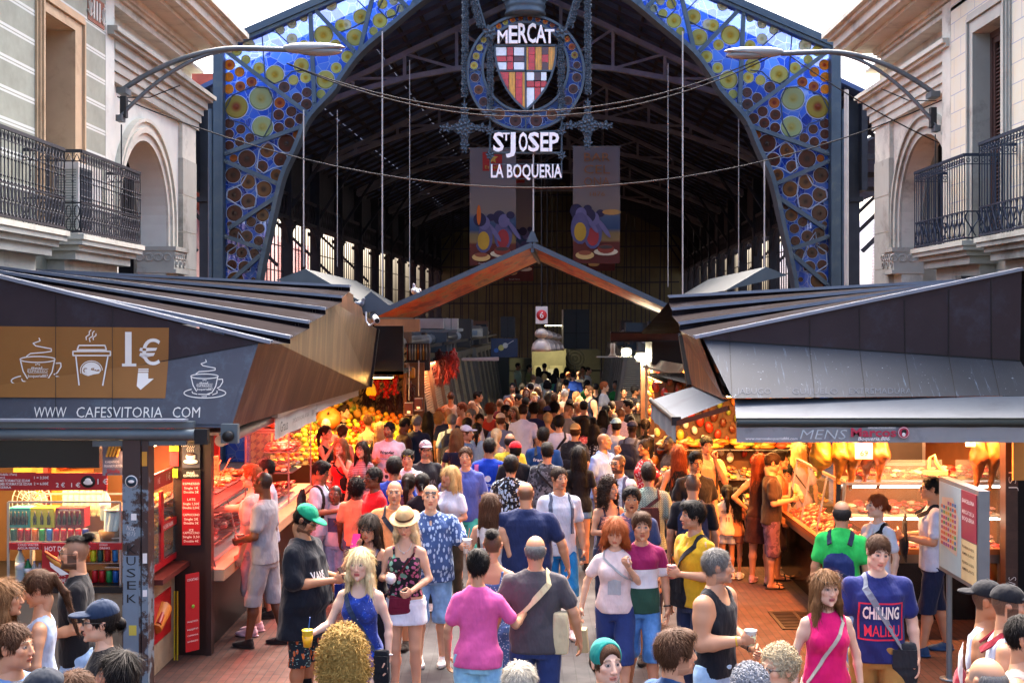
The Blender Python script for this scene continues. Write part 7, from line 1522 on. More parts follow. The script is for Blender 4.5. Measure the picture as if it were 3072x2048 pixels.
 for i in range(260):p=A_.lerp(B_,rnd.random()).lerp(D_.lerp(C_,rnd.random()),rnd.random());q=Vector((rnd.uniform(-1,1),rnd.uniform(-1,1),rnd.uniform(0,1))).normalized()*.07;t=q.cross(Vector((0,0,1)))*.3;b0=p+Vector((0,0,.05));g.add([b0,b0+q*.5+t,b0+q,b0+q*.5-t],[(0,1,2,3)])
 o=g.build('loose_leaves',r);o['kind']='stuff'
 for i,(x,y,n)in enumerate(((1134,1150,18),(1160,1148,22),(1185,1148,18),(1120,1180,12))):
  c=W(x,y,23.6);t=thing('tomato_bunch',('left','middle','right','lowest')[i]+' hanging bunch of red tomatoes against the patterned tiles','tomatoes',c,0,'hanging tomato bunches');mb=MB().m(mat('tomato','#c81c10',.3))
  for k in range(n):a=k*2.4;mb.ball((.07*math.cos(a)*rnd.random(),.05*math.sin(a),.1-.018*k),.033,8)
  o=mb.build('tomatoes',t);o['kind']='stuff';MB().m(mat('stalk','#3a3418',.7)).tube([(0,0,.1),(0,0,.38)],.006,5).build('string',t)
 c=W(1114,1165,23);t=thing('banana_bunch','hanging yellow banana bunch left of the tomatoes','bananas',c);
 for k in range(7):a=-1.2+k*.4;MB().m(mat('ban','#d8b820',.5)).tube([(0,0,.12),(.06*math.sin(a),-.02,.04),(.09*math.sin(a),-.02,-.08),(.07*math.sin(a),0,-.13)],[.01,.02,.02,.008],7).build('banana',t)
 for i,(x,y,w_,L,col)in enumerate(((1145,1185,.2,.85,'#3a100c'),(1172,1185,.22,.95,'#44140e'),(1230,1150,.22,.55,'#4a1610'),(1200,1180,.2,.7,'#3a100c'),(1100,1160,.2,.4,'#30100e'),(1318,1052,.3,.72,'#4a120e'),(1340,1060,.26,.6,'#7c1c14'),(1362,1050,.26,.55,'#a02418'))):
  d=24.0 if i<5 else 27;c=W(x,y,d);t=thing('chilli_string',('dried chilli string under the left tomatoes','longest dried chilli string under the tomatoes','dried chilli string by the copper panel','dried chilli string right of the tomatoes','short dried chilli string behind the bananas','dark chilli bundle hanging over the first shutter','mid red chilli bundle hanging over the first shutter','bright red chilli bundle hanging over the first shutter')[i],'chillies',c,0,'hanging strings of dried chillies');mb=MB().m(mat('ch'+col,col,.45,var=.4,vs_=12));mb.tube([(0,0,.05),(0,0,-L)],[.03,w_*.25],6)
  for k in range(int(150*w_/.2)):z=-L*rnd.random();a=rnd.random()*6.28;e=Vector((math.cos(a),math.sin(a),0));q=w_*.5*rnd.uniform(.4,1)*(1 if z>-L*.8 else.6);mb.tube([e*q*.3+Vector((0,0,z)),e*q+Vector((0,0,z-.04)),e*q*1.05+Vector((rnd.uniform(-.03,.03),0,z-.11))],[.009,.012,.003],4)
  o=mb.build('chillies',t);o['kind']='stuff'
 for i,(x,y,lab)in enumerate(((1227,1225,'small glass money box on the stand by the chillies'),(1256,1212,'red and glass box hanging by the copper panel'))):
  c=W(x,y,22.6);b=thing('glass_box',lab,'box',c);MB().m(mat('boxred','#3a1812',.3)).box(-.07,-.06,-.1,.07,.06,.1).build('body',b);MB().m(stl).box(-.075,-.065,.1,.075,.065,.115).box(-.075,-.065,-.115,.075,.065,-.1).build('rim',b);MB().m(stl).tube([(0,0,.15),(0,0,.8)],.012,6).build('rod',b);MB().m(wht).box(-.03,-.064,-.08,.03,-.061,-.04).build('price_tag',b)
 for i in range(5):
  c=W(1130+i*26,1118,24.2);MB().m(mat('jar_yellow','#d89a30',.4)).lathe([(.07,0),(.08,.02),(.08,.17),(.06,.2)],n=12).build('jar',None,'big yellow jar on the shelf above the patterned tiles','jar','yellow jars above the tiles').location=(c.x,24.2,c.z-.1)
fruit()
# ---- rows of stalls inside the hall
shm=lambda nm,c:mat(nm,c,.6,.2,var=.08)
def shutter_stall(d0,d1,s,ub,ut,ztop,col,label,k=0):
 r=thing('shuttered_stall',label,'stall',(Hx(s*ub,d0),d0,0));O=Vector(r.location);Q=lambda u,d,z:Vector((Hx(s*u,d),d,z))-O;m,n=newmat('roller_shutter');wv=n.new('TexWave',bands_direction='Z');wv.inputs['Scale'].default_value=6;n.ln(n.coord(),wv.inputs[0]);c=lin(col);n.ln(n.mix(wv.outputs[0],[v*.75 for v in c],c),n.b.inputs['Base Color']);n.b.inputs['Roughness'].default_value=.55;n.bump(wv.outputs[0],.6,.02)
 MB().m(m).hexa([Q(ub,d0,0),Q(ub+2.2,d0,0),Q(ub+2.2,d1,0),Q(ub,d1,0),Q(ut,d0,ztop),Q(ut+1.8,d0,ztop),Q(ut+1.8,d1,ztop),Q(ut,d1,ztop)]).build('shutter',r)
 mb=MB().m(mat('stall_frame','#5c564c',.5,.3));nn=max(2,int((d1-d0)/1.4))
 for i in range(nn+1):d=d0+(d1-d0)*i/nn;mb.bar(Q(ub-.03,d,0),Q(ut-.03,d,ztop),.08,.1)
 mb.bar(Q(ut-.02,d0,ztop),Q(ut-.02,d1,ztop),.12,.18);mb.build('frame',r)
 mb=MB()
 for i in range(int((d1-d0)*1.3)):
  mb.m(mat('clut'+(q:=rnd.choice(['#3a3c40','#5a5c60','#2a2420','#6a4a34','#202830','#77736c'])),q,.6));d=rnd.uniform(d0,d1);a,b,h_=rnd.uniform(.2,.6),rnd.uniform(.3,.8),rnd.uniform(.15,.9);mb.cbox(Q(ut+rnd.uniform(.2,1.4),d,ztop+.1+h_/2),(a,b,h_))
 mb.m(stl);mb.tube([Q(ut+.5,d0,ztop+.45),Q(ut+.5,d1,ztop+.45)],.13,10);mb.m(blk);mb.bar(Q(ut+.1,d0,ztop+.35),Q(ut+.1,d1,ztop+.35),.07);o=mb.build('rooftop_clutter',r);o['kind']='stuff'
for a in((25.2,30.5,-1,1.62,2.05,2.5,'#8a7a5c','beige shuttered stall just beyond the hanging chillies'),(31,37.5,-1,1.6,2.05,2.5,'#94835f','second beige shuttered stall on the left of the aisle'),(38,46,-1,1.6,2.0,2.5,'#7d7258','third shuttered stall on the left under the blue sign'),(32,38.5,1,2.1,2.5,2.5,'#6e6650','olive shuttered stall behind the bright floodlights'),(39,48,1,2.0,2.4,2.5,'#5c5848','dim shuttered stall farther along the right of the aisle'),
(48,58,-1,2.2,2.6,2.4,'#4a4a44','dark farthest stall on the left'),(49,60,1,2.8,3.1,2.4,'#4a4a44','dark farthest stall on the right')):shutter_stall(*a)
def mid_objects():
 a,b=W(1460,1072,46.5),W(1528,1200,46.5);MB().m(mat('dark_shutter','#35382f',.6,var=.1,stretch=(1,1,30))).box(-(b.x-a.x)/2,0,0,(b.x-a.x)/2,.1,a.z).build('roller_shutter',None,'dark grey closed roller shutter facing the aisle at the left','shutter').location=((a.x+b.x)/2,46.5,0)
 c=W(1513,1043,38);s_=sign_panel('blue_sign','dark blue stall sign with skewered dots',c,.82,.58,mat('navy_sign','#142848',.5),[]);mb=MB()
 for x,z,q,col in((-.25,-.08,.07,'#2a5a9a'),(-.1,-.0,.09,'#b8b060'),(.03,.07,.085,'#c8c4b8')):mb.m(mat('dot'+col,col,.6)).ball((x,-.005,z),q,12,(1,.08,1))
 mb.m(wht).bar((.1,-.01,.11),(.28,-.01,.22),.012);mb.build('emblem',s_)
 c=W(1625,945,28);s_=sign_panel('number_sign','white hanging sign with a red disc and the number 6',c,36*28/F,52*28/F,mat('sign_white','#d8d4d0',.5),[],t=.02);mb=MB().m(mat('sign_red','#c01824',.5)).lathe([(.12,0),(.12,.006)],(0,0,-.0),28,Matrix.Rotation(R(90),3,'X'));mb.m(wht);text_mb(mb,'6',(0,-.008,0),(1,0,0),(0,0,1),.2,.003,.005);mb.build('disc',s_);MB().m(blk).bar((0,0,.19),(0,0,2.4),.012).build('hanger',s_)
 for i,(x,y,d,sc_)in enumerate(((1624,1020,29.5,1.),(1641,1022,33,1.),(1656,1024,36.5,1.),(1671,1026,41,1.))):
  c=W(x,y,d);p=thing('pendant_lamp',('nearest','second','third','fourth')[i]+' ribbed metal dome lamp in the row below the number 6 sign','pendant lamp',c,0,'dome lamps over the aisle');mb=MB().m(mat('dome_metal','#a8988c',.35,.4));pr=[(.24,-.27),(.235,-.2),(.2,-.08),(.13,.0),(.07,.03),(.09,.06),(.15,.09),(.16,.16),(.12,.24),(.04,.28)]
  mb.lathe(pr,n=26);mb.build('shade',p);MB().m(emis('bulb_warm','#ffe0b0',5)).ball((0,0,-.2),.07,8).build('bulb',p);MB().m(blk).tube([(0,0,.28),(0,0,5)],.01,5).build('cable',p);pl=bpy.data.lights.new('dome_light','SPOT');pl.energy=90;pl.spot_size=R(115);pl.color=(1,.8,.5);pl.shadow_soft_size=.12;po=bpy.data.objects.new('dome_light',pl);COL.objects.link(po);po.parent=p;po.location=(0,0,-.34)
 def box(nm,lab,cat,xa,ya,xb,yb,d,m_,dep=.4,extra=None):
  a,b=W(xa,ya,d),W(xb,yb,d);r=thing(nm,lab,cat,((a.x+b.x)/2,d,b.z));w2,h_=(b.x-a.x)/2,a.z-b.z;MB().m(m_).box(-w2,0,0,w2,dep,h_).build('body',r)
  if extra:extra(r,w2,h_)
  return r
 def doors(r,w2,h_):
  mb=MB().m(mat('door_pale','#b0a880',.6));mb.box(-w2+.1,-.03,.0,-.1,-.002,h_*.75).box(.05,-.03,0,w2-.15,-.002,h_*.75);mb.build('door',r);mb=MB().m(blk);mb.box(w2-.4,-.05,h_*.3,w2-.3,-.03,h_*.5);mb.build('handle',r);MB().m(mat('notice_white','#c8c4b0',.6)).box(-.55,-.05,h_*.5,-.25,-.03,h_*.72).box(-.05,-.05,h_*.45,.2,-.03,h_*.7).build('notice',r)
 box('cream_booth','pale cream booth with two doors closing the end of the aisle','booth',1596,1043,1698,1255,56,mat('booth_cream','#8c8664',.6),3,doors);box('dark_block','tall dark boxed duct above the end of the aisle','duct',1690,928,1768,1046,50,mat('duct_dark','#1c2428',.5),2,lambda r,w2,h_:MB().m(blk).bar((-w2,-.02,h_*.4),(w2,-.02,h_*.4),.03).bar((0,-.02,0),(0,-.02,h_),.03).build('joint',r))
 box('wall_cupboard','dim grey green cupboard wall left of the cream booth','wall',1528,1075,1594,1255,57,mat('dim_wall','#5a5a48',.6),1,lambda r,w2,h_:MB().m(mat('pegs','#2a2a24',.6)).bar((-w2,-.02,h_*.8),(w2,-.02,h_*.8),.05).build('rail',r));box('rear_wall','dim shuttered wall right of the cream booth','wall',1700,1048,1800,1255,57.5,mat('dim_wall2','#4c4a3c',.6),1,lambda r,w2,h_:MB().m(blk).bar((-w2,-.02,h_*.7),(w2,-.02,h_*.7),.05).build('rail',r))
 c=W(1725,1118,52);f=thing('wall_fan','round fan standing high at the end of the aisle','fan',c);mb=MB().m(mat('fan_grey','#6a685c',.5))
 for q in(.1,.25,.38):mb.tube([(q*math.cos(a),0,q*math.sin(a)+.6)for a in[2*math.pi*i/20 for i in range(21)]],.02,5,False)
 mb.build('guard',f);MB().m(mat('fan_grey','#6a685c',.5)).tube([(0,0,-1.4),(0,0,.3)],.03,6).build('stand',f)
 box('metal_duct','silver ventilation duct over the first left stalls','duct',1244,955,1330,985,26.5,stl,2.5,lambda r,w2,h_:MB().m(grey).box(-w2-.05,-.1,-.08,w2+.3,2.6,-.02).build('tray',r));box('silver_cabinet','silver cabinet on the roof of the first left stall','cabinet',1335,955,1372,990,27,stl,.6,lambda r,w2,h_:MB().m(grey).bar((0,-.01,0),(0,-.01,h_),.02).build('joint',r));box('air_unit','pale air unit on a dark beam above the left shutters','air unit',1417,986,1447,1010,33,mat('ac_beige','#8c8878',.6),.5,lambda r,w2,h_:MB().m(grey).box(-w2,-.02,h_*.2,0,0,h_*.8).build('grille',r));box('dark_cabinet','tall dark cabinet above the left shutters','cabinet',1502,950,1545,1012,40,mat('cab_dark','#1e2024',.6),.6,lambda r,w2,h_:MB().m(blk).bar((0,-.01,0),(0,-.01,h_),.03).build('joint',r))
 box('bottle_case','glass case of shiny hanging bottles at the corner of the fruit stall','case',1216,1030,1288,1112,25,mat('case_dark','#30241e',.3),.3,lambda r,w2,h_:[MB().m(mat('bot'+c_,c_,.2,.3)).lathe([(.018,0),(.02,.2),(.008,.26),(.008,.32)],n=8).build('bottle',r).__setattr__('location',(-w2+.04+i*.055,-.05,.22))for i,c_ in enumerate(['#a03c28','#c8b8a0','#a8a8a8','#d8c8a0','#c8742c','#a8a8a8','#e0b060','#8c8c8c'])])
 box('rack_shelf','chromed slatted rack jutting out above the left shutters','rack',1385,1075,1495,1082,32,stl,.7,lambda r,w2,h_:[MB().m(stl).bar((-w2,-.1+i*.12,.05),(w2,-.1+i*.12,.08),.03).build('slat',r)for i in range(5)])
 a,b=W(1832,1010,24.5),W(2035,1012,24.5);r=thing('rusty_beam','rusty riveted beam spanning above the right hand stalls','beam',a);L=b.x-a.x;MB().m(mat('rust','#4a2c22',.6,.2,var=.3)).box(0,0,-.07,L,.15,.07).build('web',r);MB().m(blk).box(0,-.05,-.1,L,.2,-.07).box(0,-.05,.07,L,.2,.1).build('flange',r)
 for i,(x,y,d,pw)in enumerate(((1879,1055,29,60),(1925,1071,27,70))):
  c=W(x,y,d);l=thing('floodlight',('glaring floodlight on the bar, the farther one','glaring floodlight on the bar, the nearer and larger one')[i],'floodlight',c);MB().m(emis('flood','#fff0c8',40)).ball((0,-.05,0),.09+.02*i,10,(1.3,.5,.8)).build('lamp_face',l);MB().m(blk).box(-.12,0,-.1,.12,.1,.1).build('housing',l)
  pl=bpy.data.lights.new('flood','SPOT');pl.energy=pw*1.2;pl.color=(1,.8,.5);pl.spot_size=R(120);pl.shadow_soft_size=.1;po=bpy.data.objects.new('flood_light',pl);COL.objects.link(po);po.parent=l;po.location=(0,-.2,0);po.rotation_euler=(R(15),0,R(-10))
 MB().m(mat('bar_grey','#8c8a80',.5)).bar((0,0,0),(2.6,-1,.02),.03).build('light_bar',None,'thin bar carrying the two floodlights','bar').location=W(1790,1070,29)
 c=W(1838,1058,26);l=thing('spot_lamp','small unlit cylinder spot lamp hanging left of the floodlights','lamp',c);MB().m(mat('spot_grey','#8a8070',.4)).lathe([(.1,-.07),(.07,-.04),(.05,0),(.05,.2)],n=14).build('shade',l);MB().m(blk).tube([(0,0,.2),(0,0,.45)],.01,5).build('cord',l)
 X0,X1=W(1936,1150,26).x,W(2075,1150,26).x;r=thing('warm_shop','glowing juice and olive stall with shelves of jars on the right','stall',((X0+X1)/2,26,0));hw=(X1-X0)/2
 MB().m(mat('shop_back','#5c341c',.6,var=.3)).box(-hw,1.0,0,hw+1,1.05,2.6).build('back_wall',r);MB().m(mat('shop_front','#5a3a28',.5)).box(-hw,0,0,hw+1,.5,.95).build('counter',r);MB().m(stl).box(-hw,-.02,.95,hw+1,.5,.99).box(-hw,0,.99,-hw+.05,.05,2.5).build('frame',r)
 mb=MB().m(mat('bead_amber','#e0902c',.3))
 for i in range(9):
  for j in range(9):mb.ball((-hw+.2+.2*i,.9,1.3+.13*j),.035,6)
 o=mb.build('jars',r);o['kind']='stuff';c0=W(1998,1103,25)-r.location;MB().m(mat('light_cover','#a8a48c',.5,var=.1)).hexa([c0+Vector(p)for p in((-.33,1.4,-.05),(.1,-.8,-.15),(.25,-.8,-.0),(-.2,1.4,.08),(-.33,1.4,.0),(.1,-.8,-.1),(.25,-.8,.1),(-.2,1.4,.15))]).build('light_cover',r)
 MB().m(mat('pink_sign','#b01858',.5)).box(.15,-.1,1.75,hw+.3,-.08,1.98).build('pink_sign',r);mb=MB().m(mat('gold_txt','#d8b840',.5));text_mb(mb,'100%',(.5,-.1,1.86),(1,0,0),(0,0,1),.18,.004,.01);mb.build('lettering',r)
 MB().m(blk).box(-hw+.1,-.35,2.52,hw+1,1,3.1).build('roof_box',r)
 r=thing('produce_counter','low counter of packed sweets and fruit cups where vendors in brown shirts stand','counter',(2.3,21.3,0));MB().m(mat('shop_front','#5a3a28',.5)).box(-.5,-3.4,0,.35,2.0,.8).build('base',r);MB().m(stl).box(-.52,-3.4,.8,.36,2.0,.83).build('top',r)
 for j in range(10):tray('sweet_tray',f'tray of fruit cups and sweets on the vendors counter, place {j+1} from the near end','tray',(2.22,18.2+j*.52,.86),.7,.46,['#a81c18','#d8903c','#e0c060','#c84828','#7c2c1c','#e8e0d0'],30,.045,'trays on the vendors counter',None,'#88888a',0,R(-8))
mid_objects()
# ---- ham stall
def ham_stall():
 X=3.42;r=thing('ham_counter','long L-shaped glass ham counter glowing orange under the grey awning','counter',(4.3,14,0));dk=mat('counter_dark','#15100f',.25)
 MB().m(dk).box(-.72,.25,0,1.0,1.0,.8).box(-.72,1.0,0,.0,3.2,.8).build('base',r);MB().m(mat('copper_edge','#a86434',.35,.6)).box(-.95,-.62,.92,-.88,2.0,.98).box(-.95,-.66,.92,1.02,-.6,.98).build('copper_rail',r);MB().m(mat('steel_warm','#8c7868',.3,.6)).box(-.9,-.62,.82,1.0,.1,.92).box(-.9,.1,.82,-.3,2.0,.92).build('deck',r)
 MB().m(gl).add([(-.85,-.55,.98),(1.0,-.55,.98),(1.0,-.4,1.64),(-.75,-.4,1.64)],[(0,1,2,3)]).add([(-.88,1.95,.98),(-.88,-.55,.98),(-.75,-.4,1.64),(-.75,1.95,1.64)],[(0,1,2,3)]).build('front_glass',r)
 mb=MB().m(stl);mb.bar((-.75,-.4,1.65),(1.0,-.4,1.65),.04,.03);mb.bar((-.75,-.4,1.65),(-.75,1.95,1.65),.04,.03);mb.bar((-.86,-.56,.96),(-.75,-.4,1.65),.03);mb.bar((1.0,-.56,.96),(1.0,-.4,1.65),.03)
 for y in(.4,1.2,1.95):mb.bar((-.88,y,.96),(-.75,y,1.65),.02)
 mb.m(dk).bar((-.9,-.6,.96),(-.84,-.52,1.66),.05);mb.build('case_frame',r);MB().m(mat('shelf_white','#c8b8a8',.4)).box(-.7,-.38,1.28,.98,.0,1.3).build('shelf',r);MB().m(emis('case_tube','#ffe6d0',5)).box(-.68,-.36,1.6,.97,-.33,1.62).box(-.68,-.36,1.245,.97,-.34,1.26).build('light_tube',r)
 MB().m(gl).box(-.7,-.3,1.68,.35,-.295,1.9).box(.5,-.3,1.68,1.0,-.295,1.9).build('upper_glass',r);MB().m(stl).box(-.72,-.32,1.66,1.0,.05,1.68).build('upper_shelf',r)
 for j in range(8):
  for k,(z,yy,sy)in enumerate(((.96,-.3,.42),(1.32,-.2,.3),(1.7,-.14,.26))):tray('ham_tray',('lower','middle','upper')[k]+f' shelf tray of sliced cured ham, place {j+1} from the corner','ham tray',(3.75+j*.2,14+yy,z),.19,sy,['#a02018','#c04030','#7c1410','#d88868','#e8c8a8','#8c1c18'],12,.035,'trays of cured ham in the lit case',(1.5,1.1,.4),'#c8b8a0',R(20))
 for j in range(9):tray('sausage_tray',f'heap of sausages and meat along the aisle side glass, place {j+1} from the corner','sausage tray',(3.62,13.75+j*.26,.98),.34,.25,['#a82c1c','#d8704c','#8a1c14','#e0a888','#c84830'],20,.04,'meat heaps along the aisle side glass',None,'#c8b8a0',0,R(-25))
 for j in range(3):o=MB().m(mat('cheese','#e0c070',.5)).box(-.08,-.07,0,.08,.07,.06).build('cheese_block',None,('low cheese block at the right end of the case','cheese block stacked behind at the right end of the case','pale cheese block nearest the post')[j],'cheese');o.location=(4.95+.12*(j==2),13.62+.14*j,.97+.0*j)
 MB().m(mat('back_warm','#7a4a28',.6,var=.2)).box(-.1,2.6,0,1.1,2.7,2.6).box(1.0,-.2,0,1.06,2.6,2.6).build('back_wall',r)
 pm=mat('post_brown','#3a2420',.5,var=.15,stain='#4c342c',ss=3);p=thing('stall_post','brown post with white scribbled graffiti right of the ham counter','post',(W(3030,1600,13.2).x,13.2,0));MB().m(pm).box(-.07,-.06,0,.06,.1,2.6).build('shaft',p);mb=MB().m(wht)
 for t,z in(('JSJ',1.75),('EWS',.62),('TAV',.5)):text_mb(mb,t,(0,-.064,z),(0,0,1),(-1,0,0),.12,.002,-.02,.2)
 mb.build('graffiti',p)
 MB().m(mat('side_wall_dark','#121216',.8)).box(0,0,0,1.7,.2,4.0).build('dark_wall',None,'dark wall strip between ham stall and cream building','wall').location=(5.5,15.5,0)
 MB().m(mat('lit_yellow','#c88a40',.5)).box(0,0,0,.5,.04,.6).build('lit_panel',None,'orange yellow panel at the right edge beside the ham stall','panel').location=W(3040,1440,13.0)
 def ham(x,y,d,L,col,label,fat=1.,rz=0):
  c=W(x,y,d);t=thing('hanging_ham',label,'ham',c,rz,'hams hanging in the lit stall');S=SDF((-.16,-.14,-.2*L/.5-.4),(.16,.14,.12),.012);S.cap((0,0,.05),(.01,0,-.1),.075*fat,.095*fat,.03);S.cap((.01,0,-.1),(.0,.01,-.28*L/.5),.09*fat,.04,.04);S.cap((0,.01,-.28*L/.5),(-.02,.02,-.45*L/.5),.035,.022,.02);S.wrinkle(.006,30,int(x));V,Q=S.mesh();me=np_mesh('meat',V,Q);me.materials.append(mat('ham'+col,col,.4,var=.35,vs_=9,bump=.4));link('meat',me,t);MB().m(blk).tube([(0,0,.1),(0,0,.35)],.006,5).build('hook_string',t)
 for a in((2462,1345,13.7,.35,'#c8952c','fat yellow wrapped ham hanging at the far left of the row',1.35),(2518,1340,13.6,.5,'#a86a1c','curved golden ham second in the row',1.),(2556,1340,13.6,.52,'#8c5418','darker golden ham third in the row',1.),(2598,1340,13.65,.5,'#6a3418','dark brown ham half behind the 69 price card',.95),(2640,1338,13.6,.5,'#8a4a1c','brown ham right of the 69 price card',1.),(2934,1345,13.5,.55,'#8c4a1c','brown ham hanging left of the pair by the post',1.),(2978,1342,13.5,.5,'#9c5a20','golden ham nearest the post',.95)):ham(*a)
 sign_panel('price_card','bright white price card reading 69 among the hams',W(2592,1353,13.4),.19,.17,wht,[('69',0,-.02,.06,.085,blk)])
 sign_panel('price_card','small white card hanging beside the ham pair by the post',W(2912,1328,13.4),.1,.08,wht,[('6',0,0,.03,.03,blk)])
 c=W(2700,1345,14.6);t=thing('open_lid','open steel lid of the slicing cabinet behind the ham case','lid',c);MB().m(stl).box(-.2,0,-.2,.3,.03,.15).build('panel',t);MB().m(mat('lid_dark','#3a3430',.4)).box(-.16,-.01,-.16,.26,0,.11).build('recess',t)
 c=W(2795,1400,13.6);t=thing('ham_stand','pale wooden ham holder standing on the ham case','stand',c);MB().m(mat('beech','#c8a068',.5)).tube([(-.03,0,-.02),(-.02,0,.1),(.03,0,.13),(.05,0,.05),(.12,0,-.05)],.018,8).build('arch',t);MB().m(mat('beech','#c8a068',.5)).box(-.08,-.06,-.08,.16,.06,-.04).build('base',t)
 r=thing('nut_counter','stepped display of nuts and snacks glowing under the side awning','counter',(2.9,17.3,0));MB().m(dk).box(-.9,0,0,1.5,.9,.85).box(-.9,.45,.85,1.5,.9,1.15).build('base',r);MB().m(stl).box(-.92,-.02,.85,1.5,.45,.88).box(-.9,.44,1.15,1.5,.9,1.18).build('edge',r);MB().m(mat('back_amber','#5a3216',.6,var=.4,vs_=5)).box(-.9,1.4,0,1.6,1.45,2.5).build('back_wall',r)
 for j in range(12):tray('nut_tray',('front' if j<6 else 'rear')+f' row tray of nuts and snacks, place {j%6+1} from the aisle','nut tray',(2.2+.38*(j%6),17.5+.42*(j//6),.9+.3*(j//6)),.36,.38,['#8a5020','#c88838','#5c3418','#d8b060','#b04820','#90a040'],34,.03,'trays of nuts and snacks',None,'#88888a',R(15))
 for j in range(6):tray('hanging_bag_display',f'bright packets on the rear shelf of the nut stall, place {j+1}','packets',(2.2+.36*j,18.55,1.5),.34,.2,['#d8a040','#c84828','#e8d080','#7ca040','#e07828'],14,.08,'packets on the rear shelf of the nut stall')
ham_stall()
def packet_wall(x0,x1,y,z0,z1,n,label,group):
 cols=['#c87828','#a02c18','#d8b868','#7a8c38','#d8d0c0','#b8541c','#602818','#e0a030'];ms={}
 r=thing('packet_display',label,'packets',((x0+x1)/2,y,z0))
 for i in range(n):
  q=cols[i%len(cols)]
  if q not in ms:mb=MB().m(mat('pk'+q,q,.35,var=.35,vs_=25,bump=.5));mb.ball((0,0,0),.045,8,(1,.5,1.4));mb.m(blk);mb.bar((0,0,.07),(0,0,.12),.008);ms[q]=mb.mesh('packet')
  o=link('packet',ms[q],r);o.location=(x0-(x0+x1)/2+(x1-x0)*((i*.618)%1),-.03*rnd.random(),(z1-z0)*(i+.5)/n+.03*rnd.random());o.rotation_euler=(0,rnd.uniform(-.3,.3),0);o.scale=(rnd.uniform(.7,1.5),)*3
packet_wall(2.0,4.4,18.65,1.3,2.5,95,'wall of hanging snack packets behind the nut display',None)
packet_wall(W(1945,1150,26.8).x,W(2075,1150,26.8).x,26.85,1.2,2.5,70,'shelf wall of small jars and packets in the juice and olive stall',None)
def info_board():
 r=thing('info_board','market map board in a steel frame on two posts beside the ham stall','notice board',(4.05,11.5,0));st=mat('board_steel','#7c858a',.4,.5)
 MB().m(st).box(-.0,-.52,1.03,.1,.52,1.93).build('frame',r);mb=MB().m(mat('map_blue','#9cbcc4',.4,var=.1)).box(-.008,-.1,1.07,-.002,.49,1.89);mb.m(mat('map_maroon','#8c2440',.4)).box(-.008,-.49,1.45,-.002,-.11,1.89);mb.m(mat('map_cream','#d0c090',.4)).box(-.008,-.49,1.07,-.002,-.11,1.44);mb.m(mat('map_land','#c8b8a4',.4)).add([(-.011,.46,1.3),(-.011,.0,1.25),(-.011,-.05,1.6),(-.011,.1,1.78),(-.011,.4,1.75)],[(0,1,2,3,4)])
 for i in range(60):
  c=rnd.choice(['#c05a3a','#4a9a5a','#c8a030','#8a4a8a','#c84050','#3a70a8']);y,z=.02+.06*(i%7),1.3+.05*(i//7);mb.m(mat('blk'+c,c,.5)).box(-.014,y,z,-.011,y+.04,z+.03)
 mb.build('map_panel',r);mb=MB().m(wht)
 for t,z,y in(('BARCELONA',1.8,-.3),('MERCAT DE LA',1.7,-.3),('BOQUERIA',1.64,-.3)):text_mb(mb,t,(-.012,y,z),(0,-1,0),(0,0,1),.05,.002,.005,.3)
 mb.m(blk)
 for z,t in((1.38,'PROHIBIDA LA VENTA'),(1.32,'AMBULANT'),(1.24,'PROHIBIDA LA VENTA'),(1.18,'AMBULANTE')):text_mb(mb,t,(-.012,-.3,z),(0,-1,0),(0,0,1),.035,.002,.005,.3)
 mb.build('lettering',r);mb=MB().m(st)
 for y in(.38,-.4):MB().m(st).tube([(.05,y,0),(.05,y,1.05)],.028,10).build('post',r);MB().m(st).lathe([(.09,0),(.09,.012)],(.05,y,0),14).build('foot_plate',r)
info_board()
def grate():
 r=thing('drain_grate','iron drain grate with slanted slots in the red paving','drain grate',(3.2,14.2,0));MB().m(mat('grate_iron','#3a2c28',.5,.5)).box(-.3,-.42,.0,.3,-.38,.012).box(-.3,.38,0,.3,.42,.012).box(-.3,-.38,0,-.26,.38,.012).box(.26,-.38,0,.3,.38,.012).box(-.02,-.38,0,.02,.38,.012).build('frame',r);MB().m(mat('pit_black','#050404',.9)).box(-.26,-.38,.004,.26,.38,.006).build('pit',r);mb=MB().m(mat('grate_iron','#3a2c28',.5,.5))
 for s in(-1,1):
  for i in range(11):y=-.36+i*.07;mb.bar((s*.02,y,.009),(s*.26,y+.01,.009),.03,.01)
 mb.build('bars',r)
grate()
def pigeon(p,rz,label,sc_=1.):
 r=thing('pigeon',label,'pigeon',p,rz);S=SDF((-.12,-.22,-.02),(.12,.22,.3),.01);S.ell((0,.0,.1),(.06,.11,.065),0);S.cap((0,-.08,.13),(0,-.11,.2),.035,.025,.03);S.ell((0,-.115,.215),(.026,.03,.026),.01);S.cap((0,-.14,.21),(0,-.165,.205),.008,.004,.005);S.cap((0,.09,.09),(0,.2,.07),.035,.02,.02);S.cap((.02,0,.05),(.02,0,0),.008,.006,.01);S.cap((-.02,0,.05),(-.02,0,0),.008,.006,.01);V,Q=S.mesh();me=np_mesh('pigeon_body',V,Q);me.materials.append(mat('pigeon_grey','#6a707c',.6,var=.35,vs_=14));o=link('body',me,r);r.scale=(sc_,)*3
 mb=MB().m(mat('pigeon_wing','#9aa0a8',.6,var=.4,vs_=20))
 for s in(-1,1):mb.ball((s*.055,.03,.11),.075,8,(.3,1.3,.6))
 mb.build('wing',r)
pigeon(W(1247,893,20.4),R(200),'grey pigeon perched on the left wing of the copper canopy');pigeon(W(1079,925,19),R(60),'small pigeon sitting on the edge of the bronze kiosk roof',.7)
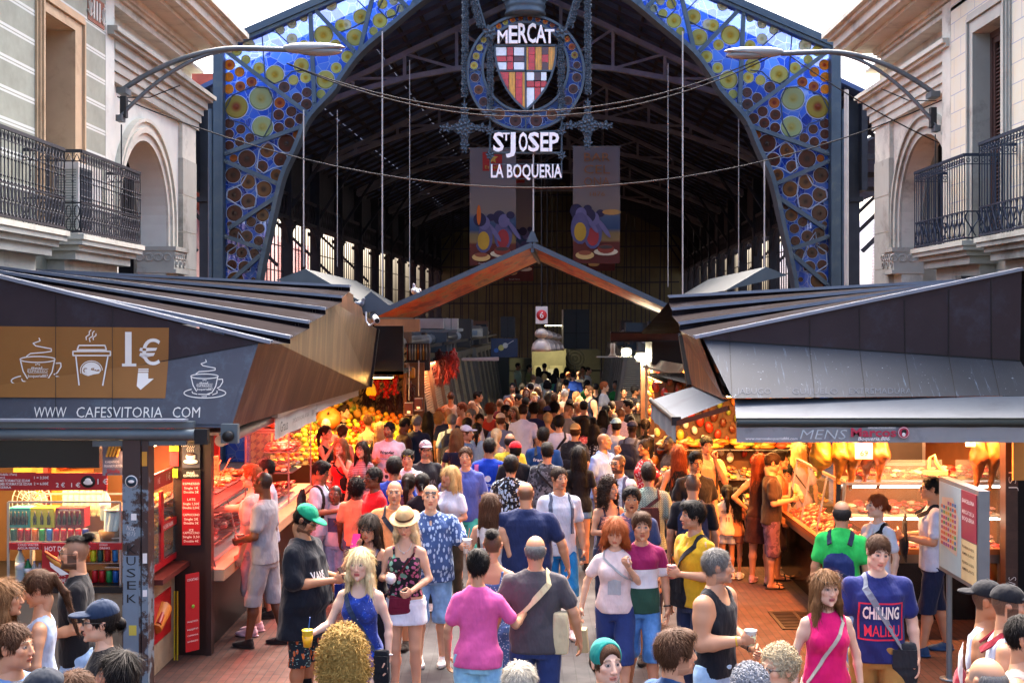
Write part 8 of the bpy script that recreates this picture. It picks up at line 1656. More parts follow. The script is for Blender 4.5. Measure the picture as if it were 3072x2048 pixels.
def cctv():
 c=W(1126,958,18.6);r=thing('security_camera','white security camera under the end of the copper canopy','camera',c);w2=mat('cam_white','#c8ccd0',.4);MB().m(w2).tube([(-.02,.12,.03),(.04,-.12,-.02)],.045,12).build('housing',r);MB().m(blk).tube([(.04,-.12,-.02),(.045,-.135,-.023)],.036,12).build('lens',r);MB().m(w2).tube([(0,.05,-.03),(-.1,.1,-.1),(-.16,.15,-.02),(-.16,.15,.12)],.014,8).build('bracket',r)
cctv()
# ================================================================ STALL LAMPS (the photograph's lit lamps)
def area(name,label,loc,sx,sy,col,e,rot=(0,0,0)):
 r=thing(name,label,'lamp',loc,0);l=bpy.data.lights.new(name,'AREA');l.shape='RECTANGLE';l.size=sx;l.size_y=sy;l.energy=e;l.color=col;o=bpy.data.objects.new('lamp_light',l);COL.objects.link(o);o.parent=r;o.location=(0,0,-.03);o.rotation_euler=rot
 MB().m(emis('tube'+str(col),'#%02x%02x%02x'%tuple(int(255*min(1,c**.45))for c in col),6)).box(-sx/2,-sy/2,-.02,sx/2,sy/2,0).build('tube',r);MB().m(blk).box(-sx/2-.02,-sy/2-.02,0,sx/2+.02,sy/2+.02,.03).build('housing',r)
area('strip_lamp','yellow strip lamp inside the snack bar',(-4.7,12.1,2.3),2.4,.12,(1,.6,.25),34)
area('strip_lamp','strip lamp behind the side pastry window',(-3.75,12.3,2.2),.12,1.0,(1,.5,.25),5.0)
area('strip_lamp','first red strip lamp over the meat counter',(-3.45,14.2,2.28),.15,2.4,(1,.1,.07),58.9,(0,R(18),0));area('strip_lamp','second pink red strip lamp over the meat counter',(-3.35,17.6,2.28),.15,3.,(1,.1,.06),43.4,(0,R(18),0))
area('strip_lamp','warm strip lamp over the fruit heap',(-3.3,21.9,2.44),2.,.3,(1,.5,.12),62.0,(R(-15),0,0))
area('strip_lamp','orange strip lamp over the aisle side of the ham counter',(3.3,14.7,2.42),.2,2.2,(1,.3,.06),68.2,(0,R(12),0));area('strip_lamp','orange strip lamp over the front of the ham counter',(4.3,13.35,2.3),1.9,.15,(1,.42,.15),26.0,(R(8),0,0));area('strip_lamp','warm strip lamp over the nut display',(3.0,17.2,2.4),2.,.2,(1,.5,.14),37.2)
area('strip_lamp','warm strip lamp over the vendors counter',(2.4,20.8,2.45),.3,2.6,(1,.4,.12),43.4,(0,R(-14),0));area('strip_lamp','warm strip lamp in the juice and olive stall',(3.2,26.3,2.45),1.,.2,(1,.6,.25),37.2);area('strip_lamp','warm strip lamp at the first shuttered stall',(-2.0,27,2.55),.2,2.,(1,.3,.12),18.6,(0,R(20),0));area('strip_lamp','pale strip lamp in front of the cream booth',(1.4,54.2,3.2),.8,.15,(1,.88,.55),22)
# ================================================================ THE CROWD
CR=dict(A=(860,1050,3.136),B=(1400,1050,2.851),C=(768,1250,1.965),D=(1400,1250,1.964),E=(2048,1348,2.24),F=(0,1348,2.24),Z=(1600,900,4.127),Y=(1080,900,4.127))
def Q(pos,h,face,who,hair,top,bottom,label,**o):
 c,x,y=pos.split(',');X0,Y0,k=CR[c];tp=lambda s_:tuple(v for v in s_.split(':'))
 hs,hc=hair.split(':')[:2]
 if 'arms' in o:o['arms']=tuple(o['arms'].split())
 return person(X0+float(x)/k,Y0+float(y)/k,h,face,who[0],who[1],(hs,hc),tp(top),tp(bottom),label,**o)
BP=lambda col,lab,**k:(lambda P:backpack(P,col,lab,**k))
def carry(P,*fs):
 for f in fs:f(P)
J='#6f8fb4'
# ---- nearest rows
P=Q('E,1310,585',1.80,-4,'mp','short:n','tee:#232c68','bermuda:#9a7840','man in navy CHILLING MALIBU t-shirt and khaki shorts with grey strap bag',w=1.12,arms='down down',tilt=6,yaw=8,pitch=12,legs='walk',buzz=0)
k=P['k'];decal(P,'CHILLING',1.215,.13,'#e8e4e0',x=.0,width=.27,bold=.03);decal(P,'MALIBU',1.085,.12,'#d83850',x=.005,width=.26,bold=.008)
for(x_,z_,w_,h_)in((0,1.285,.33,.012),(0,1.02,.33,.012),(-.16,1.152,.012,.275),(.16,1.152,.012,.275)):decal(P,(w_,h_),z_,1,'#c83048',x=x_,kind='grid',name='print_frame')
crossbag(P,'#262a30','black and brown shoulder bag on the grey strap of the man in the CHILLING shirt',-1,'#7c8490',(.2,.07,.15),.05,hip=.17,zb=.84)
P=Q('E,965,820',1.66,2,'fp','long:l','slvless:#d81868','short:#b8b0a4','woman in bright pink sleeveless top with long straight hair and sunglasses on her head',arms='down down',shades='#5a3c34',legs='walk',yaw=8,lips=(.35,.06,.08));crossbag(P,'#c8c2b8','cream handbag of the woman in the bright pink top',1,'#b8b0a4',(.24,.06,.12),.025,hip=.02,zb=.84)
P=Q('D,1470,785',1.78,55,'mb','short:g','tank:#14161e','pants:#86a4c4:denim','muscular man in black tank top and pale ripped jeans holding a cup',mus=1.35,w=1.08,arms='low hold',yaw=30,beard=.6,legs='step');cup(P,'R','#d8dcd8','clear plastic cup of fruit held by the man in the black tank top','#d8d8a0',None,.1,.045);bracelet(P,'R','#c8a030');bracelet(P,'L','#15151a')
P=Q('D,1030,570',1.7,0,'mb','fade:n',('tee:#8a1c50'),'bermuda:#3c6ca0:denim','boy in magenta, white and green striped t-shirt and blue denim shorts',arms='down down',legs='walk',w=.93)
for o_ in P['root'].children:
 if o_.name.startswith('tshirt'):o_.data.materials[0]=cloth('#8a1c50',('bands',1.255*P['k'],1.08*P['k']),'#d8d8dc','#284a3c')
bracelet(P,'L','#101418')
P=Q('D,875,600',1.66,-8,'fa','bob:o','vee:#e0ccc8','bermuda:#28386c','woman with ginger bob, pale pink top and navy knee shorts',arms='strap away',pitch=18,legs='walk');crossbag(P,'#a8aaac','small grey backpack-purse across the pale pink top of the ginger woman',-1,'#9a9c9e',(.13,.05,.15),.02,hip=.0,zb=1.08);necklace(P,1.3);paperbag(P,'R','#a89c74','olive paper bag low in the hand of the ginger woman',.12,.2)
P=Q('D,1340,505',1.8,-60,'mb','thick:k','polo:#c89c20','pants:#28304c','man in mustard yellow polo shirt looking left with black sling bag',arms='hold down',yaw=-15,beard=.35,w=1.03);crossbag(P,'#16161c','large black sling bag on the man in the yellow polo',1,'#1c1c22',(.27,.1,.17),.045,hip=.1,zb=1.0);cup(P,'L','#d89890','pink drink cup with dark straw held by the man in the yellow polo','#c85848','#1a1a1a')
P=Q('D,405,700',1.74,178,'mb','ring:g','tee:#4a464a','bermuda:#2c3c6c','bald man from behind in dark grey t-shirt and navy blue shorts',w=1.15,belly=.05,ring=1,buzz=.8,arms='away away');crossbag(P,'#c8b890','cream canvas bag slung on the bald man in the grey t-shirt',-1,'#c8b890',(.12,.08,.16),.05,hip=-.2,zb=1.0,front=False)
P=Q('C,1310,790',1.68,172,'fb','bun:k','tee:#d85a98','short:#7fb0d4:denim','woman from behind in pink t-shirt and light denim shorts with yellow sunglasses',arms='down out',shades='#d8d820',w=1.05,bz=.66);snack(P,'R','banana','half peeled banana held by the woman in the pink t-shirt')
P=Q('C,1395,675',1.68,172,'fb','topknot:k','strap:#4a6494:dots:#c8d0e0','skirt:#4a6494:dots:#c8d0e0','woman from behind in blue patterned strap dress with curly dark bun',arms='down down',buzz=1,w=1.04,bz=.6)
P=Q('C,615,780',1.66,-8,'fp','longwave:w','wtank:#1c3078:galaxy:#2850c0','mini:#1c2c60:galaxy:#2850c0','blonde woman in shiny blue tank dress holding a yellow drink',arms='down side',lips=(.5,.08,.08),legs='walk',hem=.75,bz=.68);cup(P,'R','#e8c830','cup of yellow juice with blue straw held by the blonde woman in blue','#e8a818','#3a6ab8',.12,.043);necklace(P,1.27,'#d8b870');bracelet(P,'L','#c8c8cc');crossbag(P,'#14161c','black shoulder strap bag of the blonde woman in the blue dress',-1,'#2a3850',(.12,.05,.14),.04,hip=.2,zb=.8)
P=Q('C,880,552',1.72,-5,'fa','long:w','strap:#1c1c20:floral:#a85878:#6aa08c','mini:#d4dae6','blonde woman in straw hat, dark floral top and white shorts',hat=('straw','#c0a070'),arms='low hold',pitch=22,bz=.72,hem=.97);snack(P,'R','ball','silver foil ball of food held by the woman in the straw hat');crossbag(P,'#6c1c34','burgundy handbag with flap on the blonde woman in the straw hat',1,'#50141e',(.2,.07,.09),.015,hip=.03,zb=.9);necklace(P,1.38)
P=Q('C,670,580',1.66,-14,'fb','longwave:d','strap:#17151c','longskirt:#121218','dark haired woman with glasses in black dress looking at a pink phone',glasses=1,arms='down face',w=1.15,pitch=8);phone(P,'R','#d81870','bright pink phone held up by the woman with glasses');crossbag(P,'#1c2c78','small royal blue bag hanging at the side of the woman with the pink phone',1,'#1a2250',(.14,.07,.1),.02,hip=.24,zb=1.02)
P=Q('C,282,528',1.82,75,'mc','short:k','longtee:#0f141e','bermuda:#1c2830:leaf:#c86838:#8ab0a8','man in green cap and long black t-shirt looking down at his phone',hat=('cap','#159068'),beard=.85,arms='phone phone',pitch=28,w=1.13,belly=.05,glasses=1,shoe=('sneaker','#16161a'),bz=.44);phone(P,'L','#2a1c1c','dark phone held by the man in the green cap');decal(P,'VANS',1.2,.1,'#d8d8d8',x=-.09,width=.16,bold=.02)
for L_ in(1,-1):
 MB().m(cloth('#0c0c10')).tube([(L_*.102*P['k'],.02,.1),(L_*.1*P['k'],.03,.3)],[.052,.064],12).build('sock',P['root'])
P=Q('F,1775,150',1.84,-105,'me','buzz:k','tee:#8d8a90','bermuda:#8c8a90','tall slim man in grey t-shirt and grey shorts at the meat counter',buzz=.95,arms='low low',w=.92,shoe=('sneaker','#1c1214'),legs='step');cup(P,'R','#d8a080','cup of fruit held by the tall man at the meat counter','#c84030')
P=Q('F,1700,112',1.82,-95,'ma','fade:o','tee:#d8a8a0','bermuda:#b8a0a0','red haired man in pale tee reaching over the lit meat counter',arms='down reach',d=13.6,shoe=('sneaker','#d8a8b0'));P=Q('F,1790,70',1.78,-70,'mb','short:k','tee:#a8a4b0','bermuda:#9090a0','dark haired man with shoulder strap behind the red haired man',d=14.4)
P=Q('C,375,268',1.7,78,'md','fade:k','tee:#cfc8d4','bermuda:#a8a0a8','teenager in white t-shirt with black backpack looking at a phone',glasses=1,arms='phone phone',pitch=25,w=.9,legs='step',shoe=('sneaker','#4a3828'));backpack(P,'#1c1c1e','black backpack of the teenager with the phone','#2a2420');phone(P,'L','#1a1a20','phone held by the teenager with the backpack')
P=Q('C,468,403',1.42,-5,'me','buzz:k','tee:#c8bcc8','bermuda:#7c88a4:denim','small boy in white t-shirt with picture print looking ahead',buzz=1,arms='down down',shoe=('sneaker','#1c1a20'));decal(P,(.15,.17),1.17,1,'#4a4868',kind='grid',name='picture_print');decal(P,(.06,.07),1.2,1,'#a86858',kind='grid',x=.03,name='picture_print')
P=Q('C,592,375',1.5,175,'me','afro:k','tee:#e0906c','shorts:#4a5478','boy from behind in peach t-shirt between the small boy and the man in red',hk=.95)
P=Q('A,825,1110',1.72,-55,'me','short:k','tee:#c01420','pants:#202228','man with glasses in plain red t-shirt turned to the left',glasses=1,mouth=1)
P=Q('A,1010,1015',1.78,176,'mc','thick:k','tee:#1c40a8','pants:#22263a','broad man from behind in plain royal blue t-shirt with thick black hair',w=1.12)
P=Q('A,1015,1230',1.76,2,'mb','buzz:l','tee:#e8935c','bermuda:#3a3c50','smiling balding man in orange t-shirt with dark shoulder strap',buzz=.35,ring=1,w=1.15,belly=.04,beard=.25);crossbag(P,'#20242c','dark shoulder bag of the balding man in orange',-1,'#2a2e38',(.18,.08,.12),.05,hip=.2,zb=.95)
P=Q('C,1030,400',1.8,4,'ma','buzz:l','shirt:#3c5484:leaf:#a8bcd8','bermuda:#6c90b8:denim','stern balding man in blue leaf print shirt holding a white cup',buzz=.3,w=1.15,belly=.03,shades='#9aa0a4',arms='out down');cup(P,'L','#e8e6e2','white cup with orange straw held by the man in the leaf print shirt',None,'#c87840',.13,.045)
P=Q('A,1545,1095',1.68,-35,'fb','bob:y','vee:#ccd0dc','pants:#3a3428','blonde woman in white v-neck top with star necklace looking left',arms='low low',yaw=-15);necklace(P,1.27,'#a8a8a8')
P=Q('A,1685,915',1.82,-4,'mb','short:n','polo:#4858a0','shorts:#3aa89c','tall older man in purple blue polo shirt and turquoise shorts',arms='down hip',yaw=0,legs='walk')
P=Q('A,1140,940',1.68,-2,'mb','short:k','polo:#d0d4e0','pants:#2a3050','man in white polo with yellow mirrored sunglasses on his head',shades='#e0d020',arms='strap strap');
P=Q('A,1305,862',1.75,15,'mb','short:k','tee:#26272c','shorts:#3a3a40','bearded man with glasses and patterned cap in black puma t-shirt',hat=('cap','#8a8490'),glasses=1,beard=.7);decal(P,'PUMA',1.2,.09,'#7c7c80',x=.03,width=.2,bold=.03)
P=Q('A,1150,1165',1.6,170,'fc','pony:d','tank:#5a4858','pants:#26242c','short woman with dark sunglasses on her head behind the balding man in orange',shades='#16161a');P=Q('A,1275,1165',1.62,178,'fb','lowbun:k','tee:#181820','pants:#20222a','woman from behind with black low bun between the two balding men')
P=Q('A,515,835',1.66,-25,'fa','long:l','strap:#d01c28','skirt:#1a1a1e','woman with highlighted long hair in red strap top holding a drink',arms='mouth low',lips=(.5,.05,.06));cup(P,'R','#d89890','pink drink cup held by the woman in the red strap top','#d86858');crossbag(P,'#16161a','small black bag across the red strap top',-1,'#1a1a1e',(.12,.05,.1),.03,hip=.1,zb=1.05)
P=Q('A,710,862',1.65,-20,'fa','long:d','tee:#a08c94:stripe:#6c5c68','pants:#202028','young woman in thin striped t-shirt sipping a yellow drink',arms='hold down',lips=(.5,.08,.08));cup(P,'L','#e8d8a0','yellow drink with dark straw held by the woman in the striped t-shirt','#d8c020','#20202a')
P=Q('A,965,682',1.8,-10,'mc','short:k','tee:#d8d8e4','bermuda:#3a3c4c','man in white Wrangler t-shirt with both hands raised in front of his chest',beard=.75,mouth=1,w=1.08,arms='low hold',yaw=-12)
for i_,(z_,c_)in enumerate(((1.3,'#2a2420'),(1.26,'#c83828'),(1.23,'#d87828'),(1.2,'#3a78c8'))):decal(P,'Wrangler',z_,.075 if i_==0 else.035,c_,width=.24,bold=.03 if i_==0 else.01)
P=Q('A,365,712',1.7,65,'fa','pony:d','crop:#14141a','pants:#8c5c4c','young woman in black crop top with ponytail touching her ear',arms='down face');P=Q('A,525,702',1.7,165,'fb','lowbun:n','strap:#c8b0a8:floral:#a85868','skirt:#c8b0a8:floral:#a85868','woman from behind in floral dress with white sunglasses on her brown hair',shades='#d8d8dc')
P=Q('A,765,612',1.72,175,'fb','bun:n','strap:#6a5a60:dots:#c0b0b8','pants:#2a2a34','slim woman from behind with high bun and bare back',w=.92);P=Q('A,885,685',1.64,150,'fa','long:y','tee:#26242c','pants:#202028','blonde woman partly hidden behind the man in the Wrangler t-shirt')
P=Q('A,535,522',1.84,45,'ma','quiff:d','tee:#181a20','pants:#20222a','tall young man in black tee in front of the fruit heap',yaw=20);P=Q('A,370,642',1.68,5,'ma','ring:g','tee:#b84860','pants:#3a3a44','grey balding man in rose shirt half hidden behind the crop top woman',ring=1,buzz=.7)
P=Q('C,240,-95',1.8,178,'mc','short:k','tee:#ccd2e4','bermuda:#14161e','man from behind in white t-shirt with head hidden by the grey valance',arms='away away');P=Q('A,1105,642',1.74,120,'me','short:k','tee:#2c1a14','pants:#1a1a20','man in dark brown shirt bent toward the fruit',pitch=20)
P=Q('A,1225,615',1.78,172,'mb','short:g','polo:#1c2434','pants:#26283a','grey haired man from behind in dark navy polo shirt',arms='hip down');P=Q('A,1330,582',1.7,176,'fb','verylong:k','wtank:#101016','skirt:#16161c','woman from behind with very long black hair and black tank top beside the fruit')
P=Q('A,1555,606',1.76,176,'ma','short:g','shirt:#a8c8d8','pants:#303444','grey haired man in light blue shirt with green tinted glasses on his head',shades='#b8c840');backpack(P,'#2c3240','dark grey hiking backpack of the grey haired man','#3c4450',w_=.17,ht=.26)
P=Q('A,1600,742',1.7,172,'fb','verylong:l','off:#1c2238','pants:#20263a','woman from behind with very long ash blonde hair and navy off shoulder top');P=Q('A,1735,556',1.78,-30,'ma','short:g','shirt:#c4cce0','pants:#3a3c4a','older man with glasses and grey parted hair in white shirt',glasses=1)
P=Q('A,1685,716',1.68,70,'mb','short:n','tee:#5a7ca4','pants:#303444','man in white cap looking right next to the blonde off shoulder woman',hat=('cap','#ccd4e4'));P=Q('A,1790,690',1.66,178,'fb','pony:k','wtank:#88b0d0','pants:#303850','woman from behind in light blue denim tank top beside the white cap',shades='#20242c')
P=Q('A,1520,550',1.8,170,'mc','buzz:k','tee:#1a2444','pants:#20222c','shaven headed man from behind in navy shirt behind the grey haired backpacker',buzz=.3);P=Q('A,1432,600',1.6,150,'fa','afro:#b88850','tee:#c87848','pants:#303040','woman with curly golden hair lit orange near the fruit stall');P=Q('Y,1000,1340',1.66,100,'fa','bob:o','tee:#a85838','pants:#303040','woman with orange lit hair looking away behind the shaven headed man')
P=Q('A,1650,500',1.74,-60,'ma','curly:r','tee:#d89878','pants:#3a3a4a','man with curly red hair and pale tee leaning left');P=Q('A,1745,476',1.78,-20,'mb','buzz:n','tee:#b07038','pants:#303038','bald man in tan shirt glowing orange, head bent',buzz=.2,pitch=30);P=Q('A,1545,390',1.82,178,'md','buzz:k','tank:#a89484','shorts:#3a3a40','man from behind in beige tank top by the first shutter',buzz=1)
P=Q('A,1795,392',1.78,80,'mc','quiff:k','tank:#3a2c28','shorts:#30303a','short haired person in profile before the second shutter',arms='hold hold');P=Q('A,1915,512',1.76,165,'mb','curly:r','tank:#c84030','shorts:#303040','young man with curly auburn hair and red tank top from behind');P=Q('A,1815,603',1.62,10,'fc','short:d','tee:#3a2c30','pants:#26262e','woman with big dark sunglasses on her head, face half hidden',shades='#16141a')
# ---- middle of the crowd
P=Q('B,505,1130',1.8,178,'mb','buzz:k','tee:#1e2a50','bermuda:#20283c','very large man from behind in navy t-shirt with cropped balding head',ring=1,buzz=.85,w=1.42,belly=.1,arms='away away',beard=.8);P=Q('B,200,1232',1.68,160,'fb','verylong:n','wtank:#c8c4c0','short:#3aa890','woman from behind with very long brown hair and pale tank top')
P=Q('D,545,300',1.82,12,'mb','short:d','tee:#c8ccd8','bermuda:#1c78b8','slim man in white t-shirt with backpack straps and bright blue shorts',arms='down down',beard=.35,legs='walk',yaw=12);backpack(P,'#3c4658','grey blue backpack worn by the man in the white t-shirt and blue shorts','#4a566c');phone(P,'L','#15151a','dark phone low in the hand of the man in blue shorts')
P=Q('B,1215,1096',1.68,25,'fb','curlylong:d','strap:#20243c','pants:#26304a','woman with curly dark hair tied back in navy strap top holding a phone',arms='down phone',yaw=25);phone(P,'R','#c0c4cc','pale phone held by the curly haired woman in the navy strap top');paperbag(P,'L','#c8c08c','pale yellow paper bag with script lettering beside the man in blue shorts',.26,.24,.06)
P=Q('B,1410,1176',1.76,-4,'mc','thick:k','tee:#2c3c64','bermuda:#2a3450','young man in blue t-shirt with open mouth behind the striped shirt boy',mouth=1,w=1.12);P=Q('B,1300,890',1.78,-30,'mc','buzz:k','polo:#ccd0e0','pants:#303a54','bearded man with brown glasses and white polo looking left',buzz=1,glasses=1,beard=1,yaw=-15);backpack(P,'#3a4a70','blue backpack of the bearded man in the white polo',None)
P=Q('B,1555,976',1.8,178,'mb','quiff:d','shirt:#a8bca8:geo:#3c4c48','pants:#2a3048','man from behind with undercut hair in pale green maze pattern shirt',buzz=.8);crossbag(P,'#54302c','brown leather backpack on one strap of the man in the maze pattern shirt',-1,'#4a2c2c',(.22,.12,.18),.04,hip=-.02,zb=1.1,bagoff=(0,.2,1.12))
P=Q('B,1935,1060',1.78,172,'mb','buzz:x','tee:#16161c','bermuda:#26283a','cropped haired man from behind in black t-shirt with navy backpack',buzz=.95,shades='#1a1a1a');backpack(P,'#1c2848','navy blue backpack of the cropped haired man in black',None,w_=.18,ht=.27)
P=Q('B,1955,876',1.8,15,'mb','fade:k','tee:#17181e','bermuda:#2a2a34','man with thin glasses and fade haircut in black t-shirt facing the camera',glasses=1,beard=.4,w=1.1,pitch=8,buzz=.9);P=Q('B,2050,740',1.84,5,'mb','short:k','tee:#c8986c','shorts:#3a3830','man in tan t-shirt with backpack strap eating, warmly lit',arms='mouth low',mouth=1,pitch=10);backpack(P,'#3a3020','dark olive backpack on the man eating in the tan t-shirt',None)
P=Q('B,1815,815',1.72,172,'fb','verylong:r','wtank:#120f12','longskirt:#0e0e12','woman from behind with very long straight reddish brown hair in black');P=Q('B,1530,766',1.7,-62,'fd','bun:d','vee:#c01c30:floral:#e8c8c8','pants:#202028','woman in red floral top with hair bun looking left, mouth open',arms='hip hip',mouth=1)
P=Q('B,1170,712',1.78,50,'mc','buzz:k','shirt:#8ca4dc','pants:#8c98c0','bald man in light blue shirt with a hand over his mouth',buzz=.35,arms='mouth down',yaw=20,w=1.1,belly=.04);P=Q('B,960,825',1.7,178,'fb','verylong:k','tee:#101014','hot:#5c88b8:denim','woman from behind with very long wavy black hair and denim shorts',bz=.74)
P=Q('B,685,802',1.74,165,'mb','fade:k','tee:#3a3e44:camo:#6c727a:#22242a','bermuda:#3a3c44','young man from behind in grey camouflage t-shirt',yaw=20);crossbag(P,'#1a1a1e','thin black strap bag on the camouflage t-shirt',1,'#15151a',(.12,.05,.1),.03,zb=1.0)
P=Q('B,655,670',1.8,172,'mc','thick:k',('tee:#16407c'),'bermuda:#1c2c50','man from behind in blue and yellow football shirt',w=1.12)
for o_ in P['root'].children:
 if o_.name.startswith('tshirt'):o_.data.materials[0]=cloth('#16407c',('bands',1.14*P['k'],1.02*P['k']),'#c8a828','#16407c')
decal(P,'francés',1.3,.07,'#d8dce8','b',width=.28,bold=.02);backpack(P,'#2c3038','dark strap bag on the back of the football shirt',None,w_=.05,ht=.12)
P=Q('B,375,912',1.76,165,'mb','thick:k','shirt:#15151c:leaf:#a8bcd4:#c8c0a8','pants:#26283a','man from behind in black shirt with white and blue leaf print',yaw=15);P=Q('B,412,792',1.74,168,'mb','short:k','tee:#14151b','pants:#20222c','man in bright red cap and black t-shirt from behind',hat=('cap','#c81828'),yaw=20)
P=Q('B,370,712',1.74,176,'mb','ring:x','tee:#d8cc40','pants:#30323c','balding man from behind in lemon yellow t-shirt',ring=1,buzz=.9);P=Q('B,195,765',1.76,172,'mc','fade:k','tee:#1440b8','shorts:#1c2c60','man from behind in bright blue TOTAL jersey with pink shoulders',w=1.06,beard=.9,buzz=1);decal(P,'TOTAL',1.13,.05,'#dce4f0','b',width=.1,bold=.02);decal(P,[(math.cos(a),math.sin(a))for a in[i*.4 for i in range(16)]],1.22,.045,'#dce4f0','b',kind='poly',name='emblem')
for x_ in(-.17,.17):decal(P,(.06,.1),1.36,1,'#d878b8','b',x=x_*P['k'],kind='grid',name='shoulder_patch')
P=Q('B,255,675',1.66,176,'fa','longpony:w','wtank:#c8b8b0','short:#8090a8','woman from behind with platinum blonde ponytail');P=Q('B,290,546',1.76,178,'mb','short:n','tee:#6c7890','pants:#2c3040','man from behind in beige cap and grey blue t-shirt',hat=('cap','#b8ac94'))
P=Q('B,483,467',1.88,174,'mb','short:d','polo:#c4ccec','pants:#3c4868','tall man from behind in white polo shirt with striped collar',w=1.06);P=Q('B,575,460',1.82,170,'mc','curly:k','tee:#18204c','pants:#1c2030','man from behind with curly black hair in navy t-shirt');P=Q('B,790,566',1.78,178,'mb','thick:k','tee:#c0c8dc','pants:#2c3044','man from behind with wavy black hair and white t-shirt with diagonal strap',w=1.12,shades='#1a1a1e');crossbag(P,'#1c1c22','black diagonal strap bag on the white t-shirt',-1,'#17171c',(.14,.06,.12),.045,zb=.95)
P=Q('B,695,540',1.7,178,'fb','bun:y','off:#c8b4b0','pants:#3a3c50','woman from behind with strawberry blonde bun and bare shoulders');P=Q('B,690,486',1.74,172,'mb','short:k','tee:#3a3840','pants:#2a2c38','man from behind in purple blue cap',hat=('cap','#3c4068'));P=Q('B,750,450',1.82,172,'mc','curly:k','tee:#30303c','pants:#26262e','man with big curly black hair behind the blonde bun')
P=Q('B,865,460',1.82,120,'mb','mohawk:k','tee:#8c8c90','pants:#30343c','man with dark quiff over shaved sides looking down right',buzz=.7,pitch=20,beard=.4);P=Q('B,1002,440',1.78,178,'mb','short:k','tee:#131318','pants:#1c1c22','man from behind in black cap with small white tick and black t-shirt',hat=('cap','#17181c'),w=1.08);decal(P,(.2,.22),1.2,1,'#2040b0','b',x=-.13,kind='grid',name='blue_scarf')
P=Q('B,925,636',1.76,150,'mb','short:n','tee:#22242c','shorts:#34363e','man with tan cap worn backwards and black backpack',hat=('capback','#a87c44'),yaw=20);backpack(P,'#15171f','black backpack of the man with the tan cap','#1c1f28',w_=.17)
P=Q('B,1008,580',1.7,172,'fb','long:k','vee:#d86068:floral:#f0b0a8','pants:#2c2c38','woman from behind with wavy black hair in coral floral top');P=Q('B,1090,642',1.66,176,'fe','long:k','vee:#1a1a22:floral:#a8b0b8','pants:#20202a','woman from behind with long black braids and dark floral top');P=Q('B,1168,516',1.7,165,'fb','verylong:k','tee:#5c6270','pants:#26283a','woman from behind with long black hair and grey top');P=Q('B,1195,476',1.68,70,'fc','long:k','tee:#343440','pants:#26262e','dark haired woman in profile behind the grey top woman')
P=Q('B,1320,492',1.78,170,'mc','buzz:x','shirt:#a8a4cc:dots:#d8d4e8','pants:#2c2e3c','cropped haired man from behind in lilac dotted shirt',buzz=.9);P=Q('B,1275,590',1.76,168,'mc','short:k','tee:#b8c0c8','pants:#30343f','man in light blue cap and pale grey t-shirt from behind',hat=('cap','#8cc4dc'),yaw=25);P=Q('B,1412,610',1.76,155,'mf','buzz:k','tee:#56647c','pants:#262a38','man in navy cap and grey blue jacket with backpack',hat=('cap','#1c2848'),buzz=1,yaw=30);backpack(P,'#22283a','dark backpack on the grey blue jacket',None,w_=.17)
P=Q('B,1530,590',1.72,176,'fb','longpony:k','tee:#101014','pants:#16161c','stall worker from behind in black t-shirt with ponytail',arms='reach down');P=Q('B,1745,726',1.74,-70,'mf','buzz:k','tee:#2a2430','pants:#202028','man in profile looking left just under the grey side awning',buzz=1)
# ---- under the right hand awning
P=Q('B,1935,630',1.8,174,'ma','short:g','tee:#d8b8c0','pants:#3c3c48','man from behind with short grey hair and pale pink t-shirt',w=1.12);P=Q('B,2025,612',1.66,-60,'fa','pony:l','tee:#1c1a1c','pants:#202024','blonde woman serving in black behind the nut display',pitch=20);P=Q('B,1860,630',1.7,176,'mc','short:k','tee:#c8ccd8','pants:#30303c','man from behind with small red backpack');backpack(P,'#a01828','small red and black backpack','#1c1c20',w_=.12)
P=Q('E,375,-165',1.82,165,'ma','short:n','tee:#c0c8e0','bermuda:#b8c81c','man in white shirt and lime yellow shorts reaching at the nut display',arms='reach reach',bz=.48);P=Q('E,300,242',1.24,172,'fc','pony:k','tee:#e8c8a8','short:#98a0b0:denim','little girl from behind in cream YES t-shirt and denim shorts',shoe=('sneaker','#d8c8c0'),bz=.66);decal(P,'YES YES YES',1.27,.055,'#3a3030','b',width=.17);
for a_ in((-.015,1.13,.0),(.02,1.13,.3)):decal(P,(.012,.06),a_[1],1,'#3a3030','b',x=a_[0],kind='grid',name='print')
P=Q('E,355,262',1.2,150,'fc','long:k','tee:#c87848','short:#8a5a48','smaller girl half hidden beside the YES t-shirt girl');P=Q('E,520,35',1.68,160,'fb','long:r','wtank:#3a1c14','skirt:#3a1a18','woman in short dark dress with hand on hip behind the man in brown',arms='hip down',shoe=('sneaker','#c89090'));P=Q('E,598,30',1.72,85,'mb','short:d','tee:#3c2c24','bermuda:#5c3c50:camo:#7c5468','man in brown t-shirt and purple patterned shorts holding a yellow drink',glasses=1,arms='hold hold',pitch=20,shoe=('sandal','#201a18'));cup(P,'L','#e8a030','yellow drink held by the man in the brown t-shirt','#e88018','#e8c020')
backpack(P,'#2a1c14','brown bag with metal studs held before the man in brown',None,front=True,w_=.11,ht=.14,straps=False,zc=1.2)
P=Q('E,645,12',1.7,80,'mb','fade:k','tank:#a85030','bermuda:#3a2c34','spiky haired youth just behind the man in the brown t-shirt',glasses=1,shoe=('sandal','#201a18'));P=Q('E,700,105',1.43,-15,'mb','short:k','tee:#e0c8b0','bermuda:#8c2018:leaf:#381010','boy in white t-shirt and red patterned shorts leaning on the ham counter',pitch=25,arms='out hold',shoe=('sandal','#2a2420'))
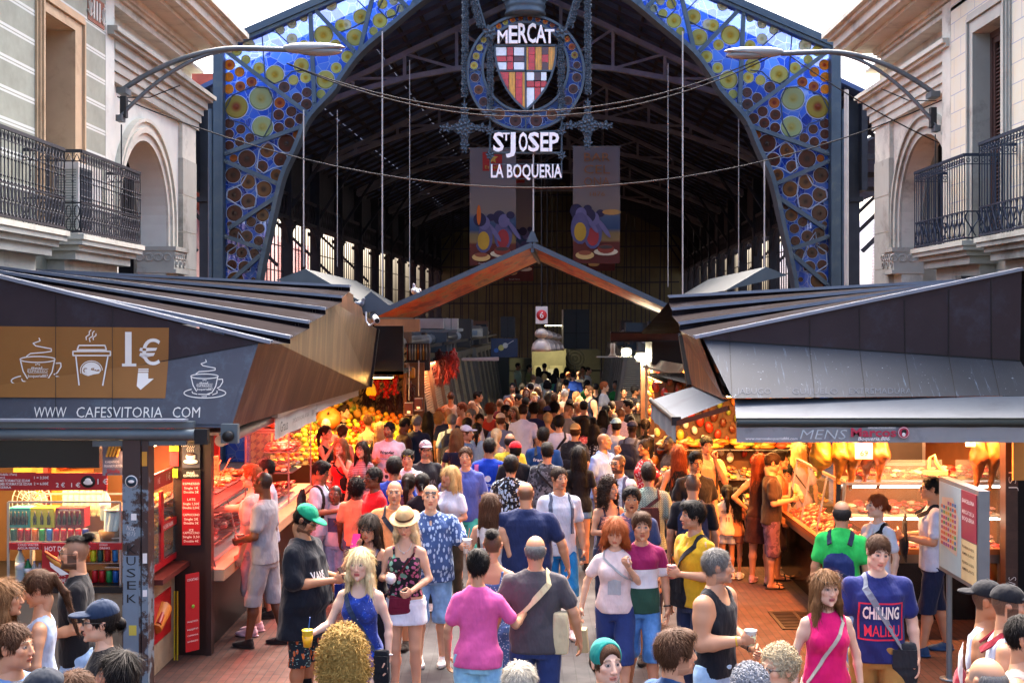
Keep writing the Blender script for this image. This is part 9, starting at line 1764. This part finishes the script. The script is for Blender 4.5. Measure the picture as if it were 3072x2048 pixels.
P=Q('E,780,-40',1.72,175,'fa','long:y','tee:#b8a8c8','pants:#3a3040','woman from behind in pale lilac t-shirt at the far ham counter');crossbag(P,'#3a3040','thin strap bag on the pale lilac t-shirt',1,'#2a2430',(.12,.05,.1),.02)
P=Q('E,1420,-70',1.76,-150,'mc','short:k','tee:#2c1c14','pants:#1c1814','ham seller in dark brown shirt working behind the hanging hams',arms='low low',pitch=25)
P=Q('E,1065,345',1.76,160,'mb','ring:x','polo:#32c85c','pants:#7c94b4:denim','man from behind in bright green polo shirt with navy backpack',ring=1,buzz=.9,yaw=15);backpack(P,'#1c2c5c','navy backpack hanging low on the bright green polo','#16223c',zc=1.12,w_=.16)
P=Q('E,1310,300',1.7,-60,'fp','lowbun:r','vee:#c4ccd8','pants:#2a2e3a','red haired woman in white top looking left with black strap',yaw=-20,arms='down low');crossbag(P,'#1a1a20','black strap bag of the red haired woman',1,'#15151a',(.16,.08,.12),.05,zb=1.0)
P=Q('E,1680,186',1.82,-100,'mb','short:k','tee:#c4cce0','bermuda:#1c2440','man in white t-shirt holding a napkin, big black backpack worn in front',glasses=1,arms='phone phone',shoe=('sneaker','#2a4468'),legs='step',w=1.05);backpack(P,'#15161c','big black backpack worn on the chest by the man with the napkin','#1c1e26',front=True,w_=.17,ht=.26,zc=1.17);snack(P,'R','paper','crumpled white napkin held by the man with the front backpack')
P=Q('E,2045,893',1.74,60,'mc','buzz:k','tank:#ccd4e4','shorts:#2c3040','tattooed man in black cap and white tank top with gold chain',hat=('capback','#16181e'),buzz=.9,arms='down down');necklace(P,1.36,'#c8a030');P=Q('E,2180,922',1.78,70,'mb','buzz:k','tank:#d0d8e8','shorts:#2a2c3a','bearded man in black cap and white tank top with patterned backpack',hat=('cap','#15171d'),buzz=.9,beard=1);backpack(P,'#c8b8b8','red, white and black patterned backpack at the lower right corner','#8c2030',w_=.15)
P=Q('E,2290,1130',1.75,60,'mb','short:k','tank:#c8b0a0','shorts:#30303a','man cut off by the right edge of the photo behind the black caps')
P=Q('E,2050,1400',1.72,-150,'mb','ring:g','tee:#2a2c34','pants:#26262e','balding grey head at the bottom right below the white tank tops',ring=1,buzz=.8)
P=Q('E,655,1330',1.62,-60,'fa','elder:#b8a888','tee:#b8b0b8','pants:#50505a','elderly lady with short curly blonde hair at the bottom edge',glasses=1);P=Q('E,455,1468',1.66,170,'fa','elder:#8a8e96','tee:#808898','pants:#50505a','person with curly silver hair at the bottom edge left of the elderly lady')
P=Q('D,820,1322',1.66,8,'fp','short:n','strap:#30405c','pants:#30303a','smiling woman with teal headband at the bottom edge',hat=('band','#127c74'),yaw=14,mouth=0);P=Q('D,1225,1275',1.72,125,'mb','thick:n','shirt:#2c4c78','pants:#26283a','brown haired man in profile at the bottom edge beside the headband woman',beard=.4,yaw=-20);P=Q('D,310,1460',1.68,178,'ma','short:#a09a8c','tee:#60584c','pants:#30303a','grey blond head from behind at the bottom centre')
P=Q('C,515,1262',1.68,176,'fa','curlylong:#a88848','tee:#3a3c48','pants:#30303a','person with big curly blonde hair at the bottom edge',hk=1.03)
# ---- left foreground
P=Q('F,515,592',1.8,-72,'mb','topknot:k','tee:#131318','pants:#8ca8c8:denim','bearded man with shaved sides, glasses and black t-shirt walking left',glasses=1,beard=1,buzz=.6,arms='low fwd',legs='walk');P=Q('F,270,822',1.7,-75,'fb','longpony:n','wtank:#a4b4cc','pants:#98a8c0','woman with brown ponytail in pale blue tank top looking down',arms='low low',pitch=22,shades='#2a2018');P=Q('F,690,1032',1.7,-65,'fa','lowbun:k','tee:#0f1016','pants:#1c1c24','woman in navy cap and thin glasses with black t-shirt',hat=('cap','#1c2c44'),glasses=1,arms='low low')
P=Q('F,800,1370',1.6,-75,'fb','long:k','tee:#15171e','pants:#20202a','dark haired woman at the bottom in front of the navy cap',yaw=0);P=Q('F,85,1180',1.76,60,'mb','short:n','tee:#6c8cb8','pants:#3a3c50','brown haired man in blue shirt at the lower left corner',yaw=20);P=Q('F,20,885',1.7,100,'fb','long:l','strap:#2c2c50','short:#4c5c80','woman cut by the left edge with light brown hair and strap top')
P=Q('F,300,1500',1.68,-80,'mb','short:k','tee:#20283a','pants:#26283a','black capped head at the bottom left edge',hat=('cap','#1c2430'));P=Q('F,510,1500',1.66,160,'fb','lowbun:n','tee:#3a3438','pants:#26283a','brown haired head from behind at the bottom left edge')
# ---- back of the crowd
def B2(*rows):
 for r_ in rows:Q(*r_[:8],**(r_[8]if len(r_)>8 else{}))
B2(('B,395,281',1.84,-12,'mb','short:k','tee:#8c8488','pants:#2a2a30','bearded man with glasses in grey tee and red straps by the dark shutter',dict(beard=1,glasses=1)),
('B,470,285',1.72,150,'fc','pony:k','tee:#1c1c24','pants:#20202a','dark ponytail woman next to the man with red straps'),('B,510,325',1.68,5,'fb','long:r','vee:#c8a8a0','pants:#303038','woman with wavy auburn hair facing the camera'),
('B,550,285',1.78,170,'mb','short:k','tee:#6c6870','pants:#2a2a34','man in black flat cap and grey tee from behind',dict(hat=('cap','#1a1a20'))),('B,395,376',1.7,10,'mc','ring:k','tee:#3a2c2c','pants:#26262c','man with receding dark hair behind the red haired woman',dict(ring=1,buzz=.9)),
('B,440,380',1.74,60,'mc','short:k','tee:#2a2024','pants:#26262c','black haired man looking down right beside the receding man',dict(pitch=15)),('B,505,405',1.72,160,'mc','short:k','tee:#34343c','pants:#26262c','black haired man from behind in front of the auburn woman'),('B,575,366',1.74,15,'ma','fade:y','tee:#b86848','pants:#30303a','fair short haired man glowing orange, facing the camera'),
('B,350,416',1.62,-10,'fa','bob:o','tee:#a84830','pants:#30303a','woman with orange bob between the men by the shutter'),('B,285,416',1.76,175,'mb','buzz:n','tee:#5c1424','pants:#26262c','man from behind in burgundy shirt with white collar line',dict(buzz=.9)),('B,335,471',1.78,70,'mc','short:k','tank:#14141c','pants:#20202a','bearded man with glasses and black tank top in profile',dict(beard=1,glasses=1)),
('B,405,482',1.68,-20,'fb','long:l','wtank:#3a2a28','pants:#26262c','woman with long light brown hair and serious face'),('B,640,420',1.7,170,'fb','long:n','tee:#5c3428','pants:#26262c','brown haired woman from behind left of the dark haired pair'),('B,700,356',1.74,175,'fb','long:k','tee:#4a3430','pants:#26262c','dark haired woman from behind in the middle of the aisle'),('B,752,372',1.76,165,'mb','short:n','tee:#8c5c40','pants:#30303a','brown haired man from behind next to the dark haired woman'),
('B,840,336',1.84,172,'ma','short:s','tee:#d8c8a8','pants:#3a3c4a','white haired broad man from behind in cream shirt',dict(w=1.2)),('B,940,358',1.7,60,'fb','long:l','tee:#7c4c3c','pants:#30303a','brown haired woman tilting her head beside the white haired man'),('B,965,400',1.66,165,'fa','long:y','tee:#d08070','pants:#30303a','fair woman from behind in front of the navy tank top'),('B,1048,310',1.84,-60,'mb','fade:n','tank:#1c2034','shorts:#26283a','bearded man with glasses in navy tank top seen from behind',dict(beard=1,glasses=1,w=1.1,mus=1.2)),
('B,1105,285',1.76,175,'mc','short:k','tank:#15151a','pants:#20202a','dark haired man in black tank top behind the navy tank top'),('B,1175,276',1.84,70,'ma','curly:o','tee:#a8a4a4','pants:#3a3c48','tall fair boy in pale grey t-shirt looking right'),('B,1275,263',1.72,-30,'fd','pony:k','tee:#1c6c2c','pants:#20242a','woman in green t-shirt standing before the olive shutter',dict(arms='cross cross')),('B,1030,256',1.72,150,'fd','pony:k','tee:#1c6c2c','pants:#20242a','woman in green t-shirt bending in the crowd by the white counter'),
('B,1345,320',1.82,0,'mc','short:k','polo:#2c1414','pants:#1c1818','vendor in dark maroon polo facing the camera',dict(arms='reach low')),('B,1440,306',1.84,80,'md','curly:k','tee:#241818','pants:#1c1818','vendor with curly hair in profile looking right'),('B,1545,336',1.84,75,'mb','short:k','polo:#1c1614','pants:#1c1818','vendor with glasses and black polo in profile at the right'),('B,1385,430',1.76,-80,'mb','thick:k','tee:#241c16','pants:#1c1818','vendor in dark brown tee looking left across the counter'),('B,1470,430',1.68,-15,'fb','pony:k','polo:#241c14','pants:#1c1818','smiling vendor woman with glasses in dark brown polo',dict(glasses=1)),
('B,800,272',1.74,80,'fb','long:k','wtank:#5c3c34','pants:#26262c','dark haired woman holding a phone to her ear',dict(arms='face down')),('B,910,185',1.86,178,'mb','short:k','tee:#1c3c90','pants:#26283a','broad man from behind in royal blue t-shirt far down the aisle',dict(w=1.15)),('B,850,250',1.78,175,'mb','short:k','tee:#1c2c54','pants:#26283a','man from behind in navy t-shirt next to the royal blue one'),('B,818,197',1.78,178,'mc','short:k','tee:#28304c','pants:#26283a','dark haired man far back in slate t-shirt'),('B,870,190',1.72,170,'ma','short:o','tee:#5c8c6c','pants:#26283a','ginger head far back in sage top'),
('B,745,205',1.72,175,'fb','long:k','tee:#3c7c60','pants:#26283a','woman far back in sea green top'),('B,690,250',1.72,178,'fb','bob:k','wtank:#b8b0a4','pants:#26283a','woman from behind in white sleeveless top far back'),('B,665,205',1.7,175,'fa','bun:y','tee:#a8b4a8','pants:#26283a','blonde woman with hair up far back'),('B,570,206',1.78,175,'mb','buzz:x','tee:#6c6878','pants:#26283a','cropped man far back in mauve grey t-shirt',dict(buzz=.9)),('B,615,146',1.76,178,'fb','verylong:k','tee:#8c8478','pants:#26283a','farthest woman with very long black hair'),
('B,665,115',1.84,-165,'mb','short:k','tee:#14161c','pants:#20222a','far man in black t-shirt before the cream doors'),('B,535,125',1.82,80,'mb','short:k','tee:#8c8a50','pants:#26283a','far man in yellow olive shirt in profile'),('B,437,110',1.82,70,'md','short:k','tee:#9cae8c','pants:#26283a','far man in pale green shirt by the wall'),('B,765,155',1.74,178,'fb','long:k','tee:#a8a090','pants:#26283a','far woman with long dark hair in cream top'),('B,855,146',1.72,178,'fb','long:k','tee:#4c4c48','pants:#26283a','far dark haired woman in grey beside the booth post'),
('B,960,180',1.74,150,'mc','buzz:x','tee:#2c2c30','pants:#26283a','far cropped man next to the man in white',dict(buzz=.8)),('B,1037,146',1.82,75,'mb','short:k','tee:#d8d4c8','pants:#d0ccc0','far man in bright white shirt in profile'),('B,995,140',1.84,-20,'md','short:k','tee:#a8a498','pants:#26283a','far man with hand at his chin',dict(arms='face down')),('B,880,420',1.72,172,'mb','short:d','tee:#5a3c34','pants:#26262c','man with dark hair between the white haired man and the quiff'),('B,945,440',1.72,80,'mc','buzz:k','tee:#6c3428','pants:#26262c','shaven man in profile left of the black cap',dict(buzz=.4)),
('B,605,320',1.66,172,'fb','longwave:n','tee:#6c5c58','pants:#26262c','woman with wavy brown hair under the white sleeveless top'),('A,1700,640',1.72,172,'mb','short:k','tee:#3a2c30','pants:#26262c','dark head just behind the older man with glasses'),('B,1240,440',1.7,165,'mb','short:d','tee:#3a3034','pants:#26262c','brown haired man from behind by the vendors trays'))
print('PEOPLE',len(PEOPLE));HH=sorted((round(p['h'],2),p['root']['label'][:30])for p in PEOPLE)
print('SCRIPT END')
